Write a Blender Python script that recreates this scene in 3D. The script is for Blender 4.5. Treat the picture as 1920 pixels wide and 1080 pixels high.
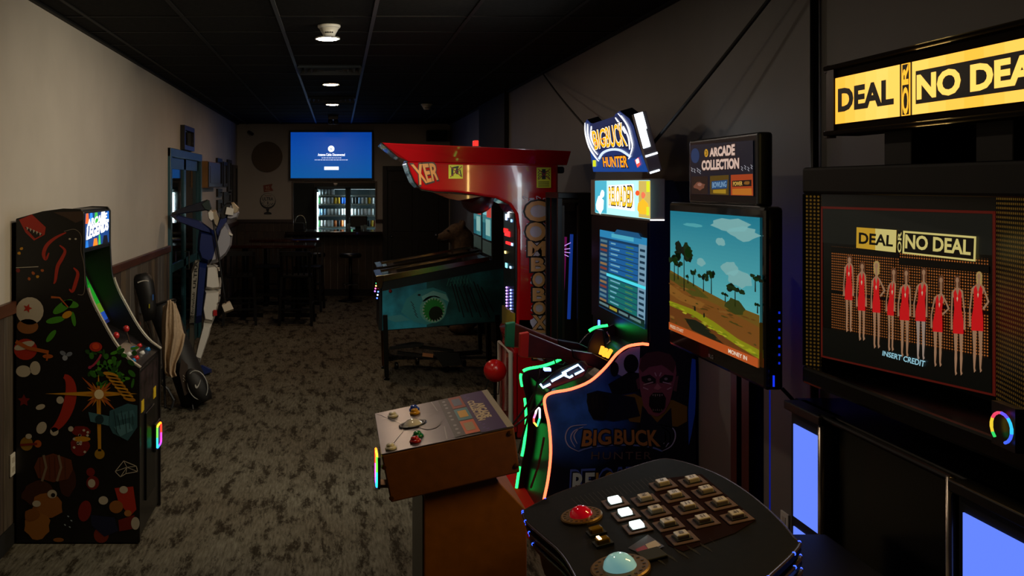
import bpy, bmesh, math, random
from mathutils import Vector, Matrix
random.seed(7)
scene = bpy.context.scene
COL = scene.collection
for _o in list(bpy.data.objects):
    bpy.data.objects.remove(_o)

# ---------------------------------------------------------------- camera (level, looking down the room; shifted lens)
F, CX, CY, H = 1800.0, 634.0, 347.0, 1.9
cam_data = bpy.data.cameras.new('camera')
cam_data.sensor_width = 36.0
cam_data.lens = F / 1920.0 * 36.0
cam_data.shift_x = (960.0 - CX) / 1920.0
cam_data.shift_y = -(540.0 - CY) / 1920.0
cam_data.clip_start = 0.05
cam = bpy.data.objects.new('camera', cam_data)
cam.location = (0, 0, H)
cam.rotation_euler = (math.pi / 2, 0, 0)
COL.objects.link(cam)
scene.camera = cam

# ---------------------------------------------------------------- world, exposure
world = bpy.data.worlds.new('world')
scene.world = world
world.use_nodes = True
world.node_tree.nodes['Background'].inputs[0].default_value = (0.8, 0.85, 1.0, 1)
world.node_tree.nodes['Background'].inputs[1].default_value = 0.0015
scene.view_settings.view_transform = 'Standard'
scene.view_settings.look = 'None'
scene.view_settings.gamma = 1.0
scene.view_settings.exposure = 0.0
scene.view_settings.use_curve_mapping = False
scene.cycles.sample_clamp_indirect = 2.0
scene.cycles.caustics_reflective = False
scene.cycles.caustics_refractive = False

# room lamps of the same ceiling row that hang before and behind the camera (outside the frame)
CEIL = 2.948
LAMP = 330.0
for (ly, lw) in ((3.88, 0.36),):
    ld = bpy.data.lights.new('downlight', 'AREA')
    ld.shape = 'DISK'
    ld.size = 0.15
    ld.energy = 21.0 * lw
    ld.color = (1.0, 0.80, 0.58)
    lo = bpy.data.objects.new('downlight', ld)
    lo.location = (-0.075, ly, CEIL - 0.03)
    COL.objects.link(lo)

# added spot, out of view, that brightens the left wall
sd = bpy.data.lights.new('wall_fill_spot', 'SPOT')
sd.energy = 185.0
sd.color = (1.0, 0.85, 0.58)
sd.spot_size = math.radians(104)
sd.spot_blend = 1.0
sd.shadow_soft_size = 0.12
so_ = bpy.data.objects.new('wall_fill_spot', sd)
so_.location = (1.2, 4.7, CEIL - 0.06)
so_.rotation_euler = (Vector((-1.737, 7.2, 0.75)) - so_.location).to_track_quat('-Z', 'Y').to_euler()
COL.objects.link(so_)

s2 = bpy.data.lights.new('statue_fill_spot', 'SPOT')      # another added unseen spot, to brighten the statue
s2.energy = 110.0
s2.color = (1.0, 0.9, 0.75)
s2.spot_size = math.radians(34)
s2.spot_blend = 0.8
s2.shadow_soft_size = 0.08
s2o = bpy.data.objects.new('statue_fill_spot', s2)
s2o.location = (1.2, 4.85, CEIL - 0.06)
s2o.rotation_euler = (Vector((-1.25, 9.6, 1.1)) - s2o.location).to_track_quat('-Z', 'Y').to_euler()
COL.objects.link(s2o)

def panel_light(name, loc, sx, sy, energy, col, normal=(-1, 0, 0)):
    """the light a lit sign or screen throws into the room, lying on its face"""
    d = bpy.data.lights.new(name, 'AREA')
    d.shape = 'RECTANGLE'; d.size = sx; d.size_y = sy; d.energy = energy; d.color = col
    o = bpy.data.objects.new(name, d)
    o.location = loc
    o.rotation_euler = Vector(normal).to_track_quat('-Z', 'Z').to_euler()
    COL.objects.link(o)
    return o

# ---------------------------------------------------------------- helpers
def at(px, py, Y):
    return Vector(((px - CX) * Y / F, Y, H - (py - CY) * Y / F))
def ux(px, Y): return (px - CX) * Y / F
def vz(py, Y): return H - (py - CY) * Y / F
def yx(px, X): return F * X / (px - CX)
def onX(px, py, X): return at(px, py, yx(px, X))
def hit(px, py, p, n):
    d = Vector(((px - CX) / F, 1.0, -(py - CY) / F))
    o = Vector((0, 0, H))
    return o + d * ((p - o).dot(n) / d.dot(n))

def c(h):
    h = h.lstrip('#')
    r = []
    for i in (0, 2, 4):
        v = int(h[i:i + 2], 16) / 255.0
        r.append(v / 12.92 if v <= 0.04045 else ((v + 0.055) / 1.055) ** 2.4)
    return tuple(r)

_mats = {}
def M(name, col=(0.5, 0.5, 0.5), rough=0.5, metal=0.0, emit=None, strength=0.0, var=0.0, scale=8.0, bump=0.0, coat=0.0, stretch=None, alpha=None, spec=None):
    if name in _mats:
        return _mats[name]
    if isinstance(col, str): col = c(col)
    if isinstance(emit, str): emit = c(emit)
    m = bpy.data.materials.new(name)
    m.use_nodes = True
    nt = m.node_tree
    b = nt.nodes['Principled BSDF']
    b.inputs['Base Color'].default_value = (*col, 1)
    b.inputs['Roughness'].default_value = rough
    b.inputs['Metallic'].default_value = metal
    if coat: b.inputs['Coat Weight'].default_value = coat
    if spec is not None: b.inputs['Specular IOR Level'].default_value = spec
    if emit is not None:
        b.inputs['Emission Color'].default_value = (*emit, 1)
        b.inputs['Emission Strength'].default_value = strength
    if var or bump:
        tc = nt.nodes.new('ShaderNodeTexCoord')
        mp = nt.nodes.new('ShaderNodeMapping')
        nt.links.new(tc.outputs['Object'], mp.inputs['Vector'])
        if stretch: mp.inputs['Scale'].default_value = stretch
        nz = nt.nodes.new('ShaderNodeTexNoise')
        nz.inputs['Scale'].default_value = scale
        nz.inputs['Detail'].default_value = 6
        nt.links.new(mp.outputs[0], nz.inputs['Vector'])
        if var:
            rp = nt.nodes.new('ShaderNodeValToRGB')
            rp.color_ramp.elements[0].position = 0.3
            rp.color_ramp.elements[1].position = 0.7
            rp.color_ramp.elements[0].color = (*[max(0, x * (1 - var)) for x in col], 1)
            rp.color_ramp.elements[1].color = (*[min(1, x * (1 + var)) for x in col], 1)
            nt.links.new(nz.outputs['Fac'], rp.inputs[0])
            nt.links.new(rp.outputs[0], b.inputs['Base Color'])
        if bump:
            bp = nt.nodes.new('ShaderNodeBump')
            bp.inputs['Strength'].default_value = bump
            bp.inputs['Distance'].default_value = 0.004
            nt.links.new(nz.outputs['Fac'], bp.inputs['Height'])
            nt.links.new(bp.outputs[0], b.inputs['Normal'])
    _mats[name] = m
    return m

def pm(h, rough=0.45):            # flat printed colour
    return M('print_%s_%d' % (h.strip('#'), rough * 100), h, rough)
def vivid(h, rough=0.45):         # the same, in a stronger ink
    return M('vivid_%s_%d' % (h.strip('#'), rough * 100), tuple(min(0.9, v * 2.2) for v in c(h)), rough)
def em(h, s):                     # light-giving colour (screens, lamps, LED strips)
    return M('glow_%s_%g' % (h.strip('#'), s), (0.0, 0.0, 0.0), 0.4, emit=h, strength=s)

def glass_mat(name, tint, refl):
    m = bpy.data.materials.new(name)
    m.use_nodes = True
    nt = m.node_tree
    nt.nodes.clear()
    o = nt.nodes.new('ShaderNodeOutputMaterial')
    mx = nt.nodes.new('ShaderNodeMixShader')
    tr = nt.nodes.new('ShaderNodeBsdfTransparent')
    tr.inputs[0].default_value = (*tint, 1)
    gl = nt.nodes.new('ShaderNodeBsdfGlossy')
    gl.inputs['Roughness'].default_value = 0.02
    mx.inputs[0].default_value = refl
    nt.links.new(tr.outputs[0], mx.inputs[1])
    nt.links.new(gl.outputs[0], mx.inputs[2])
    nt.links.new(mx.outputs[0], o.inputs[0])
    return m

OFF = {}
def thing(name, label, cat, loc=(0, 0, 0), group=None):
    o = bpy.data.objects.new(name, None)
    o.empty_display_size = 0.1
    COL.objects.link(o)
    o.location = loc
    OFF[o.name] = Vector(loc)
    o['label'] = label
    o['category'] = cat
    if group: o['group'] = group
    return o
def tag(o, label, cat, group=None):
    o['label'] = label
    o['category'] = cat
    if group: o['group'] = group
    return o
def copy_tree(o, parent=None):
    k = o.copy()
    COL.objects.link(k)
    OFF[k.name] = OFF.get(o.name, Vector())
    k.parent = parent
    for ch in list(o.children):
        copy_tree(ch, k)
    return k

class MB:
    def __init__(s):
        s.v = []; s.f = []; s.mi = []
    def add(s, vs, fs, mi=0):
        b = len(s.v)
        s.v += [Vector(p) for p in vs]
        for f in fs:
            s.f.append([b + i for i in f]); s.mi.append(mi)
        return s
    def box(s, x0, x1, y0, y1, z0, z1, mi=0):
        return s.add([(x0, y0, z0), (x1, y0, z0), (x1, y1, z0), (x0, y1, z0), (x0, y0, z1), (x1, y0, z1), (x1, y1, z1), (x0, y1, z1)],
                     [(0, 3, 2, 1), (4, 5, 6, 7), (0, 1, 5, 4), (1, 2, 6, 5), (2, 3, 7, 6), (3, 0, 4, 7)], mi)
    def obox(s, cen, a, b, d, mi=0):      # half-extent vectors
        cen, a, b, d = Vector(cen), Vector(a), Vector(b), Vector(d)
        vs = [cen + i * a + j * b + k * d for k in (-1, 1) for (i, j) in ((-1, -1), (1, -1), (1, 1), (-1, 1))]
        return s.add(vs, [(0, 3, 2, 1), (4, 5, 6, 7), (0, 1, 5, 4), (1, 2, 6, 5), (2, 3, 7, 6), (3, 0, 4, 7)], mi)
    def bar(s, p0, p1, w, t, up=(0, 0, 1), mi=0):
        p0, p1, up = Vector(p0), Vector(p1), Vector(up)
        d = (p1 - p0) / 2
        a = d.cross(up)
        if a.length < 1e-6: a = d.cross(Vector((1, 0, 0)))
        a.normalize()
        b = d.cross(a).normalized()
        return s.obox((p0 + p1) / 2, d, a * w / 2, b * t / 2, mi)
    def prism(s, pts, ext, mi=0):
        pts = [Vector(p) for p in pts]; ext = Vector(ext); n = len(pts)
        vs = pts + [p + ext for p in pts]
        fs = [tuple(range(n - 1, -1, -1)), tuple(range(n, 2 * n))] + [(i, (i + 1) % n, (i + 1) % n + n, i + n) for i in range(n)]
        return s.add(vs, fs, mi)
    def loft(s, rings, mi=0, cap=True, close=True):
        n = len(rings[0]); vs = [p for r in rings for p in r]; fs = []
        for k in range(len(rings) - 1):
            for i in range(n if close else n - 1):
                j = (i + 1) % n
                fs.append((k * n + i, k * n + j, (k + 1) * n + j, (k + 1) * n + i))
        if cap and close:
            fs.append(tuple(range(n - 1, -1, -1)))
            fs.append(tuple(range((len(rings) - 1) * n, len(rings) * n)))
        return s.add(vs, fs, mi)
    def tube(s, pts, r, seg=8, mi=0, cap=True):
        pts = [Vector(p) for p in pts]; rings = []; n = len(pts)
        rs = r if isinstance(r, (list, tuple)) else [r] * n
        prev = None
        for i, p in enumerate(pts):
            d = (pts[min(i + 1, n - 1)] - pts[max(i - 1, 0)]).normalized()
            if prev is None:
                a = d.cross(Vector((0, 0, 1)))
                if a.length < 1e-3: a = d.cross(Vector((1, 0, 0)))
            else:
                a = prev - d * prev.dot(d)
            a.normalize(); prev = a
            b = d.cross(a)
            rings.append([p + (a * math.cos(2 * math.pi * k / seg) + b * math.sin(2 * math.pi * k / seg)) * rs[i] for k in range(seg)])
        return s.loft(rings, mi, cap)
    def lathe(s, prof, cen, axis=(0, 0, 1), seg=20, mi=0):     # prof: (radius, height)
        ax = Vector(axis).normalized()
        a = ax.cross(Vector((0, 1, 0)))
        if a.length < 1e-3: a = ax.cross(Vector((1, 0, 0)))
        a.normalize(); b = ax.cross(a); cen = Vector(cen)
        return s.loft([[cen + ax * h + (a * math.cos(2 * math.pi * k / seg) + b * math.sin(2 * math.pi * k / seg)) * max(r, 1e-4) for k in range(seg)] for (r, h) in prof], mi)
    def ball(s, cen, r, seg=16, mi=0, axes=None):
        cen = Vector(cen)
        r = r if isinstance(r, (list, tuple)) else (r, r, r)
        A = axes or (Vector((1, 0, 0)), Vector((0, 1, 0)), Vector((0, 0, 1)))
        rings = []
        m = seg // 2
        for i in range(m + 1):
            t = math.pi * i / m
            q = max(math.sin(t), 1e-3)
            rings.append([cen + A[0] * r[0] * q * math.cos(2 * math.pi * k / seg) + A[1] * r[1] * q * math.sin(2 * math.pi * k / seg) - A[2] * r[2] * math.cos(t) for k in range(seg)])
        return s.loft(rings, mi)
    def hull(s, pts, mi=0):
        bm = bmesh.new()
        for p in pts: bm.verts.new(p)
        bmesh.ops.convex_hull(bm, input=bm.verts)
        bmesh.ops.delete(bm, geom=[v for v in bm.verts if not v.link_faces], context='VERTS')
        bmesh.ops.dissolve_limit(bm, angle_limit=0.02, verts=bm.verts, edges=bm.edges)
        bm.verts.index_update()
        s.add([v.co.copy() for v in bm.verts], [[v.index for v in f.verts] for f in bm.faces], mi)
        bm.free()
        return s
    def build(s, name, mat, parent=None, smooth=False, bevel=0.0, label=None, seg=2):
        me = bpy.data.meshes.new(name)
        off = OFF.get(parent.name, Vector()) if parent else Vector()
        me.from_pydata([tuple(p - off) for p in s.v], [], s.f)
        for m in (mat if isinstance(mat, (list, tuple)) else [mat]): me.materials.append(m)
        me.polygons.foreach_set('material_index', s.mi)
        if smooth: me.polygons.foreach_set('use_smooth', [True] * len(me.polygons))
        bm = bmesh.new(); bm.from_mesh(me)
        bmesh.ops.recalc_face_normals(bm, faces=bm.faces)
        bm.to_mesh(me); bm.free()
        me.update()
        o = bpy.data.objects.new(name, me)
        COL.objects.link(o)
        if parent:
            o.parent = parent
            OFF[o.name] = off
        if bevel:
            bv = o.modifiers.new('bevel', 'BEVEL')
            bv.width = bevel; bv.segments = seg; bv.limit_method = 'ANGLE'; bv.angle_limit = 0.6
        if label: o['label'] = label
        return o
def smooth_by_angle(o, ang=0.7):
    me = o.data
    me.polygons.foreach_set('use_smooth', [True] * len(me.polygons))
    bm = bmesh.new(); bm.from_mesh(me)
    for e in bm.edges:
        if len(e.link_faces) == 2 and e.calc_face_angle(0) > ang: e.smooth = False
    bm.to_mesh(me); bm.free()
    return o
def struct(o):
    o['kind'] = 'structure'
    return o

_txt = {}
def glyphs(s, offset=0.0, shear=0.0, space=1.0):
    k = (s, offset, shear, space)
    if k in _txt: return _txt[k]
    cu = bpy.data.curves.new('lettering', 'FONT')
    cu.body = s; cu.size = 1.0; cu.offset = offset; cu.shear = shear; cu.space_character = space
    cu.resolution_u = 3; cu.fill_mode = 'FRONT'
    ob = bpy.data.objects.new('lettering', cu)
    me = ob.to_mesh()
    vs = [(v.co.x, v.co.y) for v in me.vertices]
    fs = [list(p.vertices) for p in me.polygons]
    ob.to_mesh_clear()
    bpy.data.objects.remove(ob); bpy.data.curves.remove(cu)
    if offset:
        box = glyphs(s, 0.0, shear, space)[2]
        vs = [((x - box[0]) / (box[1] - box[0]), (y - box[2]) / (box[3] - box[2])) for x, y in vs]
        _txt[k] = (vs, fs, box)
        return _txt[k]
    x0 = min(v[0] for v in vs); x1 = max(v[0] for v in vs); y0 = min(v[1] for v in vs); y1 = max(v[1] for v in vs)
    vs = [((x - x0) / (x1 - x0), (y - y0) / (y1 - y0)) for x, y in vs]
    _txt[k] = (vs, fs, (x0, x1, y0, y1))
    return _txt[k]

class Art:
    """flat print on a plane: polygons and lettering, each layer a hair above the last"""
    def __init__(s, p, n, step=0.0007):
        s.p = Vector(p); s.n = Vector(n).normalized(); s.mb = MB(); s.mats = []; s.step = step
        if s.n.dot(s.p - Vector((0, 0, H))) > 0: s.n = -s.n
    def mi(s, m):
        if m not in s.mats: s.mats.append(m)
        return s.mats.index(m)
    def q(s, p, layer):
        w = p.copy() if isinstance(p, Vector) else hit(p[0], p[1], s.p, s.n)
        return w + s.n * s.step * (layer + 1)
    def poly(s, pts, m, layer=0):
        s.mb.add([s.q(p, layer) for p in pts], [tuple(range(len(pts)))], s.mi(m)); return s
    def ell(s, x, y, rx, ry, m, layer=0, n=18, rot=0.0):
        cr, sr = math.cos(rot), math.sin(rot)
        return s.poly([(x + rx * math.cos(t) * cr - ry * math.sin(t) * sr, y + rx * math.cos(t) * sr + ry * math.sin(t) * cr) for t in [2 * math.pi * i / n for i in range(n)]], m, layer)
    def rect(s, x0, y0, x1, y1, m, layer=0):
        return s.poly([(x0, y0), (x1, y0), (x1, y1), (x0, y1)], m, layer)
    def stroke(s, pts, w, m, layer=0):
        pts = [Vector((p[0], p[1])) for p in pts]; n = len(pts); L = []; R = []
        ws = w if isinstance(w, (list, tuple)) else [w] * n
        for i, p in enumerate(pts):
            d = (pts[min(i + 1, n - 1)] - pts[max(i - 1, 0)]).normalized(); a = Vector((-d.y, d.x)) * ws[i] / 2
            L.append(p + a); R.append(p - a)
        for i in range(n - 1):
            s.poly([tuple(L[i]), tuple(L[i + 1]), tuple(R[i + 1]), tuple(R[i])], m, layer)
        return s
    def text(s, txt, quad, m, layer=0, offset=0.0, shear=0.0, space=1.0, grow=0.0):   # quad: TL, TR, BR, BL (pixels or points)
        vs, fs, _b = glyphs(txt, offset, shear, space)
        Q = [s.q(p, layer) for p in quad]
        out = []
        for (a, b) in vs:
            out.append((Q[3] * (1 - a) + Q[2] * a) * (1 - b) + (Q[0] * (1 - a) + Q[1] * a) * b)
        s.mb.add(out, fs, s.mi(m)); return s
    def build(s, name, parent, label=None):
        return s.mb.build(name, s.mats, parent, label=label)
def starpts(x, y, r0, r1, n, rot=0.0):
    return [(x + (r0 if i % 2 == 0 else r1) * math.cos(rot + math.pi * i / n), y + (r0 if i % 2 == 0 else r1) * math.sin(rot + math.pi * i / n)) for i in range(2 * n)]
def blob(x, y, rx, ry, n=16, j=0.18, seed=0):
    r = random.Random(seed)
    return [(x + rx * (1 + r.uniform(-j, j)) * math.cos(2 * math.pi * i / n), y + ry * (1 + r.uniform(-j, j)) * math.sin(2 * math.pi * i / n)) for i in range(n)]
def curve_pts(pts, n=8):        # Catmull-Rom through points
    P = [Vector(p) for p in pts]; out = []
    for i in range(len(P) - 1):
        a, b, d, e = P[max(i - 1, 0)], P[i], P[i + 1], P[min(i + 2, len(P) - 1)]
        for k in range(n):
            t = k / n
            out.append(0.5 * ((2 * b) + (d - a) * t + (2 * a - 5 * b + 4 * d - e) * t * t + (3 * b - a - 3 * d + e) * t ** 3))
    out.append(P[-1])
    return out
BLACK = M('black_plastic', '#0b0b0c', 0.35)
BLACKM = M('black_matte', '#0a0a0a', 0.75)
BLACKMETAL = M('black_metal', '#101011', 0.4, 0.6)
CHROME = M('chrome', '#c8c8c8', 0.15, 1.0)
# ================================================================ the room
XL, XR, YB, Y0 = -1.737, 1.92, 16.5, -1.0
WALL = M('wall_paint', (0.50, 0.46, 0.41), 0.6, var=0.05, scale=3, bump=0.15)
DARKWOOD = M('dark_wood', '#2a1510', 0.4, var=0.35, scale=6, stretch=(6, 6, 0.6))
RAILWOOD = M('rail_wood', '#4a2415', 0.4, var=0.3, scale=5, stretch=(1, 1, 6))

def carpet():
    m = bpy.data.materials.new('carpet')
    m.use_nodes = True
    nt = m.node_tree
    b = nt.nodes['Principled BSDF']
    b.inputs['Roughness'].default_value = 0.95
    b.inputs['Specular IOR Level'].default_value = 0.1
    tc = nt.nodes.new('ShaderNodeTexCoord')
    def noise(sx, sy, sc, det, rough=0.6):
        mp = nt.nodes.new('ShaderNodeMapping')
        mp.inputs['Scale'].default_value = (sx, sy, 1)
        nt.links.new(tc.outputs['Object'], mp.inputs[0])
        n = nt.nodes.new('ShaderNodeTexNoise')
        n.inputs['Scale'].default_value = sc
        n.inputs['Detail'].default_value = det
        n.inputs['Roughness'].default_value = rough
        nt.links.new(mp.outputs[0], n.inputs['Vector'])
        return n
    def ramp(src, p0, p1, c0, c1):
        r = nt.nodes.new('ShaderNodeValToRGB')
        r.color_ramp.elements[0].position = p0; r.color_ramp.elements[1].position = p1
        r.color_ramp.elements[0].color = (*c0, 1); r.color_ramp.elements[1].color = (*c1, 1)
        nt.links.new(src, r.inputs[0]); return r
    def mix(kind, fac, a, bb):
        x = nt.nodes.new('ShaderNodeMix'); x.data_type = 'RGBA'; x.blend_type = kind
        x.inputs[0].default_value = fac
        nt.links.new(a, x.inputs[6]); nt.links.new(bb, x.inputs[7]); return x
    big = noise(11, 2.9, 1.0, 9, 0.78)
    blot = ramp(big.outputs['Fac'], 0.42, 0.50, (0.22, 0.19, 0.16), (1, 1, 1))
    fine = noise(75, 9, 1.0, 5)
    streak = ramp(fine.outputs['Fac'], 0.32, 0.68, (0.5, 0.48, 0.45), (1.15, 1.15, 1.15))
    wide = noise(1.2, 0.8, 1.0, 2)
    base = ramp(wide.outputs['Fac'], 0.35, 0.65, (0.118, 0.103, 0.076), (0.152, 0.142, 0.110))
    a = mix('MULTIPLY', 1.0, base.outputs[0], blot.outputs[0])
    d = mix('MULTIPLY', 1.0, a.outputs[2], streak.outputs[0])
    nt.links.new(d.outputs[2], b.inputs['Base Color'])
    bp = nt.nodes.new('ShaderNodeBump'); bp.inputs['Strength'].default_value = 0.5; bp.inputs['Distance'].default_value = 0.005
    nt.links.new(fine.outputs['Fac'], bp.inputs['Height']); nt.links.new(bp.outputs[0], b.inputs['Normal'])
    return m
struct(MB().box(XL - 0.2, XR + 0.2, Y0, 19.4, -0.1, 0).build('floor', carpet()))

# --- ceiling: dark slab, lay-in tiles, grid bars
TILE = M('ceiling_tile', (0.014, 0.013, 0.011), 0.9, var=0.25, scale=30, bump=0.3, spec=0.1)
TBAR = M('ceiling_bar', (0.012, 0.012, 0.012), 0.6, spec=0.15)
LANE = M('ceiling_lane_bar_lit', (0.06, 0.06, 0.06), 0.45)  # same grid bars, paler: the light they catch is in the colour
ceil = struct(MB().box(XL - 0.2, XR + 0.2, Y0, 19.4, CEIL + 0.03, CEIL + 0.12).build('ceiling', TILE))
PX, PY0, PY = 0.596, 7.78, 0.6
xl = [0.2226 + PX * k for k in range(-3, 3)]
yl = [PY0 + PY * k for k in range(-6, 15)]
cellsx = [(XL, xl[0])] + list(zip(xl[:-1], xl[1:])) + [(xl[-1], XR)]
holes = {(3, 1), (3, 6)}
mesh_of = {}
for i, (xa, xb) in enumerate(cellsx):
    for j in range(len(yl)):
        ya = yl[j]; yb = min(ya + PY, YB)
        if yb - ya < 0.1: continue
        if i == 3 and (j - 6) in (1, 6): continue      # air diffusers sit here
        k = (i, round(yb - ya, 3))
        if k not in mesh_of:
            w, d = (xb - xa) / 2 - 0.011, (yb - ya) / 2 - 0.011
            o = MB().box(-w, w, -d, d, 0.004, 0.03).build('ceiling_tile', TILE, ceil)
            mesh_of[k] = o.data
        else:
            o = bpy.data.objects.new('ceiling_tile', mesh_of[k]); COL.objects.link(o); o.parent = ceil
        o.location = ((xa + xb) / 2, (ya + yb) / 2, CEIL)
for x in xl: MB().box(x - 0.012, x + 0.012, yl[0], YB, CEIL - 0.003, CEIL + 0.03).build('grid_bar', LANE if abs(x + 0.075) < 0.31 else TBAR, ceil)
for y in yl: MB().box(XL, XR, y - 0.012, y + 0.012, CEIL - 0.001, CEIL + 0.03).build('grid_bar', TBAR, ceil)
MB().box(XL, XL + 0.03, Y0, YB, CEIL - 0.012, CEIL + 0.03).build('wall_angle', TBAR, ceil)
MB().box(XR - 0.03, XR, Y0, YB, CEIL - 0.012, CEIL + 0.03).build('wall_angle', TBAR, ceil)

# --- left wall with a double glass door
DY0, DY1, DZ = 9.86, 11.98, 2.212
wl = MB().box(XL - 0.12, XL, Y0, DY0, 0, CEIL + 0.03).box(XL - 0.12, XL, DY1, YB + 0.12, 0, CEIL + 0.03).box(XL - 0.12, XL, DY0, DY1, DZ, CEIL + 0.03)
wall_left = struct(wl.build('wall_left', WALL))
PLANK = [M('weathered_plank_%s' % n, h, 0.75, var=0.45, scale=7, stretch=(3, 9, 0.5), bump=0.3) for n, h in (('grey', '#4b4238'), ('tan', '#5b4c3a'), ('umber', '#3c3026'), ('ash', '#57504a'))]
y = 2.6; k = 0
pm_cache = {}
def plank_run(wall, axis, a, b, fixed, z0, z1, w, mats, t=0.014):
    p = a; i = 0
    while p < b - 0.02:
        ww = min(w * (0.85 + 0.3 * random.random()), b - p)
        tt = t + 0.006 * random.random()
        if axis == 'Y': mb = MB().box(fixed, fixed + tt, p + 0.002, p + ww - 0.002, z0, z1)
        else: mb = MB().box(p + 0.002, p + ww - 0.002, fixed - tt, fixed, z0, z1)
        mb.build('plank', random.choice(mats), wall, bevel=0.003, seg=1)
        p += ww
plank_run(wall_left, 'Y', 2.0, DY0 - 0.07, XL, 0.11, 1.225, 0.15, PLANK)
plank_run(wall_left, 'Y', DY1 + 0.07, YB, XL, 0.11, 1.225, 0.18, PLANK)
struct(MB().box(XL, XL + 0.035, Y0, DY0 - 0.07, 1.22, 1.285).box(XL, XL + 0.035, DY1 + 0.07, YB, 1.22, 1.285).build('trim_1', RAILWOOD, bevel=0.006))
struct(MB().box(XL, XL + 0.022, Y0, DY0 - 0.07, 0, 0.11).box(XL, XL + 0.022, DY1 + 0.07, YB, 0, 0.11).build('baseboard_left', BLACKM))
# the door: frame with the television's teal light put into its colour, two leaves of dark glass
FRAME = M('door_frame_teal_lit', '#1f4a55', 0.35, var=0.1)
DGLASS = M('dark_glass', '#030404', 0.03, spec=0.9)
d1 = MB()
d1.box(XL - 0.05, XL + 0.03, DY0 - 0.07, DY0 + 0.03, 0, DZ + 0.07).box(XL - 0.05, XL + 0.03, DY1 - 0.03, DY1 + 0.07, 0, DZ + 0.07)
d1.box(XL - 0.05, XL + 0.031, DY0 - 0.07, DY1 + 0.07, DZ - 0.02, DZ + 0.07)
door = struct(d1.build('door_1', FRAME, bevel=0.005))
ym = (DY0 + DY1) / 2
for (a, b) in ((DY0 + 0.03, ym - 0.004), (ym + 0.004, DY1 - 0.03)):
    lf = MB()
    lf.box(XL - 0.04, XL - 0.005, a, a + 0.07, 0.02, DZ - 0.02).box(XL - 0.04, XL - 0.005, b - 0.07, b, 0.02, DZ - 0.02)
    lf.box(XL - 0.04, XL - 0.005, a, b, DZ - 0.14, DZ - 0.02).box(XL - 0.04, XL - 0.005, a, b, 0.02, 0.2).box(XL - 0.04, XL - 0.005, a, b, 0.98, 1.06)
    leaf = lf.build('door_leaf', FRAME, door)
    MB().box(XL - 0.03, XL - 0.022, a + 0.07, b - 0.07, 1.06, DZ - 0.14).build('pane', DGLASS, leaf)
    MB().box(XL - 0.03, XL - 0.022, a + 0.07, b - 0.07, 0.2, 0.98).build('pane', DGLASS, leaf)
MB().tube([(XL, ym - 0.06, 0.95), (XL + 0.05, ym - 0.06, 0.95), (XL + 0.05, ym - 0.06, 1.15), (XL, ym - 0.06, 1.15)], 0.009).build('handle', CHROME, door)

# --- back wall with the serving hatch and a dark doorway
HX0, HX1, HZ0, HZ1 = ux(550, YB), ux(704, YB), 1.10, vz(343, YB)
RX0, RX1, RZ = ux(724, YB), ux(834, YB), vz(318, YB)
wb = MB()
wb.box(XL - 0.12, HX0, YB, YB + 0.12, 0, CEIL + 0.03).box(HX0, HX1, YB, YB + 0.12, 0, HZ0).box(HX0, HX1, YB, YB + 0.12, HZ1, CEIL + 0.03)
wb.box(HX1, RX0, YB, YB + 0.12, 0, CEIL + 0.03).box(RX0, RX1, YB, YB + 0.12, RZ, CEIL + 0.03).box(RX1, XR + 0.12, YB, YB + 0.12, 0, CEIL + 0.03)
wall_back = struct(wb.build('wall_back', WALL))
BEAD = [M('bar_board_%s' % n, h, 0.55, var=0.3, scale=7, stretch=(9, 3, 0.5)) for n, h in (('brown', '#3a2b1e'), ('dark', '#33261b'), ('tan', '#40301f'))]
plank_run(wall_back, 'X', XL, RX0 - 0.06, YB, 0.11, 1.10, 0.12, BEAD, 0.01)
plank_run(wall_back, 'X', XL, HX0, YB, 1.10, 1.25, 0.12, BEAD, 0.01)
struct(MB().box(XL, HX0, YB - 0.035, YB, 1.25, 1.31).box(HX1, RX0 - 0.06, YB - 0.035, YB, 1.25, 1.31).build('trim_2', DARKWOOD, bevel=0.006))
struct(MB().box(XL, RX0 - 0.06, YB - 0.025, YB, 0, 0.11).build('baseboard_back', BLACKM))
struct(MB().box(HX0 - 0.03, HX0, YB - 0.015, YB + 0.13, 1.31, HZ1 + 0.03).box(HX1, HX1 + 0.03, YB - 0.015, YB + 0.13, 1.31, HZ1 + 0.03).box(HX0, HX1, YB - 0.015, YB + 0.13, HZ1, HZ1 + 0.03).build('trim_3', M('hatch_trim', '#6b6055', 0.5)))
DOORD = M('dark_door', '#120d0a', 0.4, var=0.3, stretch=(5, 5, 0.6))
d2 = MB().box(RX0 - 0.06, RX0 + 0.02, YB - 0.03, YB + 0.1, 0, RZ + 0.06).box(RX1 - 0.02, RX1 + 0.06, YB - 0.03, YB + 0.1, 0, RZ + 0.06).box(RX0, RX1, YB - 0.03, YB + 0.1, RZ - 0.02, RZ + 0.06)
door2 = struct(d2.build('door_2', DOORD, bevel=0.004))
MB().box(RX0 + 0.02, RX1 - 0.02, YB + 0.03, YB + 0.07, 0.01, RZ - 0.02).build('door_leaf', DOORD, door2)
for (za, zb) in ((0.2, 0.95), (1.1, RZ - 0.2)):
    for s in (0, 1):
        xa = RX0 + 0.1 + s * (RX1 - RX0 - 0.1) / 2
        MB().box(xa, xa + (RX1 - RX0) / 2 - 0.15, YB + 0.02, YB + 0.032, za, zb).build('panel', DOORD, door2, bevel=0.008)
MB().ball((RX0 + 0.09, YB - 0.01, 1.02), 0.03, 10).build('door_knob', CHROME, door2, smooth=True)
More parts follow.
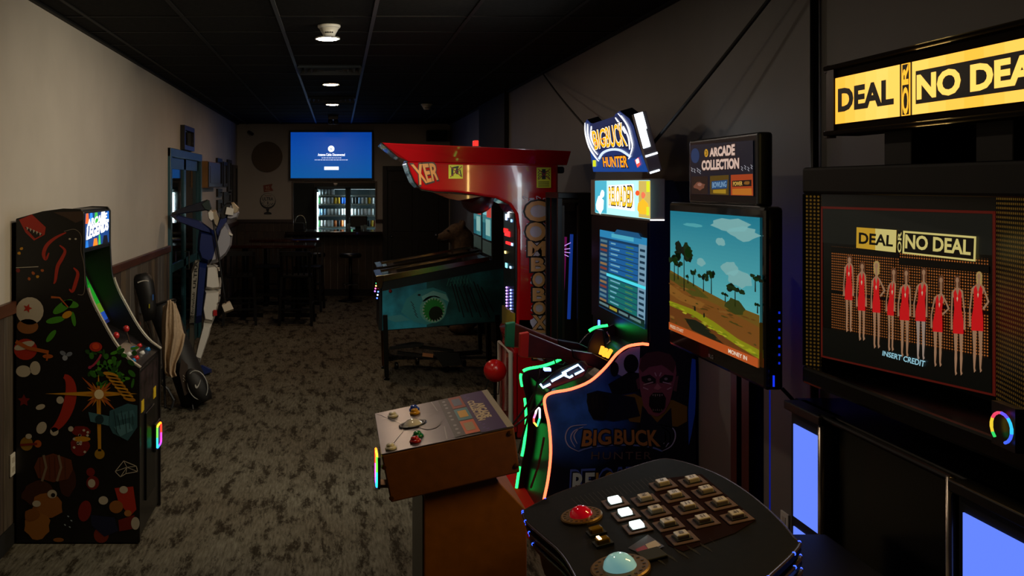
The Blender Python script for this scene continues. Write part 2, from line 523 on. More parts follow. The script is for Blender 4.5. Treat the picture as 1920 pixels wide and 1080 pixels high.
# --- right wall, baseboard, black pilaster
wall_right = struct(MB().box(XR, XR + 0.12, Y0, YB + 0.12, 0, CEIL + 0.03).build('wall_right', M('grey_paint', (0.155, 0.148, 0.143), 0.55, var=0.05, scale=3, bump=0.15)))
struct(MB().box(XR - 0.022, XR, 0.5, YB, 0, 0.11).build('baseboard_right', BLACKM))
struct(MB().box(XR - 0.05, XR, 10.8, 12.75, 0, CEIL).build('trim_4', BLACKM))
# --- the small bar room behind the hatch
BRW = M('bar_room_paint', '#4a453e', 0.7, var=0.06)
DKP = M('bar_room_dark_panel', '#14160f', 0.5)
struct(MB().box(-1.5, 1.6, 19.25, 19.35, 0, CEIL + 0.03).build('wall_bar_back', BRW))
struct(MB().box(-1.5, -1.4, YB + 0.12, 19.3, 0, CEIL + 0.03).build('wall_bar_left', BRW))
struct(MB().box(1.5, 1.6, YB + 0.12, 19.3, 0, CEIL + 0.03).build('wall_bar_right', BRW))
d3 = struct(MB().box(-1.35, -0.47, 18.75, 18.83, 0, 2.4).build('door_3', DKP))

# ================================================================ fixtures overhead
WHITEP = M('white_plastic', '#d8d6d0', 0.4)
def downlight(y, warm, s, label, pair=False):
    t = thing('ceiling_light', label, 'ceiling light', (-0.075, y, CEIL), 'row of round ceiling lights')
    if not pair:
        MB().lathe([(0.072, -0.0005), (0.085, -0.004), (0.09, -0.012), (0.088, -0.0), ], (-0.075, y, CEIL)).build('trim_ring', WHITEP, t, smooth=True)
        MB().lathe([(0.001, -0.013), (0.07, -0.013), (0.07, -0.006), (0.001, -0.006)], (-0.075, y, CEIL)).build('diffuser', em(warm, s), t)
    else:
        MB().box(-0.15, 0.0, y - 0.09, y + 0.09, CEIL - 0.06, CEIL).build('housing', BLACK, t, bevel=0.005)
        for dx in (-0.042, 0.042):
            MB().lathe([(0.036, -0.0), (0.036, -0.075), (0.03, -0.078), (0.028, -0.05)], (-0.075 + dx, y, CEIL - 0.05)).build('lamp_can', BLACK, t, smooth=True)
            MB().lathe([(0.001, -0.074), (0.029, -0.074), (0.029, -0.07), (0.001, -0.07)], (-0.075 + dx, y, CEIL - 0.05)).build('lamp_lens', em(warm, s * 0.35), t)
    return t
downlight(6.83, '#ffe9d0', 230, 'nearest round ceiling light, just beyond the white smoke detector')
downlight(9.93, '#ffd2a0', 180, 'second round ceiling light, between the two square air vents')
downlight(12.41, '#ffd9b8', 165, 'third round ceiling light, just beyond the farther air vent')
downlight(14.55, '#ffe0c0', 420, 'black twin spotlight fitting, farthest in the ceiling row', True)
def detector(x, y, label):
    t = thing('smoke_detector', label, 'smoke detector', (x, y, CEIL), 'ceiling smoke detectors')
    MB().lathe([(0.075, 0), (0.075, -0.012), (0.068, -0.02)], (x, y, CEIL), seg=28).build('base', WHITEP, t, smooth=True)
    MB().lathe([(0.066, -0.02), (0.045, -0.055), (0.04, -0.068), (0.03, -0.074), (0.001, -0.075)], (x, y, CEIL), seg=28).build('sensor_cap', WHITEP, t, smooth=True)
    for a in (-2.0, -1.7, -1.4, -1.1):
        MB().obox((x + 0.047 * math.cos(a), y + 0.047 * math.sin(a), CEIL - 0.052), (-0.005 * math.sin(a), 0.005 * math.cos(a), 0), (0, 0, 0.004), (0.003 * math.cos(a), 0.003 * math.sin(a), 0)).build('slot', BLACKM, t)
detector(ux(617, 6.3) , 6.3, 'white smoke detector in front of the nearest ceiling light')
detector(ux(800, 12.4), 12.4, 'small smoke detector alone on the right side of the ceiling')
VENT = M('vent_metal', '#5d666c', 0.4, 0.3)
for (j, lab) in ((1, 'square louvred ceiling air vent nearer the camera'), (6, 'square louvred ceiling air vent lit blue by the television')):
    xa, xb, ya = xl[2], xl[3], PY0 + PY * j
    yb = ya + PY; xm, y_m = (xa + xb) / 2, (ya + yb) / 2
    t = thing('air_vent', lab, 'air vent', (xm, y_m, CEIL), 'square ceiling air vents')
    MB().box(xa + 0.012, xb - 0.012, ya + 0.012, yb - 0.012, CEIL + 0.02, CEIL + 0.029).build('backing', BLACKM, t)
    for q in range(5):
        r0 = 0.285 - q * 0.058
        z0, z1 = CEIL + 0.018, CEIL - 0.022
        fr = MB()
        outer = [(xm - r0, y_m - r0), (xm + r0, y_m - r0), (xm + r0, y_m + r0), (xm - r0, y_m + r0)]
        r1 = r0 - 0.03
        inner = [(xm - r1, y_m - r1), (xm + r1, y_m - r1), (xm + r1, y_m + r1), (xm - r1, y_m + r1)]
        vs = [(*p, z1) for p in outer] + [(*p, z0) for p in inner] + [(p[0], p[1], z1 + 0.003) for p in outer] + [(p[0], p[1], z0 + 0.002) for p in inner]
        fs = [(i, (i + 1) % 4, 4 + (i + 1) % 4, 4 + i) for i in range(4)] + [(8 + i, 8 + (i + 1) % 4, 12 + (i + 1) % 4, 12 + i) for i in range(4)]
        fr.add(vs, fs).build('louvre', VENT, t)

# ================================================================ bar, cooler, back wall
t = thing('television', 'wall television with a blue no-signal screen above the bar hatch', 'television', (ux(621, 16.4), 16.45, vz(334, 16.4)))
TY = 16.40
MB().box(ux(542, TY), ux(700, TY), TY + 0.004, TY + 0.06, vz(337.5, TY), vz(244.5, TY)).build('housing', BLACK, t, bevel=0.006)
MB().box(ux(600, TY), ux(640, TY), TY + 0.06, YB, vz(310, TY), vz(270, TY)).build('bracket', BLACKM, t)
a = Art((0, TY, 0), (0, -1, 0))
n = 10
for i in range(n):
    y0 = 248 + 86 * i / n
    a.rect(545, y0, 697, y0 + 86 / n, M('tv_blue_%d' % i, (0, 0, 0), 0.25, emit=(0.0, 0.042 + 0.036 * i / n, 0.31 - 0.05 * abs(i - 4) / n), strength=1.15))
a.ell(621, 279, 6, 6, em('#ffffff', 1.6), 1)
a.poly([(618, 279), (620.5, 277.5), (624, 280), (621, 281)], em('#9fb6e8', 1.0), 2)
a.text('Antenna Cable: Disconnected', [(596, 287.6), (646.5, 287.6), (646.5, 292.4), (596, 292.4)], em('#f4f8ff', 1.6), 1, 0.02)
for (x0, x1, yy) in ((603, 640, 296), (590, 652, 299.8)):
    x = x0; r = random.Random(int(x0))
    while x < x1:
        w = min(r.uniform(2, 6), x1 - x)
        a.rect(x, yy - 0.8, x + w, yy + 0.8, em('#c9d8ff', 0.9), 1); x += w + 0.9
a.rect(608, 312.5, 635, 318.5, em('#ffffff', 1.6), 1)
a.build('screen', t)

# round wooden sign, golf-ball sign, flag sign, camera, speaker
WOODSIGN = M('sign_wood', '#9a7540', 0.55, var=0.3, scale=5, stretch=(1, 1, 6))
t = thing('round_wall_sign', 'round wooden sign with a black castle-shaped emblem on the back wall', 'wall sign', (ux(501, 16.45), 16.47, vz(322, 16.45)))
SY = 16.45
MB().lathe([(0.001, 0.0), (0.26, 0.0), (0.26, 0.03), (0.001, 0.03)], (ux(501, SY), YB, vz(294, SY)), (0, -1, 0), 40).build('board', WOODSIGN, t)
MB().lathe([(0.25, 0.03), (0.262, 0.03), (0.262, 0.04), (0.25, 0.04)], (ux(501, SY), YB, vz(294, SY)), (0, -1, 0), 40).build('rim', M('sign_rim', '#5a4526', 0.5), t)
a = Art((0, YB - 0.031, 0), (0, -1, 0))
a.poly([(487, 281), (492, 279), (493, 283), (508, 283), (509, 279), (515, 281), (515, 308), (501, 314), (487, 308)], pm('#14100c'))
for i, (x0, x1) in enumerate(((492, 510), (491, 511), (494, 508))):
    a.rect(x0, 290 + i * 6, x1, 292.5 + i * 6, pm('#6d5230'), 1)
a.build('emblem', t)
t = thing('golf_ball_sign', 'golf ball on a tee cutout sign on the back wall', 'wall sign', (ux(501, 16.48), YB, vz(403, 16.48)))
SY = 16.48
def cut(pts, name, m, y=YB - 0.012, th=0.012, par=None):
    return MB().prism([at(px, py, y) for px, py in pts], (0, th, 0)).build(name, m, par)
def ellp(x, y, rx, ry, n=28): return [(x + rx * math.cos(2 * math.pi * i / n), y + ry * math.sin(2 * math.pi * i / n)) for i in range(n)]
cut(ellp(502, 377, 16.5, 16.5), 'backing', M('sign_white', '#b7b2a8', 0.5), par=t)
cut([(499, 392), (505, 392), (503.5, 397), (509, 399), (509, 402), (495, 402), (495, 399), (500.5, 397)], 'tee', pm('#0d1420'), par=t)
a = Art((0, YB - 0.0125, 0), (0, -1, 0))
a.ell(502, 377, 15, 15, pm('#0d1420')).ell(502.4, 375.5, 13.6, 13, pm('#b7b2a8'), 1)
a.text('ULTRA', [(492, 370), (512, 370), (512, 376), (492, 376)], pm('#101a30'), 2, 0.02)
a.text('Michelob', [(496, 365.5), (509, 365), (509, 368), (496, 368.5)], pm('#7c3030'), 2, 0.0, 0.3)
a.rect(501.3, 378, 503, 383, pm('#101a30'), 2)
for k in range(26):
    r = random.Random(k); an = r.uniform(0.2, 2.9); rr = r.uniform(7, 12)
    a.ell(502 + rr * math.cos(an), 376 + rr * math.sin(an), 0.9, 0.7, pm('#4a4d55'), 2, 6)
a.build('lettering', t)
t = thing('flag_sign', 'small orange pennant flag sign above the golf ball sign', 'wall sign', (ux(503, 16.48), YB, vz(360, 16.48)))
cut([(493.5, 347.5), (511, 344.5), (508.5, 351), (512.5, 357.5), (495, 360.5)], 'flag', pm('#8a3a22'), par=t)
a = Art((0, YB - 0.0125, 0), (0, -1, 0))
a.text('95', [(498, 349.5), (505, 348.5), (505.5, 354), (498.5, 355)], pm('#c8a48a'), 1, 0.01)
a.rect(497, 356.2, 507, 357.4, pm('#c8a48a'), 1)
a.build('lettering', t)
t = thing('security_camera', 'small black camera high in the back left corner', 'camera', (ux(471, 16.4), YB, vz(249, 16.4)))
MB().box(ux(467, 16.4), ux(471, 16.4), 16.42, YB, vz(251, 16.4), vz(246, 16.4)).build('bracket', BLACKM, t)
MB().tube([(ux(466, 16.4), 16.46, vz(247, 16.4)), (ux(474, 16.4), 16.30, vz(252, 16.4))], 0.028, 12).build('camera_body', BLACK, t)
t = thing('wall_speaker', 'black loudspeaker high on the back wall at the far right', 'loudspeaker', (ux(820, 16.3), YB, vz(262, 16.3)))
MB().box(ux(801, 16.3), ux(838, 16.3), 16.25, YB, vz(264, 16.3), vz(244, 16.3)).build('cabinet', BLACKM, t, bevel=0.01)
MB().box(ux(803, 16.3), ux(836, 16.3), 16.243, 16.25, vz(262.5, 16.3), vz(245.5, 16.3)).build('grille', M('speaker_grille', '#060606', 0.9), t)

# bar counter and what stands on it
CT = 1.117
MB1 = MB().box(ux(535, 16.2), ux(716, 16.2), 16.1, 16.95, CT - 0.06, CT)
tag(MB1.build('bar_counter', M('counter_top', '#1d120c', 0.15, coat=0.5, var=0.3, scale=4), bevel=0.01), 'dark glossy bar counter ledge under the serving hatch', 'counter')
t = thing('faucet', 'chrome gooseneck faucet on the left end of the bar counter', 'faucet', (ux(566, 16.7), 16.7, CT))
cx, cz = ux(563, 16.7), vz(416, 16.7)
MB().tube([(cx + 0.085, 16.7, CT), (cx + 0.09, 16.7, cz)] + [(cx + 0.09 * math.cos(q), 16.7, cz + 0.115 * math.sin(q)) for q in [i * math.pi / 12 for i in range(1, 13)]] + [(cx - 0.09, 16.7, cz - 0.03)], 0.009, 8).build('spout', M('brushed_nickel', '#b8ad98', 0.25, 1.0), t, smooth=True)
MB().lathe([(0.03, 0), (0.03, 0.01), (0.016, 0.03), (0.014, 0.05)], (cx + 0.085, 16.7, CT)).build('collar', CHROME, t, smooth=True)
tag(MB().box(ux(552, 16.6), ux(570, 16.6), 16.55, 16.68, CT, CT + 0.13).build('napkin_box', BLACKM, bevel=0.008), 'small black box on the bar counter in front of the faucet', 'box')
t = thing('till_monitor', 'black till monitor seen from behind on the bar counter', 'monitor', (ux(673, 16.6), 16.6, CT))
MB().box(ux(657, 16.6), ux(688, 16.6), 16.55, 16.59, CT + 0.06, vz(405, 16.6)).build('screen_back', BLACK, t, bevel=0.01)
MB().box(ux(666, 16.6), ux(676, 16.6), 16.58, 16.64, CT, CT + 0.15).build('stand', BLACKM, t)
MB().box(ux(662, 16.6), ux(681, 16.6), 16.52, 16.72, CT, CT + 0.015).build('foot', BLACKM, t)
for i, (px, h) in enumerate(((679, 0.09), (685, 0.1), (654, 0.12))):
    gl = MB().lathe([(0.024, 0), (0.03, h), (0.027, h), (0.022, 0.008), (0.001, 0.006)], (ux(px, 16.5), 16.47, CT), seg=14).build('tumbler', M('tumbler_glass', '#8fa3a5', 0.08, spec=0.8), smooth=True)
    tag(gl, ['clear tumbler nearest the till monitor on the bar counter', 'clear tumbler at the right end of the bar counter', 'tall clear tumbler left of the till monitor'][i], 'glass', 'tumblers on the bar counter')

# glass-door cooler
CYF = 18.2
FR = M('cooler_frame', '#3d4448', 0.35, 0.5)
INN = M('cooler_inside', '#24383a', 0.5)
CG = glass_mat('cooler_glass', (0.95, 0.98, 0.97), 0.05)
t = thing('beverage_cooler', 'lit two-door glass beverage cooler full of cans behind the bar hatch', 'cooler', (ux(655, CYF), CYF, 0))
fx0, fx1, fz1 = ux(590, CYF), ux(722, CYF), 1.83
bd = MB().box(fx0, fx1, CYF + 0.6, CYF + 0.65, 0.1, fz1).box(fx0, fx0 + 0.03, CYF + 0.03, CYF + 0.6, 0.1, fz1).box(fx1 - 0.03, fx1, CYF + 0.03, CYF + 0.6, 0.1, fz1)
bd.box(fx0, fx1, CYF + 0.03, CYF + 0.65, fz1, fz1 + 0.04).box(fx0, fx1, CYF + 0.03, CYF + 0.65, 0.0, 0.12)
bd.build('case', INN, t)
mid = ux(652.5, CYF)
for (xa, xb) in ((fx0, mid - 0.006), (mid + 0.006, fx1)):
    dr = MB().box(xa, xa + 0.045, CYF, CYF + 0.03, 0.12, fz1 + 0.03).box(xb - 0.045, xb, CYF, CYF + 0.03, 0.12, fz1 + 0.03).box(xa, xb, CYF, CYF + 0.03, fz1 - 0.01, fz1 + 0.03).box(xa, xb, CYF, CYF + 0.03, 0.12, 0.18).build('door', FR, t, bevel=0.003)
    MB().box(xa + 0.045, xb - 0.045, CYF + 0.012, CYF + 0.016, 0.18, fz1 - 0.01).build('pane', CG, dr)
    hx = xb - 0.022 if xa == fx0 else xa + 0.022
    MB().tube([(hx, CYF, 1.05), (hx, CYF - 0.04, 1.07), (hx, CYF - 0.04, 1.27), (hx, CYF, 1.29)], 0.011).build('handle', CHROME, dr)
SHZ = [vz(365.6, 18.4), vz(382, 18.4), vz(403, 18.4), vz(424.5, 18.4)]
WIRE = M('shelf_wire', '#aebcbd', 0.3, 0.8)
for z in SHZ:
    MB().box(fx0 + 0.03, fx1 - 0.03, CYF + 0.06, CYF + 0.58, z - 0.008, z).build('shelf', WIRE, t)
    MB().box(fx0 + 0.03, fx1 - 0.03, CYF + 0.05, CYF + 0.06, z - 0.026, z + 0.002).build('price_rail', WIRE, t)
MB().box(mid - 0.05, mid + 0.05, CYF + 0.031, CYF + 0.036, 0.12, fz1).build('mullion', FR, t)
for (x, s) in ((fx0 + 0.056, 34), (fx1 - 0.05, 40), (mid - 0.02, 48), (mid + 0.02, 48)):  # left strip shows; the others are added out of sight to brighten the cans
    MB().box(x - 0.008, x + 0.008, CYF + 0.037, CYF + 0.047, 0.2, vz(361, 18.2)).build('light_strip', em('#dff6ff', s), t)
MB().box(fx0 + 0.05, fx1 - 0.05, CYF + 0.2, CYF + 0.24, fz1 - 0.012, fz1 - 0.002).build('light_strip', em('#dff6ff', 5), t)  # top strip added to brighten the shelves
KINDS = {'silver': '#c9d2d4', 'white': '#e8ecec', 'blue': '#1f56b8', 'pale blue': '#8fb8d8', 'yellow': '#c9a21e', 'green': '#3c7a45', 'orange': '#c0662a', 'black': '#1b1e20'}
rows = [(0, 'left', 600, 5, 'silver silver silver silver silver'), (1, 'left', 598.5, 9, 'green white white silver silver yellow yellow blue blue'),
        (2, 'left', 598.5, 9, 'pale_blue pale_blue pale_blue silver silver silver silver silver white'), (3, 'left', 598.5, 9, 'green white white white silver orange black orange white'),
        (1, 'right', 662, 7, 'black black pale_blue white white yellow white'), (2, 'right', 661, 7, 'white silver silver silver white silver white'), (3, 'right', 661, 8, 'green silver black white silver black yellow orange')]
proto = {}
ORD = ['first', 'second', 'third', 'fourth', 'fifth', 'sixth', 'seventh', 'eighth', 'ninth']
NTH = ['top', 'second', 'third', 'fourth']
for (sh, side, px0, cnt, cols) in rows:
    for i, nm in enumerate(cols.split()):
        nm = nm.replace('_', ' ')
        X, Y, Z = ux(px0 + i * 6.05, 18.4), CYF + 0.11, SHZ[sh]
        if nm not in proto:
            o = MB().lathe([(0.001, 0), (0.025, 0), (0.0315, 0.006), (0.0315, 0.108), (0.026, 0.119), (0.025, 0.122), (0.001, 0.120)], (0, 0, 0), seg=14).build('beverage_can', M('can_' + nm.replace(' ', '_'), KINDS[nm], 0.3, 0.1), smooth=True)
            proto[nm] = o.data
        else:
            o = bpy.data.objects.new('beverage_can', proto[nm]); COL.objects.link(o)
        o.location = (X, Y, Z)
        o.data.name = 'beverage_can'
        tag(o, '%s can, %s from left on the %s cooler shelf behind the %s door' % (nm, ORD[i], NTH[sh], side), 'can', 'cans in the beverage cooler')
tag(MB().lathe([(0.034, 0), (0.045, 0.11), (0.042, 0.11), (0.032, 0.005), (0.001, 0.004)], (ux(629, 18.25), 18.3, fz1 + 0.04), seg=18).build('paper_cup', M('paper_cup', '#d8c4b4', 0.6), smooth=True), 'pale paper cup standing on top of the beverage cooler', 'cup')
# a dim lamp of the bar room over the cooler
bl = bpy.data.lights.new('bar_room_lamp', 'AREA'); bl.shape = 'DISK'; bl.size = 0.15; bl.energy = 3.0; bl.color = (1, 0.8, 0.6)
blo = bpy.data.objects.new('bar_room_lamp', bl); blo.location = (-0.05, 17.6, CEIL - 0.03); COL.objects.link(blo)

# ---------------------------------------------------------------- high tables, chairs, stools
TOP = M('table_top_wood', '#2c1008', 0.12, var=0.3, scale=4, stretch=(0.6, 6, 1), coat=0.6)
def high_table(x0, x1, y0, y1, label):
    z = 1.05
    t = thing('high_table', label, 'table', ((x0 + x1) / 2, (y0 + y1) / 2, 0), 'high tables near the bar')
    MB().box(x0, x1, y0, y1, z - 0.045, z).build('table_top', TOP, t, bevel=0.012)
    for x in (x0 + 0.25, x1 - 0.25):
        MB().tube([(x, (y0 + y1) / 2, 0.05), (x, (y0 + y1) / 2, z - 0.045)], 0.045, 12).build('column', BLACKMETAL, t)
        ft = MB()
        ft.bar((x - 0.26, (y0 + y1) / 2, 0.03), (x + 0.26, (y0 + y1) / 2, 0.03), 0.07, 0.05).bar((x, y0 + 0.05, 0.03), (x, y1 - 0.05, 0.03), 0.07, 0.05)
        ft.build('cross_foot', BLACKMETAL, t)
high_table(ux(425, 13.7), ux(592, 13.7), 13.5, 14.15, 'long dark red high table nearer the camera behind the bar chairs')
high_table(ux(470, 15.2), ux(600, 15.2), 14.95, 15.5, 'long dark red high table farther back by the bar')
CHW = M('chair_black', '#060505', 0.55, var=0.2, spec=0.25)
def bar_chair():
    t = thing('bar_chair', 'x', 'chair', (0, 0, 0), 'slat-back bar chairs at the high tables')
    MB().box(-0.2, 0.2, -0.19, 0.21, 0.73, 0.77).build('seat', CHW, t, bevel=0.012)
    for sx in (-1, 1):
        MB().bar((sx * 0.22, -0.22, 0), (sx * 0.19, -0.19, 0.75), 0.036, 0.036, (0, 1, 0)).build('leg', CHW, t)
        MB().bar((sx * 0.22, 0.23, 0), (sx * 0.19, 0.19, 0.73), 0.036, 0.036, (0, 1, 0)).build('leg', CHW, t)
        MB().bar((sx * 0.19, -0.19, 0.75), (sx * 0.19, -0.27, 1.14), 0.036, 0.03, (0, 1, 0)).build('back_post', CHW, t)
    for i in range(4):
        x = -0.115 + i * 0.077
        MB().bar((x, -0.2, 0.78), (x, -0.262, 1.09), 0.022, 0.014, (0, 1, 0)).build('slat', CHW, t)
    MB().bar((-0.205, -0.262, 1.11), (0.205, -0.262, 1.11), 0.025, 0.07).build('top_rail', CHW, t)
    for (z, k) in ((0.25, 0.0), (0.42, 0.0)):
        MB().bar((-0.21, -0.215, z), (0.21, -0.215, z), 0.022, 0.028).build('stretcher', CHW, t)
    for sx in (-1, 1):
        MB().bar((sx * 0.212, -0.21, 0.32), (sx * 0.212, 0.22, 0.32), 0.022, 0.028).build('stretcher', CHW, t)
    MB().bar((-0.21, 0.215, 0.28), (0.21, 0.215, 0.28), 0.022, 0.03).build('foot_rest', M('foot_rest_metal', '#2a2a28', 0.4, 0.9), t)
    return t
bc = bar_chair()
spots = [(ux(449, 13.2), 13.18, 0.12, 'dark slat-back bar chair nearest the golfer statue'), (ux(557, 13.2), 13.16, -0.05, 'dark slat-back bar chair at the right end of the nearer high table'),
         (ux(500, 14.6), 14.62, 3.3, 'dark bar chair between the two high tables, middle'), (ux(578, 14.6), 14.62, 3.05, 'dark bar chair between the two high tables, right end')]
for i, (x, yy, r, lab) in enumerate(spots):
    o = bc if i == 0 else copy_tree(bc)
    o.location = (x, yy, 0); o.rotation_euler.z = r; o.scale = (1, 1, 0.88); o['label'] = lab
def bar_stool(x, yy, label):
    t = thing('bar_stool', label, 'stool', (x, yy, 0), 'round backless stools at the bar counter')
    MB().lathe([(0.001, 0.72), (0.17, 0.72), (0.18, 0.74), (0.18, 0.765), (0.16, 0.785), (0.001, 0.79)], (x, yy, 0), seg=24).build('seat', M('stool_vinyl', '#0c0a0a', 0.35), t, smooth=True)
    MB().tube([(x, yy, 0.03), (x, yy, 0.72)], 0.028, 12).build('column', BLACKMETAL, t, smooth=True)
    MB().lathe([(0.2, 0), (0.2, 0.012), (0.12, 0.03), (0.03, 0.05)], (x, yy, 0), seg=24).build('base', BLACKMETAL, t, smooth=True)
    MB().tube([(x + 0.13 * math.cos(q), yy + 0.13 * math.sin(q), 0.28) for q in [i * math.pi / 10 for i in range(21)]], 0.01, 6).build('foot_ring', CHROME, t)
bar_stool(ux(657, 15.7), 15.7, 'round black bar stool standing alone before the bar counter')
bar_stool(ux(590, 15.85), 15.85, 'round black bar stool beside the end of the far high table')

# ---------------------------------------------------------------- left wall: frames, box, outlet
FRM = M('frame_black', '#15110d', 0.35)
def wall_frame(px0, px1, py0, py1, label, group='framed pictures on the left wall', art='#6d675c', blue=False, name='picture_frame', th=0.03, refl=0.12):
    ya, yb = yx(px0, XL), yx(px1, XL)
    z1, z0 = vz(py0, ya), vz(py1, ya)
    t = thing(name, label, 'picture frame', (XL, (ya + yb) / 2, z0), group)
    w = min(0.05, (yb - ya) * 0.16)
    MB().box(XL, XL + th, ya, yb, z0, z0 + w).box(XL, XL + th, ya, yb, z1 - w, z1).box(XL, XL + th, ya, ya + w, z0 + w, z1 - w).box(XL, XL + th, yb - w, yb, z0 + w, z1 - w).build('frame', FRM, t)
    MB().box(XL, XL + 0.008, ya + w, yb - w, z0 + w, z1 - w).build('print', M('framed_print_' + art.strip('#'), art, 0.6, var=0.5, scale=9), t)
    MB().box(XL + 0.012, XL + 0.014, ya + w, yb - w, z0 + w, z1 - w).build('pane', glass_mat('picture_glass', (1, 1, 1), refl), t)
wall_frame(338, 357, 234, 280, 'small thick dark frame hung high above the glass door', group=None, art='#16140f', th=0.05, refl=0.6)
FRAMES = [(404.5, 413.5, 296, 351, 'tall dark frame just right of the tan wall cabinet', '#3a352d'), (416, 423.5, 303, 350, 'narrow frame with a grey print, second from the tan wall cabinet', '#5d5950'),
          (424.5, 431.5, 299, 362, 'tall narrow frame, third from the tan wall cabinet', '#4a463f'), (434, 442.5, 309, 386, 'tallest frame, closest to the back corner', '#514c44'),
          (405, 413.5, 354, 369, 'small frame below the first tall frame', '#5a554b'), (416.5, 430, 360, 385, 'wide low frame below the narrow frames', '#5c574e'), (405, 413.5, 375, 399, 'lowest small frame behind the golfer statue head', '#77736a')]
for (a0, a1, b0, b1, lab, art) in FRAMES: wall_frame(a0, a1, b0, b1, lab, art=art)
t = thing('wall_cabinet', 'shallow tan wooden wall cabinet right of the glass door', 'cabinet', (XL, 12.6, 1.86))
ya, yb, za, zb = yx(377, XL), 13.35, vz(352, 12.2), vz(302, 12.2)
MB().box(XL, XL + 0.085, ya, yb, za, zb).build('case', M('tan_wood', '#8a5f2c', 0.5, var=0.25, stretch=(1, 6, 1)), t)
MB().box(XL + 0.085, XL + 0.1, ya + 0.01, yb - 0.01, za + 0.01, zb - 0.01).build('door', M('cabinet_door_wood', '#3d3420', 0.4, var=0.2), t, bevel=0.004)
MB().box(XL + 0.1, XL + 0.105, ya + 0.12, yb - 0.12, za + 0.06, zb - 0.06).build('door_panel', M('cabinet_door_wood'), t, bevel=0.004)
def outlet(side, yy, z, label, w=0.07, h=0.115):
    x, s = (XL + 0.02, 1) if side == 'l' else (XR - 0.001, -1)
    t = thing('wall_outlet', label, 'outlet', (x, yy, z - h / 2), 'wall outlets')
    MB().box(min(x, x + s * 0.008), max(x, x + s * 0.008), yy - w / 2, yy + w / 2, z - h / 2, z + h / 2).build('plate', WHITEP, t, bevel=0.002)
    for dz in (-0.025, 0.025):
        MB().box(min(x, x + s * 0.0105), max(x, x + s * 0.0105), yy - 0.016, yy + 0.016, z + dz - 0.014, z + dz + 0.014).build('socket', M('outlet_socket', '#b9b4aa', 0.4), t)
outlet('l', yx(15, XL) , 0.43, 'white wall outlet low on the left wall beside the upright arcade cabinet')
outlet('r', yx(1474, XR), 0.44, 'white wall outlet low on the right wall near the glowing blue panels')
# black conduit on the right wall, two stay cables
tag(MB().tube([(XR - 0.02, 3.83, 0.12), (XR - 0.02, 3.83, CEIL - 0.012)], 0.016, 10).build('conduit_pipe', BLACKMETAL, smooth=True), 'black vertical conduit pipe fixed on the right wall', 'pipe')
# ================================================================ upright arcade cabinet by the left wall
AY, AY2 = 5.08, 5.69
t = thing('upright_arcade_cabinet', 'black upright arcade cabinet with colourful side art against the left wall', 'arcade cabinet', (ux(150, AY), (AY + AY2) / 2, 0))
SIDE = M('cabinet_side_black', '#0d0b0a', 0.4)
prof = [(30, 1018), (262, 1018), (262, 690)] + [tuple(p) for p in curve_pts([(262, 690), (238, 672), (214, 642), (190, 600), (172, 565), (161, 530), (157, 470)], 4)][1:] + [(157, 400), (151, 392), (118, 391), (80, 396), (30, 410)]
P0 = [at(x, y, AY) for x, y in prof]
side_near = MB().prism(P0, (0, 0.02, 0)).build('side_panel', SIDE, t, bevel=0.002, seg=1)
P1 = [p + Vector((0, AY2 - AY - 0.02, 0)) for p in P0]
MB().prism(P1, (0, 0.02, 0)).build('side_panel', SIDE, t, bevel=0.002, seg=1)
TM = M('edge_moulding', '#9a9488', 0.3)
for q in (P0, P1):
    mold = [p + Vector((0.003, 0.01, 0)) for p in q[2:22]]
    MB().tube(mold, 0.009, 6).build('edge_moulding', TM, t, smooth=True)
def X5(px): return ux(px, AY)
def Z5(py): return vz(py, AY)
ya, yb = AY + 0.02, AY2 - 0.02
MB().box(X5(30), X5(30) + 0.018, ya, yb, Z5(1018), Z5(412)).build('back_panel', BLACKM, t)
MB().prism([at(30, 411, ya), at(80, 398, ya), at(118, 393, ya), at(151, 394, ya), at(151, 399, ya), at(80, 403, ya), at(30, 416, ya)], (0, yb - ya, 0)).build('top_panel', SIDE, t)
MB().box(X5(120), X5(156), ya, yb, Z5(470), Z5(398)).build('marquee_box', BLACK, t)
a = Art((X5(156), 0, 0), (1, 0, 0))
XM = X5(156)
def mq(u, v): return Vector((XM, ya + 0.02 + (yb - ya - 0.04) * u, Z5(466) + (Z5(401) - Z5(466)) * v))
a.poly([mq(0, 0), mq(1, 0), mq(1, 1), mq(0, 1)], em('#1c4f9e', 0.8))
for (u0, v0, u1, v1, h, s) in ((0, .7, .14, 1, '#d9622a', 1.5), (.16, .72, .3, 1, '#2f7fe0', 1.5), (.34, .66, .52, 1, '#3fae45', 1.5), (.6, .6, .86, 1, '#f2f2f2', 1.9), (.88, .7, 1, 1, '#1b6bd0', 1.2), (0, 0, .12, .2, '#2a7ed8', 1.2), (.3, 0, .5, .22, '#e07a20', 1.5), (.52, 0, .62, .3, '#48c04a', 1.4), (.7, 0, .95, .25, '#1a1a28', .5)):
    w = (u1 - u0) * 0.2
    a.poly([mq(u0, v0), mq(u1, v0), mq(u1 - w, v1), mq(u0 + w, v1)], em(h, s), 1)
a.text('ARCADE', [mq(.06, .8), mq(.9, .95), mq(.9, .72), mq(.06, .56)], em('#ffffff', 2.4), 2, 0.03, 0.2)
a.text('LEGENDS', [mq(.04, .56), mq(.96, .74), mq(.96, .42), mq(.04, .24)], em('#ffffff', 2.4), 3, 0.04, 0.2)
a.build('marquee', t)
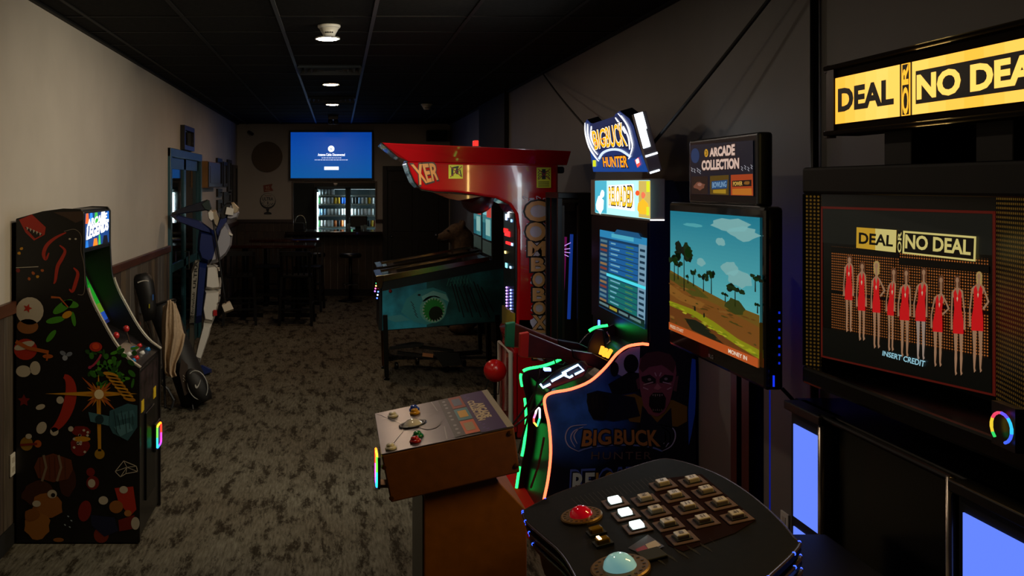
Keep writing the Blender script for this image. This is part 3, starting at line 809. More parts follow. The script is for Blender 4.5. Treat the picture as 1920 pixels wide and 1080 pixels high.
# inside: speaker panel, sloped screen with bezel, control deck, front
ins = [(148, 474), (150, 520)] + [(x - 42, y - 2) for x, y in prof[4:20] if y > 535][::-1]
MB().prism([at(157, 470, ya), at(92, 472, ya), at(82, 500, ya), at(86, 500, ya), at(98, 476, ya), at(157, 474, ya)], (0, yb - ya, 0)).build('speaker_panel', BLACK, t)
s0, s1 = (93, 500), (160, 630)
MB().prism([at(*s0, ya), at(*s1, ya), at(s1[0] - 8, s1[1] + 5, ya), at(s0[0] - 8, s0[1] + 5, ya)], (0, yb - ya, 0)).build('screen_bezel', BLACK, t)
v0, v1 = at(*s0, ya), at(*s1, ya)
nrm = Vector((v0.z - v1.z, 0, v1.x - v0.x)).normalized()
def sc(u, v, l=0): return v1 + (v0 - v1) * v + Vector((0, (yb - ya) * u, 0)) + nrm * (0.002 + l * 0.0007)
mb = MB(); cols = ['#1f9a2c', '#28c22f', '#7fb52a', '#2a62d8', '#1c2a70']
cuts = [0.95, 0.6, 0.3, 0.17, 0.05, 0.0]
for i in range(5):
    mb.add([sc(0.06, cuts[i]), sc(0.94, cuts[i]), sc(0.94, cuts[i + 1]), sc(0.06, cuts[i + 1])], [(0, 1, 2, 3)], i)
mb.build('screen', [em(h, 0.5) for h in cols], t)
deck = [(150, 634), (171, 644), (205, 662), (230, 680), (258, 692), (258, 702), (225, 692), (190, 672), (146, 645)]
MB().prism([at(x, y, ya) for x, y in deck], (0, yb - ya, 0)).build('control_deck', M('control_deck', '#161214', 0.3), t)
for i, (px, py, u, h) in enumerate(((225, 677, .2, '#b02020'), (240, 684, .2, '#1a6fb0'), (225, 677, .35, '#c8c8c8'), (240, 684, .35, '#b02020'), (222, 675, .62, '#1a6fb0'), (240, 684, .62, '#c8c8c8'), (225, 677, .85, '#b02020'), (242, 685, .85, '#1a6fb0'))):
    p = at(px, py, ya) + Vector((0, (yb - ya) * u, 0))
    MB().lathe([(0.018, -0.01), (0.018, 0.006), (0.014, 0.011), (0.001, 0.012)], p, (-0.4, 0, 0.9), 14).build('push_button', pm(h, 0.25), t, smooth=True)
for u in (0.28, 0.72):
    p = at(212, 668, ya) + Vector((0, (yb - ya) * u, 0))
    j = MB().tube([p, p + Vector((-0.02, 0, 0.07))], 0.006, 8).build('joystick', CHROME, t)
    MB().ball(p + Vector((-0.022, 0, 0.085)), 0.02, 12).build('joystick_ball', pm('#b02626', 0.2), j, smooth=True)
MB().box(X5(250), X5(258), ya, yb, Z5(1010), Z5(700)).build('front_panel', M('front_panel', '#12100f', 0.35), t)
a = Art((X5(259), 0, 0), (1, 0, 0))
XF = X5(258)
def fp(yf, z): return Vector((XF, ya + (yb - ya) * yf, z))
a.poly([fp(.02, Z5(770)), fp(.98, Z5(770)), fp(.98, Z5(704)), fp(.02, Z5(704))], M('front_art', '#241a1c', 0.35, var=0.9, scale=14))
a.build('front_art', t)
cd = MB().box(XF, XF + 0.012, ya + 0.16, yb - 0.16, Z5(960), Z5(790)).build('coin_door', BLACKMETAL, t, bevel=0.004)
for (yf, hz) in ((0.12, '#c4a51c'), (0.72, '#c4a51c')):
    MB().box(XF, XF + 0.003, ya + (yb - ya) * yf, ya + (yb - ya) * (yf + 0.12), Z5(782), Z5(760)).build('sticker', pm(hz), t)
RB = ['#ff3020', '#ff8a1a', '#ffe02a', '#5aff3a', '#2affd0', '#2a7aff', '#a03aff', '#ff3ac0']
def ring_light(name, cen, ua, va, ru, rv, parent, n=14, r=0.006, s=5.0, start=0):
    """rounded rectangle of small coloured LEDs"""
    pts = []
    per = []
    for k in range(n * 4):
        q = 2 * math.pi * k / (n * 4)
        cx_, sy_ = math.cos(q), math.sin(q)
        e = 0.35
        per.append(cen + ua * ru * math.copysign(abs(cx_) ** e, cx_) + va * rv * math.copysign(abs(sy_) ** e, sy_))
    L = len(per)
    for i in range(8):
        a0, a1 = i * L // 8, (i + 1) * L // 8
        MB().tube([per[k % L] for k in range(a0, a1 + 1)], r, 6).build(name, em(RB[(i + start) % 8], s), parent)
rc = MB().box(XF + 0.012, XF + 0.03, ya + (yb - ya) * 0.59, ya + (yb - ya) * 0.87, 0.385, 0.545).build('card_reader', BLACK, t, bevel=0.005)
ring_light('reader_light', Vector((XF + 0.032, ya + (yb - ya) * 0.73, 0.464)), Vector((0, 1, 0)), Vector((0, 0, 1)), 0.062, 0.062, rc, s=3.0)
a = Art((XF + 0.0305, 0, 0), (1, 0, 0))
q0 = Vector((XF + 0.0305, ya + (yb - ya) * 0.73, 0.464))
a.poly([q0 + Vector((0, -.04, -.04)), q0 + Vector((0, .04, -.04)), q0 + Vector((0, .04, .04)), q0 + Vector((0, -.04, .04))], em('#1c4a6e', 0.6)); a.build('reader_display', rc)
MB().box(X5(60), X5(240), ya, yb, 0.0, 0.012).build('base_board', BLACKM, t)

# side art: space and jungle motifs printed on the near side
a = Art((0, AY, 0), (0, -1, 0))
RED, DRED, WHT, GRN, YEL, ORG, BLU, BRN, TAN = pm('#a52a1a'), pm('#6f1710'), pm('#b8b2a6'), pm('#3f8a1f'), pm('#c08a1a'), pm('#a8541a'), pm('#3d6a7a'), pm('#3d2012'), pm('#8f5a24')
DGN = pm('#1e4a16')
a.poly([(36, 412), (60, 402), (86, 426), (84, 440), (64, 451), (48, 436)], RED, 1).poly([(46, 425), (80, 440), (66, 447)], pm('#120806'), 2)
for k in range(5): a.poly([(50 + k * 6, 425 + k * 2.6), (54 + k * 6, 427 + k * 2.6), (51 + k * 6, 432 + k * 2.6)], WHT, 3)
for pts in ([(124, 436), (104, 446), (88, 460), (82, 476), (86, 486), (92, 474)], [(112, 460), (122, 470), (116, 485), (108, 500), (104, 525), (101, 532)], [(138, 502), (146, 512), (142, 530), (136, 546), (130, 542)]):
    cv = [tuple(p) for p in curve_pts([Vector(p) for p in pts], 6)]
    a.stroke(cv, [2 + 5 * math.sin(math.pi * i / (len(cv) - 1)) for i in range(len(cv))], RED, 1)
a.stroke([tuple(p) for p in curve_pts([Vector(p) for p in ((120, 434), (140, 430), (152, 442), (152, 470), (158, 500), (158, 548), (146, 552))], 6)], 1.2, pm('#6a625a'), 1)
a.ell(131, 448, 2.2, 1.6, WHT, 2).ell(142, 448, 2.2, 1.6, WHT, 2)
a.stroke([(30, 502), (72, 500)], 1.2, WHT, 1).ell(34, 507, 4, 4, DRED, 2)
for (x, y, m) in ((36, 475, YEL), (40, 466, YEL), (62, 512, ORG), (70, 518, YEL), (55, 522, ORG), (80, 507, ORG)): a.poly(blob(x, y, 3, 3, 7, 0.4, int(x * 3 + y)), m, 1)
# white and red ringed planet
a.ell(56, 583, 26, 26, WHT, 1).ell(52, 612, 20, 14, pm('#8c5a33'), 1).ell(48, 655, 22, 20, RED, 1).ell(46, 648, 20, 7, WHT, 2, rot=-0.3).ell(44, 696, 14, 11, WHT, 1).ell(66, 690, 10, 13, WHT, 1)
a.stroke([(30, 640), (52, 652), (90, 660), (88, 676)], [7, 7, 7, 3], ORG, 3).poly(starpts(52, 578, 9, 4, 5), RED, 2)
# green leaf comet
for (x, y, r0, w, q) in ((118, 575, 22, 8, -0.6), (132, 570, 16, 7, 0.2), (104, 600, 18, 6, -0.2), (138, 598, 14, 4, 1.4), (96, 630, 14, 5, -0.9)): a.ell(x, y, r0, w, GRN, 1, rot=q)
a.ell(126, 590, 10, 6, YEL, 2, rot=-0.5).stroke([(96, 557), (112, 558), (128, 576)], [4, 3, 2], ORG, 2)
# red crescent with white flares
cv = [(112 + 26 * math.cos(q), 757 + 52 * math.sin(q)) for q in [math.radians(d) for d in range(-85, 76, 10)]]
cv = [(x - 8 - 14 * ((y - 757) / 52) , y) for x, y in cv]
a.stroke(cv, [8 + 14 * math.sin(math.pi * i / (len(cv) - 1)) for i in range(len(cv))], RED, 1)
a.ell(76, 763, 9, 5, WHT, 1, rot=-0.3).ell(78, 802, 9, 12, WHT, 1, rot=0.5).ell(102, 809, 8, 8, WHT, 1).ell(113, 750, 7, 7, WHT, 2)
a.poly(starpts(45, 751, 12, 6, 5, -1.57), DRED, 1)
# starburst
a.poly(starpts(186, 739, 46, 6, 4, 0.78), ORG, 2).poly([(85, 738), (186, 733), (258, 738), (186, 744)], YEL, 3).poly([(181, 739), (185, 700), (189, 739), (190, 846), (184, 846)], YEL, 3)
a.poly(starpts(186, 739, 26, 9, 12), pm('#b8701c'), 4).ell(186, 739, 9, 9, pm('#e8d8b0'), 5).ell(187, 851, 9.5, 9.5, pm('#9a7618'), 3)
# green jungle coil with orange scales, red fruit
for k in range(46):
    r = random.Random(k + 3)
    a.ell(r.uniform(165, 256), r.uniform(652, 722), r.uniform(5, 10), r.uniform(2.5, 5), (GRN, DGN, pm('#2c6a1c'))[k % 3], 2 + (k % 3), 9, r.uniform(0, 3))
a.ell(180, 650, 12, 9, RED, 6).ell(180, 649, 7, 6, pm('#c8401a'), 7)
a.stroke([tuple(p) for p in curve_pts([Vector(p) for p in ((166, 690), (176, 684), (186, 672), (190, 664))], 5)], [2, 5, 6, 4, 4, 4, 4, 4, 4, 4, 4, 4, 4, 4, 4, 3], pm('#a03050'), 7)
for k in range(8): a.ell(208 + k * 5, 702 + k * 6.5, 15 - k * 0.4, 4.2, (YEL, pm('#a8741a'))[k % 2], 6, 12, 0.25)
# blue-grey cannon
a.poly([(166, 772), (206, 780), (204, 798), (170, 790)], BLU, 6).ell(187, 786, 8, 9, pm('#16323c'), 7)
a.poly([(206, 770), (240, 756), (258, 760), (258, 800), (240, 826), (212, 812), (204, 796)], pm('#2f5866'), 6).poly([(218, 776), (250, 768), (254, 780), (224, 788)], BLU, 7).poly([(214, 800), (244, 792), (250, 806), (226, 818)], pm('#4a7a8a'), 7)
for k in range(6): a.stroke([(214 + k * 7, 770 + k % 2 * 6), (220 + k * 6, 812 - k % 3 * 8)], 1, pm('#10242c'), 8)
# polka-dot ball, small orange drum, planet flames, crystal, dots
a.poly(blob(152, 808, 18, 10, 14, 0.12, 5), DRED, 1).poly(blob(150, 836, 18, 18, 16, 0.12, 6), DRED, 1).ell(153, 823, 17, 5, YEL, 2)
for k in range(12):
    r = random.Random(k + 60); a.ell(152 + r.uniform(-15, 15), 828 + r.uniform(-26, 22), 2.6, 2.4, WHT, 3, 8)
a.ell(133, 804, 5, 5, WHT, 2).ell(50, 832, 12, 13, pm('#8a6a1c'), 1).ell(54, 818, 6, 5, WHT, 2).ell(71, 832, 7, 7, ORG, 1).stroke([(38, 834), (70, 832)], 4, DRED, 3)
a.ell(170, 885, 8, 8, DRED, 1).ell(174, 905, 12, 13, DRED, 1).ell(172, 906, 7, 8, WHT, 2).ell(177, 783, 1, 1, WHT, 1)
GEM = [(216, 884), (232, 864), (256, 874), (258, 884), (236, 888), (226, 894)]
for i in range(len(GEM)): a.stroke([GEM[i], GEM[(i + 1) % len(GEM)]], 1.3, WHT, 1).stroke([GEM[i], (238, 876)], 1.0, WHT, 1)
# barrel
a.poly([(72, 858), (100, 850), (134, 862), (137, 880), (128, 898), (100, 904), (72, 896), (64, 876)], pm('#5e2f18'), 2)
for x in (84, 112): a.stroke([(x - 2, 853), (x + 3, 876), (x - 5, 902)], 4.5, pm('#7a6a5a'), 3)
for x in (75, 93, 103, 122): a.stroke([(x, 856), (x + 1, 898)], 0.8, BRN, 3)
# brown and orange asteroids
a.poly(blob(72, 925, 30, 24, 18, 0.14, 11), BRN, 1).poly(blob(126, 900, 17, 30, 14, 0.14, 12), pm('#3a1a10'), 1).poly(blob(88, 950, 30, 24, 16, 0.15, 13), TAN, 2).poly(blob(70, 985, 24, 26, 16, 0.12, 14), pm('#9a6526'), 3).poly(blob(60, 965, 14, 12, 10, 0.15, 15), pm('#84521e'), 4)
a.ell(98, 926, 9, 8, WHT, 3).ell(100, 928, 4, 4, pm('#1a1008'), 4).ell(69, 944, 8, 6, WHT, 5).ell(110, 1012, 10, 4, TAN, 2)
# red and blue rocket, red shells
a.ell(159, 958, 12, 20, pm('#7a1c14'), 1, rot=0.2).ell(190, 1003, 14, 15, pm('#7a2a14'), 1).poly([(170, 965), (215, 970), (222, 995), (196, 1006), (172, 985)], pm('#14183a'), 2)
a.poly([(215, 915), (250, 912), (256, 955), (244, 968), (222, 940)], RED, 2).ell(232, 918, 8, 7, WHT, 3).ell(218, 950, 13, 12, TAN, 3).poly([(222, 975), (252, 965), (256, 990), (224, 996)], DRED, 2).ell(194, 938, 9, 8, WHT, 3).ell(254, 981, 8, 12, WHT, 3).ell(240, 962, 7, 6, pm('#a87038'), 4)
for (x, y) in ((128, 968), (134, 976), (122, 984), (131, 988)): a.ell(x, y, 2.2, 1.2, pm('#9ab0c0'), 1, 6, 0.6)
a.ell(122, 671, 5, 5, pm('#8a94a8'), 2).ell(118, 662, 6, 4, pm('#6a7488'), 1, rot=0.5).ell(130, 664, 6, 4, pm('#6a7488'), 1, rot=-0.4).ell(90, 668, 10, 4, ORG, 2)
a.poly([(100, 398), (156, 396), (156, 412), (142, 418), (124, 408)], pm('#3b2a20'), 1)
a.build('side_art', t)

# ================================================================ golf bag, clubs, towel
t = thing('golf_bag', 'black golf bag with a white swoosh pocket leaning behind the arcade cabinet', 'golf bag', (-1.25, 8.2, 0))
BAGM = M('bag_fabric', '#101012', 0.6, var=0.3, scale=20)
base, mouth = Vector((-1.2, 8.25, 0.02)), Vector((-1.555, 8.45, 0.84))
ax = (mouth - base).normalized()
sx = ax.cross(Vector((0, 1, 0))).normalized(); sy = sx.cross(ax)
def bag_ring(tt, r, e=1.0): return [base + (mouth - base) * tt + (sx * math.cos(2 * math.pi * k / 16) * r + sy * math.sin(2 * math.pi * k / 16) * r * e) for k in range(16)]
MB().loft([bag_ring(0, .125), bag_ring(.05, .14), bag_ring(.3, .135), bag_ring(.6, .12), bag_ring(.95, .125), bag_ring(1, .13), bag_ring(1.0, .115), bag_ring(.9, .105)]).build('body', BAGM, t, smooth=True)
MB().tube([p for p in bag_ring(1.0, .128)] + [bag_ring(1.0, .128)[0]], 0.012, 6).build('top_collar', BLACK, t)
pk = at(371, 722, 8.02)
pax = (Vector((0.55, -0.83, 0)), ax.cross(Vector((0.55, -0.83, 0))).normalized(), ax)
pocket = MB().ball(pk, (0.055, 0.085, 0.15), 20, axes=(Vector((0.3, -0.95, 0)).normalized(), Vector((0.95, 0.3, 0.0)), Vector((-0.38, 0.05, 0.92)).normalized())).build('pocket', BAGM, t, smooth=True)
a = Art(at(371, 722, 7.955), (0.05, -1, 0.02))
a.stroke([tuple(p) for p in curve_pts([Vector(p) for p in ((366, 721), (368.5, 726.5), (372, 723), (375, 716), (376, 712))], 6)], [1.2, 1.8, 2.4, 3, 3.2, 3.4, 3.4, 3.2, 3, 2.6, 2.4, 2.2, 2, 1.8, 1.6, 1.4, 1.2, 1.0, .9, .8, .7, .6, .5, .4, .3][:25], pm('#b8b8b4'), 1)
a.build('swoosh', pocket)
EL = [(370.5 + 19 * math.cos(q) * 0.98 + 4 * math.sin(q), 722 + 27 * math.sin(q)) for q in [2 * math.pi * i / 24 for i in range(25)]]
MB().tube([at(x, y, 7.99) for x, y in EL], 0.004, 6).build('piping', pm('#a8aaa8'), pocket)
MB().hull([at(x, y, yy) for (x, y) in ((340, 672), (352, 684), (356, 735), (346, 742), (336, 700)) for yy in (8.02, 8.15)]).build('side_pocket', M('bag_grey', '#3a2f2a', 0.6), t)
a = Art((0, 8.02, 0), (0, -1, 0))
for k in range(7): a.ell(344 + k % 3 * 1.6, 704 + k * 1.8, 1.1, 0.8, pm('#b0aca4'), 1, 6)
a.build('printed_mark', t)
MB().tube([at(x, y, 8.1) for x, y in ((300, 715), (315, 730), (326, 750), (322, 765))], 0.012, 6).build('strap', M('bag_strap', '#2b2c30', 0.5), t)
MB().tube([at(305, 640, 8.35), at(310, 765, 7.9)], 0.01, 6).build('stand_leg', BLACKMETAL, t)
MB().tube([at(345, 650, 8.3), at(362, 768, 8.05)], 0.01, 6).build('stand_leg', BLACKMETAL, t)

g = 'golf clubs standing in the bag'
t = thing('golf_driver', 'golf driver with a black fabric headcover standing in the golf bag', 'golf club', at(280, 600, 8.42), g)
hc = [(282, 600, .05), (279, 580, .062), (275, 555, .07), (270, 532, .078), (266, 520, .072), (264, 513, .04)]
rings = []
for (x, y, r) in hc:
    p = at(x, y, 8.1); rings.append([p + Vector((math.cos(2 * math.pi * k / 14) * r * 1.05, math.sin(2 * math.pi * k / 14) * r * 0.8, math.cos(2 * math.pi * k / 14) * r * 0.25)) for k in range(14)])
h_ = MB().loft(rings).build('headcover', M('headcover_black', '#0e0e10', 0.5), t, smooth=True)
a = Art((0, 8.035, 0), (0, -1, 0))
a.stroke([tuple(p) for p in curve_pts([Vector(p) for p in ((258, 530), (263, 528), (268, 526.5), (273, 526), (279, 527))], 3)], 2.0, pm('#b8b4ac'), 1).rect(286, 552, 288, 563, pm('#2a62b8'), 1).rect(279, 570, 281, 578, pm('#a8a020'), 1)
a.build('printed_mark', h_)
MB().tube([at(282, 598, 8.1), at(300, 700, 8.35)], 0.008, 6).build('shaft', CHROME, t)
for (px, py, colr, lab, yy) in ((238, 574, '#b06a60', 'pink-headed golf club at the far left of the bag', 8.36), (262, 586, '#9a9a98', 'silver iron golf club beside the headcover', 8.34), (254, 610, '#b8786c', 'copper-pink golf club lowest in the bag', 8.3)):
    t = thing('golf_club', lab, 'golf club', at(px + 14, py + 40, yy), g)
    p = at(px, py, yy)
    MB().hull([p + Vector(v) for v in ((-.045, -.02, .0), (.045, -.02, -.01), (.05, -.015, .035), (-.04, -.018, .05), (-.04, .02, .0), (.045, .02, -.01), (.045, .015, .03), (-.035, .015, .045))]).build('club_head', M('club_' + colr.strip('#'), colr, 0.3, 0.6), t, bevel=0.006)
    MB().tube([p + Vector((.03, 0, .0)), at(px + 40, py + 100, 8.4)], 0.006, 6).build('shaft', CHROME, t)

# towel: a folded sheet hanging over the bag
TOWEL = M('towel_cloth', '#b09a80', 0.9, var=0.12, scale=60, bump=0.6)
outline = [((308, 574), (318, 562), (330, 571)), ((304, 590), (318, 578), (338, 592)), ((303, 610), (318, 606), (344, 624)), ((303, 632), (320, 632), (345, 627)), ((304, 655), (318, 656), (341, 650)), ((306, 680), (316, 684), (330, 682)), ((308, 698), (318, 702), (328, 696)), ((316, 703), (322, 708), (332, 705))]
nu, nv = 24, 28
gridp = []
for j in range(nv):
    f = j / (nv - 1) * (len(outline) - 1); k = min(int(f), len(outline) - 2); w = f - k
    row = []
    A = [Vector(outline[k][m]).lerp(Vector(outline[k + 1][m]), w) for m in range(3)]
    for i in range(nu):
        u = i / (nu - 1)
        p = A[0].lerp(A[1], u * 2) if u < 0.5 else A[1].lerp(A[2], u * 2 - 1)
        d = 0.035 * math.sin(u * 15 + j * 0.13) * min(1, 0.25 + j / nv * 1.3) + 0.012 * math.sin(u * 31 + j * 0.3)
        row.append(at(p.x, p.y, 7.98 + d - 0.05 * math.sin(math.pi * u)))
    gridp.append(row)
mb = MB()
mb.loft(gridp, cap=False, close=False)
o = mb.build('towel', TOWEL, smooth=True)
so = o.modifiers.new('thickness', 'SOLIDIFY'); so.thickness = 0.012; so.offset = 1
tag(o, 'beige cotton towel draped over the golf bag', 'towel')

# ================================================================ faceted golfer statue and club
GY = 9.62
NAVY, GWHT, GGRY, GDK, GSTRIP = M('statue_navy', '#1c2a60', 0.35), M('statue_white', '#d8d4cc', 0.5), M('statue_grey', '#9a9aa4', 0.5), M('statue_dark', '#14161c', 0.4), M('statue_strip', '#8a857a', 0.6)
t = thing('golfer_statue', 'faceted paper-craft golfer statue in navy and white at the end of a swing', 'statue', at(378, 700, GY))
def facet(name, m, front, back=None, y0=GY - 0.1, y1=GY + 0.1, ridge=None, k=0.78, label=None):
    cxp = sum(p[0] for p in front) / len(front); cyp = sum(p[1] for p in front) / len(front)
    mb = MB()
    ym_ = (y0 + y1) / 2
    pts = [at(x, y, ym_) for x, y in front]
    pts += [at(cxp + (x - cxp) * k, cyp + (y - cyp) * k, y0) for x, y in front]
    pts += [at(cxp + (x - cxp) * k, cyp + (y - cyp) * k, y1) for x, y in front]
    if ridge: pts += [at(x, y, yy) for x, y, yy in ridge]
    return mb.hull(pts).build(name, m, t, label=label)
facet('chest', NAVY, [(371, 448), (374, 430), (402, 436), (409, 450), (414, 476), (404, 490), (390, 494), (376, 488), (370, 470)], y0=GY - 0.14, y1=GY + 0.14)
facet('chest_front', GGRY, [(414, 424), (423, 412), (428, 434), (436, 441), (434, 460), (424, 478), (408, 492), (392, 496), (404, 486), (412, 468)], y0=GY - 0.15, y1=GY + 0.12, label='light grey shirt front')
facet('neck', NAVY, [(402, 436), (414, 405), (421, 398), (428, 408), (424, 420), (414, 440), (408, 450)], y0=GY - 0.09, y1=GY + 0.09)
facet('collar', GWHT, [(428, 434), (437, 440), (436, 443), (428, 440)], y0=GY - 0.16, y1=GY - 0.05)
facet('head', GDK, [(412, 402), (417, 387), (425, 380), (436, 379), (430, 398), (422, 412), (414, 414)], y0=GY - 0.11, y1=GY + 0.1, label='dark hair and cap')
facet('face', GGRY, [(434, 380), (446, 390), (449, 399), (445, 409), (432, 413), (424, 411), (427, 396), (430, 384)], y0=GY - 0.1, y1=GY + 0.08)
facet('cap_peak', GWHT, [(425, 388), (439, 391), (437, 404), (422, 402)], y0=GY - 0.16, y1=GY - 0.08, k=0.95)
facet('cap_top', M('statue_tan', '#a89880', 0.5), [(433, 380), (438, 379), (449, 390), (446, 399), (439, 402), (436, 392)], y0=GY - 0.12, y1=GY - 0.02)
facet('upper_arm', NAVY, [(320, 405), (327, 401), (350, 408), (376, 414), (400, 432), (404, 441), (385, 436), (356, 424), (332, 415)], y0=GY - 0.12, y1=GY + 0.02)
facet('forearm', M('statue_sleeve', '#0f1426', 0.35), [(320, 404), (323, 398), (346, 388), (372, 381), (386, 375), (392, 379), (391, 394), (376, 395), (350, 396)], y0=GY - 0.2, y1=GY - 0.08)
facet('hand', M('statue_glove', '#1b2e2c', 0.5), [(376, 382), (388, 374), (393, 376), (397, 390), (394, 397), (384, 394)], y0=GY - 0.22, y1=GY - 0.1, label='dark green glove')
facet('hand', GWHT, [(389, 397), (394, 393), (400, 398), (402, 412), (396, 416), (391, 410)], y0=GY - 0.24, y1=GY - 0.12, label='white gloved hand')
facet('far_arm', M('statue_tan', '#a89880'), [(398, 394), (405, 393), (413, 410), (408, 428), (400, 420), (402, 408)], y0=GY - 0.06, y1=GY + 0.1)
facet('hip', GWHT, [(387, 497), (402, 495), (412, 499), (416, 520), (414, 543), (398, 545), (384, 542), (388, 520)], y0=GY - 0.14, y1=GY + 0.14)
facet('thigh', GWHT, [(384, 543), (414, 541), (413, 560), (405, 590), (398, 607), (382, 604), (378, 580)], y0=GY - 0.12, y1=GY + 0.1)
facet('shin', GWHT, [(382, 604), (398, 606), (392, 630), (382, 660), (375, 680), (364, 676), (371, 645)], y0=GY - 0.09, y1=GY + 0.07)
facet('ankle', GGRY, [(358, 676), (374, 677), (374, 700), (362, 702)], y0=GY - 0.07, y1=GY + 0.07)
facet('trouser_back', NAVY, [(373, 488), (389, 492), (386, 520), (382, 560), (378, 604), (366, 607), (368, 560), (372, 520)], y0=GY - 0.1, y1=GY + 0.12)
facet('side_strip', GSTRIP, [(359, 505), (366, 488), (374, 486), (372, 520), (367, 560), (364, 605), (355, 606), (358, 555)], y0=GY - 0.1, y1=GY + 0.1, label='grey lettered strip')
facet('rear_leg', M('statue_shade', '#3b382f', 0.7), [(355, 606), (364, 606), (365, 640), (360, 690), (352, 696), (355, 650)], y0=GY + 0.0, y1=GY + 0.2)
facet('shoe', NAVY, [(370, 686), (380, 684), (397, 692), (397, 699), (384, 704), (368, 705)], y0=GY - 0.08, y1=GY + 0.06)
a = Art((0, GY - 0.103, 0), (0, -1, 0))
a.text('ULTRA', [(362.0, 540), (365.2, 490), (371.5, 490), (367.0, 540)], pm('#15140f'), 1, 0.02)
a.text('Michelob', [(357.5, 596), (361, 548), (366, 548), (362.5, 596)], pm('#15140f'), 1, 0.0, 0.3)
a.build('lettering', t)
a = Art((0, GY - 0.142, 0), (0, -1, 0))
a.rect(400, 581, 407, 592, pm('#a01818'), 3)
for (x, y, w, h) in ((408, 498, 5, 3), (409, 508, 5, 12), (411, 516, 3, 2), (412, 539, 4, 2), (411, 552, 4, 4), (408, 567, 4, 2)): a.rect(x, y, x + w, y + h, pm('#101218'), 3)
a.build('printed_marks', t)
t = thing('golf_club', 'dark golf club with a white block head held by the golfer statue', 'golf club', at(428, 590, GY - 0.2))
MB().tube([at(397, 398, GY - 0.2), at(404, 440, GY - 0.2), at(413, 500, GY - 0.2), at(421, 555, GY - 0.2), at(424, 572, GY - 0.2)], [0.012, 0.011, 0.010, 0.009, 0.008], 8).build('shaft', BLACK, t, smooth=True)
MB().hull([at(*p) for p in ((416, 573, GY - .26), (432, 566, GY - .26), (438, 579, GY - .26), (421, 585, GY - .26), (417, 570, GY - .12), (430, 564, GY - .12), (438, 582, GY - .12), (422, 588, GY - .14))]).build('club_head', M('club_block', '#c9bba6', 0.5), t)
# ================================================================ pinball machines
PYN, PYF = 9.37, 9.98
t = thing('pinball_machine', 'pinball machine with a blue shark on its side, beside the red boxing machine', 'pinball machine', (ux(720, PYN), PYN, 0), 'pinball machines')
pin = t
PB = M('pinball_body', '#0f1820', 0.35)
RAILM = M('pinball_rail', '#8a7a60', 0.18, 1.0)
w_ = PYF - PYN
body = [(712, 527), (915, 488), (945, 486), (945, 604), (880, 608), (716, 621)]
MB().prism([at(x, y, PYN) for x, y in body], (0, w_, 0)).build('cabinet', PB, t, bevel=0.004)
for yy in (PYN - 0.012, PYF - 0.012):
    s_ = yy - PYN
    MB().prism([at(x, y, PYN) + Vector((0, s_, 0)) for x, y in ((706, 518), (916, 481), (918, 489), (709, 530))], (0, 0.03, 0)).build('side_rail', RAILM, t, bevel=0.003)
MB().prism([at(x, y, PYN) + Vector((0, -0.015, 0)) for x, y in ((704, 517), (718, 515), (720, 523), (716, 541), (707, 541))], (0, w_ + 0.03, 0)).build('lock_bar', RAILM, t, bevel=0.006)
g0, g1 = at(716, 519, PYN), at(914, 484, PYN)
MB().add([g0, g1, g1 + Vector((0, w_, 0)), g0 + Vector((0, w_, 0))], [(0, 1, 2, 3)]).build('playfield_glass', M('playfield_glass', '#161310', 0.06, spec=0.7), t)
MB().prism([at(x, y, PYN) for x, y in ((712, 540), (716, 540), (716, 621), (710, 618))], (0, w_, 0)).build('front_panel', PB, t)
LEG = M('pinball_leg', '#0c0c0d', 0.35, 0.5)
LEG_LIT = M('pinball_leg_orange_lit', '#4a2f18', 0.3, 0.7)  # the black leg again, with orange light put into its colour
for (px, ptop, dx, yy, m) in ((722, 590, 3, PYN - 0.005, LEG), (932, 590, 4, PYN - 0.005, LEG), (722, 590, 3, PYF - 0.03, LEG_LIT), (932, 590, 4, PYF - 0.03, LEG)):
    p0 = at(px, ptop, PYN) + Vector((0, yy - PYN, 0)); p1 = Vector((ux(px + dx, PYN), yy, 0.03))
    lg = MB().bar(p0, p1, 0.045, 0.04, (0, 1, 0)).build('leg', m, t, bevel=0.003)
    MB().lathe([(0.03, 0), (0.03, 0.012), (0.012, 0.02), (0.012, 0.06)], Vector((p1.x, p1.y, 0)), seg=12).build('leveller', LEG, lg)
bb = [(922, 372), (948, 370), (952, 488), (922, 488)]
MB().prism([at(x, y, PYN) for x, y in bb], (0, w_, 0)).build('backbox', BLACK, t, bevel=0.006)
XT = ux(922, PYN) - 0.001
a = Art((XT, 0, 0), (-1, 0, 0))
def tl(u, z): return Vector((XT, PYN + 0.02 + (w_ - 0.04) * u, z))
zt, zb_ = vz(374, PYN), vz(452, PYN)
for (u0, u1, v0, v1, h, s) in ((0, 1, 0, 1, '#3d8f96', .55), (0, .5, .55, 1, '#c0392a', .9), (.5, .9, .6, .95, '#7fc4cc', .8), (.1, .6, .1, .5, '#9fd0c8', .6), (.6, 1, 0, .4, '#1c4a60', .5)):
    a.poly([tl(u0, zb_ + (zt - zb_) * v0), tl(u1, zb_ + (zt - zb_) * v0), tl(u1, zb_ + (zt - zb_) * v1), tl(u0, zb_ + (zt - zb_) * v1)], em(h, s), int(u0 * 10 + v0 * 10) % 3)
a.poly([tl(0, zb_ - .02), tl(1, zb_ - .02), tl(1, zb_ - .15), tl(0, zb_ - .15)], em('#4a5a50', .25))
a.build('back_glass', t)
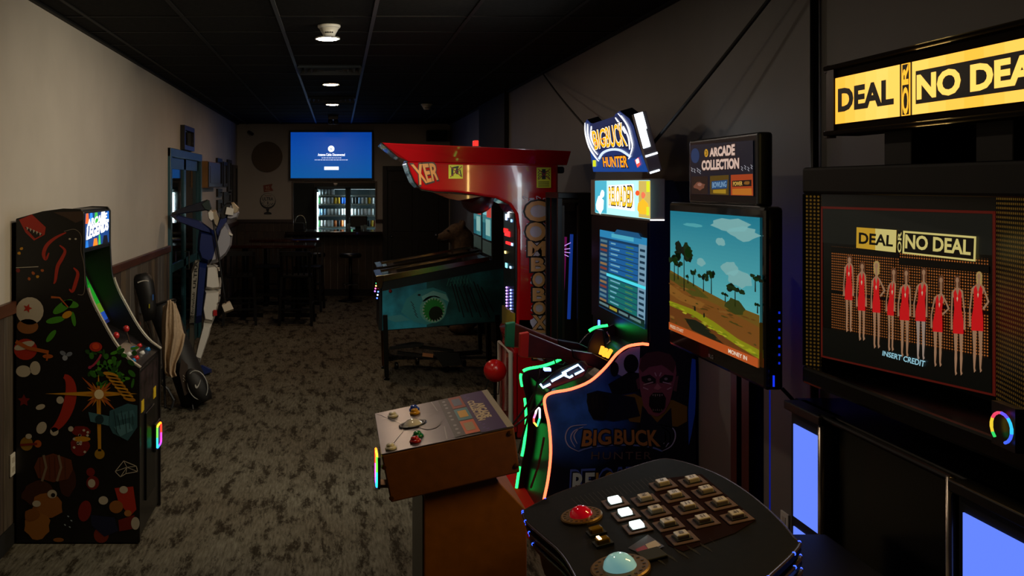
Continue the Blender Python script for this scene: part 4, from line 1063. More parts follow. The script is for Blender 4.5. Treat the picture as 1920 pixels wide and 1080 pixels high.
for i, (px, py, h) in enumerate(((706, 531, '#40ff90'), (705, 536, '#ffb060'), (704, 541, '#ff5090'), (703, 546, '#a060ff'), (709, 540, '#ff3050'), (709, 547, '#5080ff'), (708, 553, '#c0d0ff'), (707, 559, '#4060ff'))):
    MB().ball(at(px, py, PYN + 0.12 * (i // 4 == 0)) , 0.008, 8).build('front_light', em(h, 5), t)
MB().ball(at(732, 546, PYN - 0.004), 0.018, 10).build('flipper_button', pm('#7a1010', 0.2), t, smooth=True)
# side picture
a = Art((0, PYN - 0.001, 0), (0, -1, 0))
TEALS = ['#0f3c4c', '#12485a', '#0d3442', '#0a2833', '#081f28']
a.poly([(717, 546), (760, 537), (800, 529), (800, 613), (717, 619)], M('shark_water', '#2a93b0', 0.3, var=0.55, scale=5), 0)
a.poly([(800, 529), (900, 510), (944, 503), (944, 602), (880, 606), (800, 613)], M('shark_water_deep', '#1b5c66', 0.3, var=0.6, scale=6), 0)
a.poly([(752, 585), (762, 560), (785, 545), (812, 539), (836, 548), (842, 562), (836, 584), (822, 602), (800, 609), (776, 603)], pm('#3c9aa8', 0.3), 1)
a.poly([(790, 556), (812, 545), (836, 552), (842, 566), (830, 560), (812, 556), (794, 566)], pm('#7cc8c8', 0.3), 2)
a.ell(812, 580, 25, 26, pm('#5fb0a8', 0.3), 2, rot=0.3).ell(813, 581, 20, 22, pm('#1f8a3a', 0.3), 3, rot=0.3).ell(817, 588, 13, 14, pm('#04120c', 0.3), 4, rot=0.3)
for k in range(22):
    q = 2 * math.pi * k / 22
    x, y = 813 + 21 * math.cos(q), 581 + 22.5 * math.sin(q)
    a.poly([(x + 1.8 * math.sin(q), y - 1.8 * math.cos(q)), (x - 1.8 * math.sin(q), y + 1.8 * math.cos(q)), (x - 4.5 * math.cos(q), y - 4.5 * math.sin(q))], pm('#a9c4b8', 0.3), 5)
a.ell(786, 553, 3, 2, pm('#02090a'), 3).poly([(717, 596), (742, 604), (770, 600), (752, 590), (735, 592)], pm('#4aa0b0', 0.3), 1)
for k in range(5): a.stroke([(770 + k * 2, 565 + k * 6), (776 + k * 2, 572 + k * 6)], 1.2, pm('#0a2a34'), 3)
for k in range(9): a.stroke([(846 + k * 7, 528 + k % 3 * 5), (862 + k * 8, 585 + k % 2 * 10)], 2.2, pm('#06161a'), 2)
for k in range(7): a.stroke([(838 + k * 6, 536), (842 + k * 6, 522 - k), (848 + k * 6, 532)], 1.2, pm('#4aa89c'), 2)
a.build('side_art', t)
p2 = copy_tree(pin)
p2.location = pin.location + Vector((0.05, 1.0, 0))
p2['label'] = 'second pinball machine half hidden behind the shark pinball machine'
for ch in p2.children:
    if ch.name.startswith('side_art'): bpy.data.objects.remove(ch)

# low folded trolley on the carpet under the pinball machine
t = thing('folded_trolley', 'low black folded trolley on casters under the pinball machine', 'trolley', at(790, 690, 10.0))
TRM = M('trolley_black', '#0b0b0c', 0.5)
MB().hull([at(*p) for p in ((731, 650, 9.75), (728, 656, 9.75), (790, 650, 9.75), (795, 643, 9.75), (752, 645, 10.1), (775, 640, 10.1), (730, 652, 10.0), (794, 646, 10.05))]).build('footplate', TRM, t)
MB().bar(at(786, 650, 9.9), at(850, 658, 9.9), 0.05, 0.025).build('frame_bar', TRM, t)
MB().bar(at(745, 661, 9.75), at(800, 668, 9.7), 0.05, 0.03).build('frame_bar', TRM, t)
MB().bar(at(850, 664, 9.75), at(900, 660, 9.9), 0.09, 0.03).build('frame_bar', TRM, t)
MB().bar(at(792, 664.5, 9.66), at(812, 667, 9.66), 0.02, 0.035).build('wooden_grip', M('grip_wood', '#b07850', 0.4), t)
MB().hull([at(*p) for p in ((812, 660, 9.65), (860, 662, 9.65), (866, 684, 9.65), (830, 688, 9.65), (815, 660, 9.95), (862, 660, 9.95), (866, 676, 9.95), (826, 680, 9.95))]).build('motor_box', TRM, t)
for (px, py, yy) in ((743, 672, 9.9), (782, 658, 10.15), (838, 682, 9.75), (870, 668, 10.05)):
    p = at(px, py, yy); p.z = 0.04
    MB().lathe([(0.001, -0.015), (0.035, -0.015), (0.04, 0), (0.035, 0.015), (0.001, 0.015)], p, (1, 0.2, 0), 14).build('caster', BLACK, t, smooth=True)

# ================================================================ bear
BFUR = M('bear_fur', '#4a3826', 0.85, var=0.5, scale=25, bump=0.8)
t = thing('bear_figure', 'large brown bear figure looking left in the dark behind the pinball machines', 'bear', (1.45, 12.6, 0))
bY = 12.4
def remesh(mb, name, mat, parent, vox=0.022, sm=4):
    o = mb.build(name, mat, parent)
    r = o.modifiers.new('r', 'REMESH'); r.mode = 'VOXEL'; r.voxel_size = vox; r.use_smooth_shade = True
    s = o.modifiers.new('s', 'SMOOTH'); s.iterations = sm; s.factor = 0.5
    return o
hx, hz = ux(858, bY), vz(438, bY)
mb = MB()
mb.ball((hx, bY, hz), (0.15, 0.14, 0.14), 18)                                 # skull
mb.ball((hx - 0.16, bY - 0.02, hz - 0.045), (0.12, 0.075, 0.07), 14)          # muzzle
mb.ball((hx - 0.1, bY - 0.01, hz - 0.01), (0.1, 0.1, 0.09), 14)
for s in (-1, 1): mb.ball((hx + 0.06, bY + s * 0.1, hz + 0.13), (0.035, 0.05, 0.055), 10)
mb.ball((hx + 0.07, bY, hz - 0.12), (0.16, 0.17, 0.2), 16)                    # neck
mb.ball((hx + 0.08, bY, hz - 0.42), (0.23, 0.26, 0.34), 18)                   # chest
mb.ball((hx + 0.08, bY, hz - 0.78), (0.24, 0.28, 0.34), 18)                    # belly
for s in (-1, 1):
    mb.tube([(hx + 0.12, bY + s * 0.22, hz - 0.3), (hx - 0.02, bY + s * 0.28, hz - 0.55), (hx - 0.12, bY + s * 0.22, hz - 0.72)], [0.11, 0.09, 0.07], 12)
    mb.ball((hx - 0.15, bY + s * 0.2, hz - 0.75), (0.08, 0.07, 0.06), 12)
    mb.tube([(hx + 0.1, bY + s * 0.16, 0.45), (hx + 0.1, bY + s * 0.2, 0.25), (hx + 0.12, bY + s * 0.2, 0.1)], [0.17, 0.13, 0.11], 12)
    mb.ball((hx + 0.02, bY + s * 0.2, 0.075), (0.17, 0.09, 0.075), 12)
remesh(mb, 'body', BFUR, t)
MB().ball((hx - 0.275, bY - 0.02, hz - 0.025), (0.025, 0.035, 0.025), 10).build('nose', BLACK, t, smooth=True)
for s in (-1, 1): MB().ball((hx - 0.135, bY + s * 0.085 - 0.01, hz + 0.045), 0.014, 8).build('eye', BLACK, t, smooth=True)
MB().tube([(hx - 0.27, bY - 0.09, hz - 0.075), (hx - 0.2, bY - 0.095, hz - 0.085), (hx - 0.14, bY - 0.1, hz - 0.07)], 0.006, 6).build('mouth', BLACKM, t)

# ================================================================ red boxing machine
BY, BY2 = 7.17, 7.7
t = thing('boxing_machine', 'glossy red boxing arcade machine with an overhanging arm and lettered post', 'arcade machine', (ux(1005, BY), (BY + BY2) / 2, 0))
REDG = M('glossy_red', '#b40c16', 0.14, coat=0.8)
DREDG = M('glossy_dark_red', '#4a060a', 0.15, coat=0.6)
arm = [(762, 303), (768, 322), (777, 342), (790, 356), (815, 360), (850, 361), (890, 366), (930, 372), (955, 384), (967, 402), (971, 430), (971, 520), (969, 600), (964, 660), (964, 823), (1047, 823), (1047, 306)]
MB().prism([at(x, y, BY) for x, y in arm], (0, BY2 - BY, 0)).build('body_shell', REDG, t, bevel=0.02, seg=3)
can = [(714, 268), (745, 270), (800, 272), (900, 276), (1067, 284), (1063, 310), (900, 306), (765, 303), (745, 294)]
cp = [at(x, y, BY) for x, y in can]
rings = [[p + Vector((0, -0.07, 0)) if i < 5 else p + Vector((0, -0.005, 0)) for i, p in enumerate(cp)], [p + Vector((0, BY2 - BY + (0.07 if i < 5 else 0.005), 0)) for i, p in enumerate(cp)]]
MB().loft(rings).build('canopy', REDG, t, bevel=0.006)
MB().tube([cp[0] + Vector((0, -0.07, 0)), cp[8] + Vector((0, -0.03, 0)), cp[7] + Vector((0, -0.01, 0))], 0.005, 6).build('chrome_edge', CHROME, t)
MB().tube([at(x, y, BY - 0.004) for x, y in arm[:7]], 0.005, 6).build('chrome_edge', CHROME, t)
MB().hull([at(*p) for p in ((812, 361, BY), (860, 376, BY), (905, 368, BY), (812, 361, BY2), (860, 376, BY2), (905, 368, BY2), (840, 372, BY - 0.0), (885, 380, BY + 0.1))]).build('arm_visor', DREDG, t)
MB().ball(at(895, 372, (BY + BY2) / 2), (0.13, 0.13, 0.12), 20).build('punch_ball', M('maroon_leather', '#3a0810', 0.4), t, smooth=True)
MB().box(ux(893, BY), ux(901, BY), BY + 0.1, BY + 0.2, vz(276, BY), vz(262, BY)).build('beacon_light', em('#ff2a20', 1.2), t, bevel=0.004)
MB().box(ux(890, BY), ux(904, BY), BY + 0.08, BY + 0.22, vz(278, BY), vz(273, BY)).build('beacon_base', BLACK, t)
MB().box(ux(1047, BY), ux(1062, BY), BY + 0.05, BY + 0.25, vz(325, BY), vz(312, BY)).build('rear_lamp', M('lamp_blue_housing', '#1a2c44', 0.2), t, bevel=0.015)
# lettering on the near side
a = Art((0, BY - 0.001, 0), (0, -1, 0))
SM, TANL = pm('#cfc6ea'), pm('#e0a878')
cells = [('C', 986, 1023, 378, 414), ('O', 987, 1022, 418, 451), ('M', 991, 1022, 453, 479), ('B', 997, 1021, 484, 508), ('O', 999, 1021, 512, 537), ('B', 1000, 1022, 541, 564), ('O', 1000, 1022, 567, 589), ('X', 1000, 1025, 592, 617), ('E', 1001, 1024, 620, 644), ('R', 1001, 1025, 647, 672)]
for i, (ch, x0, x1, y0, y1) in enumerate(cells):
    a.poly(blob((x0 + x1) / 2 + 1, (y0 + y1) / 2, (x1 - x0) / 2 + 5.5, (y1 - y0) / 2 + 4.5, 26, 0.16, i + 40), SM, 0)
for i, (ch, x0, x1, y0, y1) in enumerate(cells):
    a.text(ch, [(x0 - 2, y0 - 2), (x1 + 2, y0 - 2), (x1 + 2, y1 + 2), (x0 - 2, y1 + 2)], pm('#1a0c14'), 1, 0.05)
    a.text(ch, [(x0, y0), (x1, y0), (x1, y1), (x0, y1)], TANL, 2, 0.03)
for k in range(4):
    a.stroke([tuple(p) for p in curve_pts([Vector(p) for p in ((983 + k * 12, 374), (980 + k * 13, 368 + k % 2 * 4), (990 + k * 12, 372))], 4)], 1.6, SM, 1)
a.stroke([(1024, 400), (1026, 470), (1027, 530)], 1.2, pm('#5a4ab8'), 3)
a.text('XER', [(771, 309), (820, 306), (822, 337), (786, 347)], pm('#1a0806'), 1, 0.06, grow=0.05)
a.text('XER', [(772, 310), (819, 307), (821, 336), (787, 345)], pm('#d89040'), 2, 0.03)
YS, KS, RS = pm('#e4ea30'), pm('#10120a'), pm('#9a1a10')
a.rect(841, 309, 868, 335, YS, 1).poly([(846, 314), (860, 311), (860, 315), (850, 316), (850, 330), (846, 330)], KS, 2).ell(857, 321, 3, 6, KS, 2).stroke([(862, 318), (865, 330)], 2, KS, 2)
a.stroke([(844, 312), (866, 332)], 1.5, RS, 3).stroke([(866, 312), (844, 332)], 1.5, RS, 3)
a.rect(1006, 314, 1033, 352, YS, 1).rect(1016, 317, 1023, 336, KS, 2)
for s in (-1, 1):
    for k in range(3): a.stroke([(1019.5 + s * 3, 322 + k * 4), (1019.5 + s * 8, 320 + k * 5), (1019.5 + s * 11, 325 + k * 5)], 1.3, KS, 2)
a.stroke([(1009, 317), (1031, 337)], 1.3, RS, 3).stroke([(1031, 317), (1009, 337)], 1.3, RS, 3)
for k in range(4): a.rect(1009, 340 + k * 2.8, 1030, 341.2 + k * 2.8, pm('#5a6010'), 2)
a.build('lettering', t)
# front of the post: dark display with score lights
XP = ux(971, BY) - 0.012
MB().box(XP - 0.01, XP + 0.04, BY + 0.03, BY2 - 0.03, vz(600, BY), vz(390, BY)).build('score_display', BLACK, t, bevel=0.01)
leds = [(0.2, 395, 4, '#ff3030', .02), (0.3, 410, 12, '#a8c8ff', .03), (0.5, 405, 10, '#ffffff', .02), (0.8, 415, 5, '#80b0ff', .02), (0.25, 437, 8, '#ff1818', .08), (0.4, 442, 10, '#ff2020', .1), (0.5, 460, 5, '#ff2020', .1), (0.85, 460, 5, '#a0c8ff', .02), (0.2, 480, 5, '#ffe080', .02), (0.3, 505, 9, '#70c0d0', .03), (0.7, 505, 4, '#a0d0ff', .02)]
for (u, py, hh, h, w) in leds:
    yy = BY2 - 0.04 - (BY2 - BY - 0.08) * u
    MB().box(XP - 0.016, XP - 0.01, yy - w, yy + w, vz(py + hh / 2, BY), vz(py - hh / 2, BY)).build('score_light', em(h, 3), t)
for s in (0.35, 0.75):
    for k in range(7):
        yy = BY2 - 0.04 - (BY2 - BY - 0.08) * s
        MB().ball((XP - 0.014, yy, vz(548 + k * 6, BY)), 0.008, 8).build('score_light', em('#b080ff' if s < .5 else '#8090ff', 4), t)
# coin shelf, goal with white frame, kick ball
MB().hull([at(*p) for p in ((940, 606, BY2), (972, 600, BY), (972, 668, BY), (945, 640, BY2), (1000, 600, BY), (1000, 668, BY), (936, 612, BY2))]).build('coin_shelf', REDG, t)
YB_ = M('warning_plate', '#a8901a', 0.4)
MB().box(XP - 0.02, XP - 0.005, BY + 0.02, BY2 - 0.02, vz(646, BY), vz(588, BY)).build('warning_plate', YB_, t)
XG = ux(968, BY) - 0.02
zg0, zg1 = vz(800, BY), vz(662, BY)
MB().box(XG, XG + 0.03, BY, BY2, 0.05, zg1).build('kick_panel', REDG, t)
GF = M('white_tube', '#c9c4bc', 0.35)
MB().tube([(XG - 0.02, BY + 0.012, zg0), (XG - 0.02, BY + 0.012, zg1), (XG - 0.02, BY2 - 0.012, zg1), (XG - 0.02, BY2 - 0.012, zg0)], 0.016, 8).build('goal_frame', GF, t)
pb = at(928, 695, 7.4)
MB().ball(pb, 0.088, 20).build('kick_ball', M('red_rubber', '#c01414', 0.25, coat=0.4), t, smooth=True)
MB().tube([pb + Vector((-0.05, -0.03, -0.06)), pb + Vector((-0.09, -0.05, -0.17)), pb + Vector((0.02, -0.05, -0.17)), pb + Vector((0.03, -0.02, -0.07))], 0.005, 6).build('ball_wire', BLACKMETAL, t)
MB().tube([pb + Vector((0, 0, -0.08)), Vector((pb.x, pb.y, 0.06))], 0.012, 8).build('ball_post', BLACKMETAL, t)
MB().box(pb.x - 0.14, XG + 0.03, BY, BY2, 0.0, 0.06).build('foot_plate', BLACKMETAL, t, bevel=0.004)

# ================================================================ tall dark glass cabinet behind the boxing machine
t = thing('glass_case', 'tall black glass-sided prize case with purple and blue reflection streaks', 'display case', (1.7, 6.85, 0))
gx0, gx1, gy0, gy1, gz = ux(1046, 6.65), 1.9, 6.65, 7.05, vz(372, 6.65)
CASE = M('case_black', '#0c0a09', 0.4)
CASEF = M('case_frame', '#3a2f28', 0.35, 0.4)
for (xa, yy) in ((gx0, gy0), (gx1 - 0.03, gy0), (gx0, gy1 - 0.03), (gx1 - 0.03, gy1 - 0.03)): MB().box(xa, xa + 0.03, yy, yy + 0.03, 0, gz).build('corner_post', CASE, t)
MB().box(gx0, gx1, gy0, gy1, gz, gz + 0.04).build('top', CASE, t, bevel=0.004)
MB().box(gx0, gx1, gy0, gy1, 0, 0.75).build('lower_body', CASE, t)
MB().box(gx0 + 0.04, gx1, gy1 - 0.03, gy1 - 0.01, 0.75, gz).build('back_panel', M('case_lining', '#1d1614', 0.5), t)
MB().box(gx0 + 0.15, gx1 - 0.03, gy0 + 0.005, gy0 + 0.02, 0.75, gz).build('side_panel', CASE, t)
MB().tube([(gx0 + 0.035, gy0 + 0.01, gz - 0.02), (gx0 + 0.15, gy0 + 0.01, gz - 0.02)], 0.012, 6).build('top_edge', CASEF, t)
MB().box(gx0 + 0.03, gx0 + 0.045, gy0 - 0.004, gy0 + 0.01, 0.75, gz - 0.05).build('frame_edge', CASEF, t)
MB().box(gx0 + 0.135, gx0 + 0.15, gy0 - 0.004, gy0 + 0.01, 0.75, gz - 0.05).build('frame_edge', CASEF, t)
MB().tube([(gx0 + 0.075, gy0 + 0.1, vz(445, 6.7)), (gx0 + 0.05, gy0 + 0.1, vz(590, 6.7))], 0.012, 8).build('reflection_strip', em('#a01c78', 0.35), t)  # glowing strips stand in for purple and blue reflections in the glass
MB().tube([(gx0 + 0.12, gy0 + 0.1, vz(440, 6.7)), (gx0 + 0.1, gy0 + 0.1, vz(600, 6.7))], 0.012, 8).build('reflection_strip', em('#2050c8', 0.4), t)
for k, (u0, v0, u1, v1) in enumerate(((1052, 464, 1070, 455), (1053, 468, 1069, 466), (1053, 472, 1069, 474), (1053, 475, 1066, 481))):
    MB().tube([at(u0, v0, 6.72), at(u1, v1, 6.72)], 0.0028, 6).build('reflection_strip', em('#d0a0ff', 1.2), t)
MB().add([(gx0 + 0.03, gy0 + 0.002, 0.75), (gx0 + 0.15, gy0 + 0.002, 0.75), (gx0 + 0.15, gy0 + 0.002, gz), (gx0 + 0.03, gy0 + 0.002, gz)], [(0, 1, 2, 3)]).build('pane', glass_mat('case_glass', (0.9, 0.9, 0.9), 0.08), t)
# ================================================================ hunting (light gun) cabinet
NY, FY, FYC = 5.10, 6.27, 5.76
t = thing('shooting_game_cabinet', 'hunting game cabinet with two rifles, red and green light strips and glowing sign', 'arcade cabinet', (1.45, (NY + FY) / 2, 0))
CB = M('hunter_cabinet', '#08080b', 0.35)
front = [tuple(p) for p in curve_pts([Vector(p) for p in ((1012, 1000), (1020, 945), (1029, 900), (1034, 850), (1031, 800), (1024, 768), (1023, 748), (1036, 738), (1072, 731), (1108, 716), (1137, 690), (1157, 666), (1178, 651), (1206, 646))], 4)]
prof = front + [(1219, 640), (1219, 420), (1224, 338), (1262, 338), (1288, 395), (1300, 470), (1306, 1014), (1012, 1014)]
SIDEB = bpy.data.materials.new('hunter_side_print_glow')
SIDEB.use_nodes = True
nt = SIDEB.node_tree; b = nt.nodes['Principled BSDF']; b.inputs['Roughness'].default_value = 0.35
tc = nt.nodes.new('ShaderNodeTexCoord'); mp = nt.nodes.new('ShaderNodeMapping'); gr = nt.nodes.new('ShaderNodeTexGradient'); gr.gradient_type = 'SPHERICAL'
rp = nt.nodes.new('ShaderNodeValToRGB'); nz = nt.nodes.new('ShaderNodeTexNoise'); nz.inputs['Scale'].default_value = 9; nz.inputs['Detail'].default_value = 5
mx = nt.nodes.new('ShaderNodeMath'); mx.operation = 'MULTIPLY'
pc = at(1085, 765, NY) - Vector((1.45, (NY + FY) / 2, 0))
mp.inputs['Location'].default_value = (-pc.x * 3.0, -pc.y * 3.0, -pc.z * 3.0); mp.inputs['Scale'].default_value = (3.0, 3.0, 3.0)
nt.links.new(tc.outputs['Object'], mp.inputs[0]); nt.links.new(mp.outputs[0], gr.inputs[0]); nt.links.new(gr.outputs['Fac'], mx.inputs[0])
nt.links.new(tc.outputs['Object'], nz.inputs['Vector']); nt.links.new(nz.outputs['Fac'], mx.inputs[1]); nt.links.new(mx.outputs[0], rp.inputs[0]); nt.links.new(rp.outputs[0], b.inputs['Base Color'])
rp.color_ramp.elements[0].color = (0.003, 0.005, 0.016, 1); rp.color_ramp.elements[1].position = 0.42; rp.color_ramp.elements[1].color = (0.05, 0.20, 0.95, 1)  # printed blue, with a glow of light put into its gradient
N0 = [at(x, y, NY) for x, y in prof]
DYF = FY - NY - 0.02
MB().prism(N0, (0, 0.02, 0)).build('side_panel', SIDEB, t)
MB().prism([p + Vector((0, FYC - NY - 0.02, 0)) for p in [at(x, y, NY) for x, y in front + [(1219, 640), (1219, 1014), (1012, 1014)]]], (0, 0.02, 0)).build('side_panel', CB, t)
# shell between the sides
def strip_wall(pts, name, m, inset=0.03, par=None, ya_=None, yb_=None, drop=0.0):
    ya_, yb_ = ya_ or NY + 0.02, yb_ or FYC - 0.02
    P = [at(x, y, NY) for x, y in pts]
    mb = MB()
    vs = []
    for p in P: vs += [(p.x + inset, ya_, p.z - drop), (p.x + inset, yb_, p.z - drop)]
    mb.add(vs, [(2 * i, 2 * i + 1, 2 * i + 3, 2 * i + 2) for i in range(len(P) - 1)])
    return mb.build(name, m, par or t)
strip_wall(front[:25], 'front_panel', M('hunter_front', '#121416', 0.3), 0.04)
strip_wall(front[24:] + [(1222, 648)], 'gun_deck', M('hunter_deck', '#17130f', 0.3), 0.07, drop=0.05)
MB().box(ux(1219, NY) + 0.002, XR - 0.02, NY + 0.02, FY - 0.02, 0.0, vz(340, NY)).build('monitor_housing', CB, t)
MB().box(ux(1060, NY), ux(1215, NY), NY + 0.03, FYC - 0.03, 0.03, vz(760, NY)).build('base_box', CB, t)
# plinth, the red strip's light put into its red colour
MB().prism([(1.02, NY + 0.05, 0.0), (1.05, NY + 0.05, 0.08), (1.12, NY + 0.05, 0.09), (1.14, NY + 0.05, 0.0)], (0, 1.0, 0)).build('plinth', M('plinth_red_lit', '#d0201c', 0.8, spec=0.05), t, bevel=0.004)
# light strips along the edges
NEAR = [at(x, y, NY) + Vector((-0.004, 0.0, 0.004)) for x, y in front[2:]] + [at(1216, 646, NY)]
MB().tube(NEAR, 0.0075, 8).build('light_strip', em('#ff5a38', 4.2), t, label='orange red light strip')
for (i0, i1) in ((1, 5), (6, 17), (19, 25), (26, 38), (46, 54)):
    MB().tube([p + Vector((-0.004, FYC - NY, 0.004)) for p in [at(x, y, NY) for x, y in front[i0:min(i1, len(front))]]], 0.009, 8).build('light_strip', em('#20ff60', 4.0), t, label='green light strip')
MB().box(ux(1121, 5.8), ux(1123.5, 5.8), 5.78, 5.8, vz(610, 5.8), vz(600, 5.8)).build('status_light', em('#4060ff', 6), t)
# screens
XS = ux(1217, NY) - 0.006
fz = MB()
MB().box(XS + 0.004, XS + 0.02, NY + 0.02, FY - 0.02, vz(644, NY), vz(418, NY)).build('screen_bezel', BLACK, t)
a = Art((XS, 0, 0), (-1, 0, 0), 0.0005)
TLp, TRp, BRp, BLp = [Vector(v) for v in ((1125, 430.4), (1213.5, 446.7), (1209.5, 618), (1123, 574))]
def sq(u, v): 
    p = (TLp * (1 - u) + TRp * u) * (1 - v) + (BLp * (1 - u) + BRp * u) * v
    return (p.x, p.y)
def srect(u0, v0, u1, v1, m, l): a.poly([sq(u0, v0), sq(u1, v0), sq(u1, v1), sq(u0, v1)], m, l)
srect(0, 0, 1, 1, em('#123a5c', 0.9), 0)
for i in range(12):
    v0 = 0.12 + i * 0.066
    colr = '#1a5f9c' if i < 6 else '#146a66'
    srect(0.2, v0, 0.82, v0 + 0.055, em(colr, 0.9), 1)
    srect(0.24, v0 + 0.015, 0.24 + 0.1 + (i * 37 % 10) * 0.012, v0 + 0.032, em('#7fc0d8', 0.7), 2)
    srect(0.56, v0 + 0.02, 0.72, v0 + 0.034, em('#5a9a60', 0.6), 2)
    srect(0.86, v0 + 0.012, 0.97, v0 + 0.04, em('#1b3a50', 0.7), 3)
srect(0.83, 0.08, 1, 0.94, em('#7fa8c0', 0.75), 2)
srect(0, 0.0, 1, 0.09, em('#2a86b8', 0.9), 1); srect(0.25, 0.02, 0.72, 0.07, em('#4fb0c8', 0.9), 2)
a.poly([sq(0.36, -0.04), sq(0.82, -0.04), sq(0.9, 0.02), sq(0.3, 0.02)], em('#1c5a88', 0.8), 2)
srect(0.16, 0.53, 1, 0.565, em('#49d0e0', 1.1), 4)
for i in range(14): srect(0.02, 0.12 + i * 0.058, 0.16, 0.15 + i * 0.058, em(['#6aa0b8', '#b89060', '#a05040', '#88a8b0'][i % 4], 0.5), 2)
srect(0, 0.9, 1, 0.985, em('#0c1820', 0.6), 5); srect(0.02, 0.925, 0.22, 0.955, em('#6a8a8c', 0.7), 6); srect(0.24, 0.925, 0.4, 0.96, em('#b0a030', 0.8), 6); srect(0.44, 0.925, 0.64, 0.955, em('#6a8a8c', 0.7), 6); srect(0.68, 0.925, 0.92, 0.955, em('#6a8a8c', 0.7), 6)
a.build('game_screen', t)
# lit picture panel under the sign
MB().box(XS + 0.004, XS + 0.09, NY - 0.005, FY, vz(415, NY), vz(335, NY)).build('picture_box', M('box_lilac', '#8a7e78', 0.5), t, bevel=0.004)
a = Art((XS, 0, 0), (-1, 0, 0), 0.0008)
a.poly([(1116, 339), (1219, 338), (1219, 411), (1117, 399)], em('#9fd8d8', 1.6))
for (x0, x1, h, s) in ((1116, 1138, '#3d9ab0', 1.5), (1198, 1220, '#b8a050', 1.4)): a.poly([(x0, 339), (x1, 339), (x1, 398 + (x1 - 1117) * 0.115), (x0, 398 + (x0 - 1117) * 0.115)], em(h, s), 1)
a.poly(blob(1126, 384, 7, 16, 12, 0.2, 3), em('#d8ffff', 1.8), 2).poly(blob(1130, 364, 4, 7, 10, 0.2, 4), em('#e8ffff', 1.8), 2).poly(blob(1206, 388, 10, 14, 12, 0.2, 5), em('#d8a020', 1.6), 2).poly(blob(1207, 366, 4, 6, 10, 0.2, 6), em('#d86a4a', 1.4), 3).ell(1196, 362, 4, 5, em('#e04a20', 1.6), 2)
a.poly([(1141, 348), (1188, 345), (1190, 396), (1141, 389)], em('#ffffff', 2.2), 2)
a.text('RELOADED', [(1142.5, 351.5), (1188, 349), (1187.5, 389), (1143, 383.5)], em('#141f3a', 0.4), 3, 0.05)
a.text('RELOADED', [(1143, 352), (1187.5, 350), (1187, 388), (1143.5, 383)], em('#e8b020', 1.6), 4, 0.015)
a.rect(1213, 340, 1219, 360, em('#c8d020', 1.4), 3).rect(1213, 388, 1218, 404, em('#c8d020', 1.4), 3)
a.build('lit_picture', t)
# the cut-out sign: tilted light box
bX, tX = ux(1217, NY), ux(1187, NY)
bZ, tZ = vz(325, NY), vz(215, NY)
sp = Vector((bX, NY, bZ)); su = Vector((0, 1, 0)); sv = Vector((tX - bX, 0, tZ - bZ)); sn = su.cross(sv).normalized()
if sn.x > 0: sn = -sn
cutp = [(1113, 322), (1108, 285), (1100, 255), (1096, 232), (1101, 224), (1108, 231), (1122, 233), (1130, 226), (1148, 228), (1154, 214), (1162, 208), (1172, 216), (1180, 222), (1188, 236), (1198, 272), (1216, 322)]
C3 = [hit(x, y, sp, sn) for x, y in cutp]
back = -sn * 0.07
MB().prism([p + sn * -0.001 for p in C3], back).build('sign_box', M('sign_case', '#14161e', 0.4), t)
ec = [Vector((bX, NY - 0.012, bZ)), Vector((tX, NY - 0.012, tZ)), Vector((tX + 0.065, NY - 0.012, tZ + 0.02)), Vector((bX + 0.065, NY - 0.012, bZ + 0.02))]
MB().prism(ec, (0, 0.04, 0)).build('sign_end_cap', M('end_cap_grey', '#9a9698', 0.5), t, bevel=0.003)
def lerp4(u0, u1, v0, v1):
    f = lambda u, v: (ec[0] * (1 - u) + ec[3] * u) * (1 - v) + (ec[1] * (1 - u) + ec[2] * u) * v
    return [f(u0, v0) + Vector((0, -0.002, 0)), f(u1, v0) + Vector((0, -0.002, 0)), f(u1, v1) + Vector((0, -0.002, 0)), f(u0, v1) + Vector((0, -0.002, 0))]
mb = MB(); mb.add(lerp4(0.02, 0.6, 0.42, 1.0), [(0, 1, 2, 3)]); mb.add(lerp4(0.02, 0.7, 0.72, 1.0), [(0, 1, 2, 3)]); mb.build('end_light', em('#e6f2ff', 5.0), t)
mb = MB(); mb.add(lerp4(0.0, 1, 0.27, 0.3), [(0, 1, 2, 3)]).add(lerp4(0.0, 0.8, -0.01, 0.02), [(0, 1, 2, 3)]); mb.build('end_light', em('#e6f2ff', 3.0), t)
MB().box(XS + 0.01, XS + 0.085, NY - 0.008, NY - 0.005, vz(413.5, NY), vz(411.5, NY)).build('end_light', em('#ffffff', 3.0), t)
a = Art(sp, sn, 0.001)
a.poly(cutp, em('#15326a', 0.9))
a.poly([(1113, 322), (1106, 278), (1120, 300), (1130, 300), (1196, 296), (1204, 290), (1216, 322)], em('#0f3f86', 1.1), 1)
a.poly([(1108, 233), (1165, 214), (1178, 240), (1188, 276), (1172, 278), (1160, 268), (1140, 270), (1126, 282)], em('#1a2f5a', 0.7), 2)
def antler(side):
    if side == 'l': L = [((1098, 230), (1099, 250), (1106, 275), (1116, 292), (1124, 302)), ((1103, 232), (1104, 255), (1112, 276), (1122, 290)), ((1110, 236), (1110, 258), (1118, 276))]
    else: L = [((1160, 212), (1176, 232), (1184, 256), (1187, 276), (1180, 298)), ((1166, 216), (1180, 240), (1186, 268)), ((1170, 236), (1180, 258), (1182, 280)), ((1155, 220), (1166, 236), (1174, 250))]
    for l in L:
        cv = [tuple(p) for p in curve_pts([Vector(p) for p in l], 5)]
        a.stroke(cv, [0.8 + 2.2 * math.sin(math.pi * (i + 1) / (len(cv) + 1)) for i in range(len(cv))], em('#f4f6ff', 2.0), 4)
antler('l'); antler('r')
a.stroke([tuple(p) for p in curve_pts([Vector(p) for p in ((1124, 298), (1132, 286), (1148, 280), (1166, 282), (1184, 294))], 5)], 4.5, em('#b8c8e8', 1.6), 4)
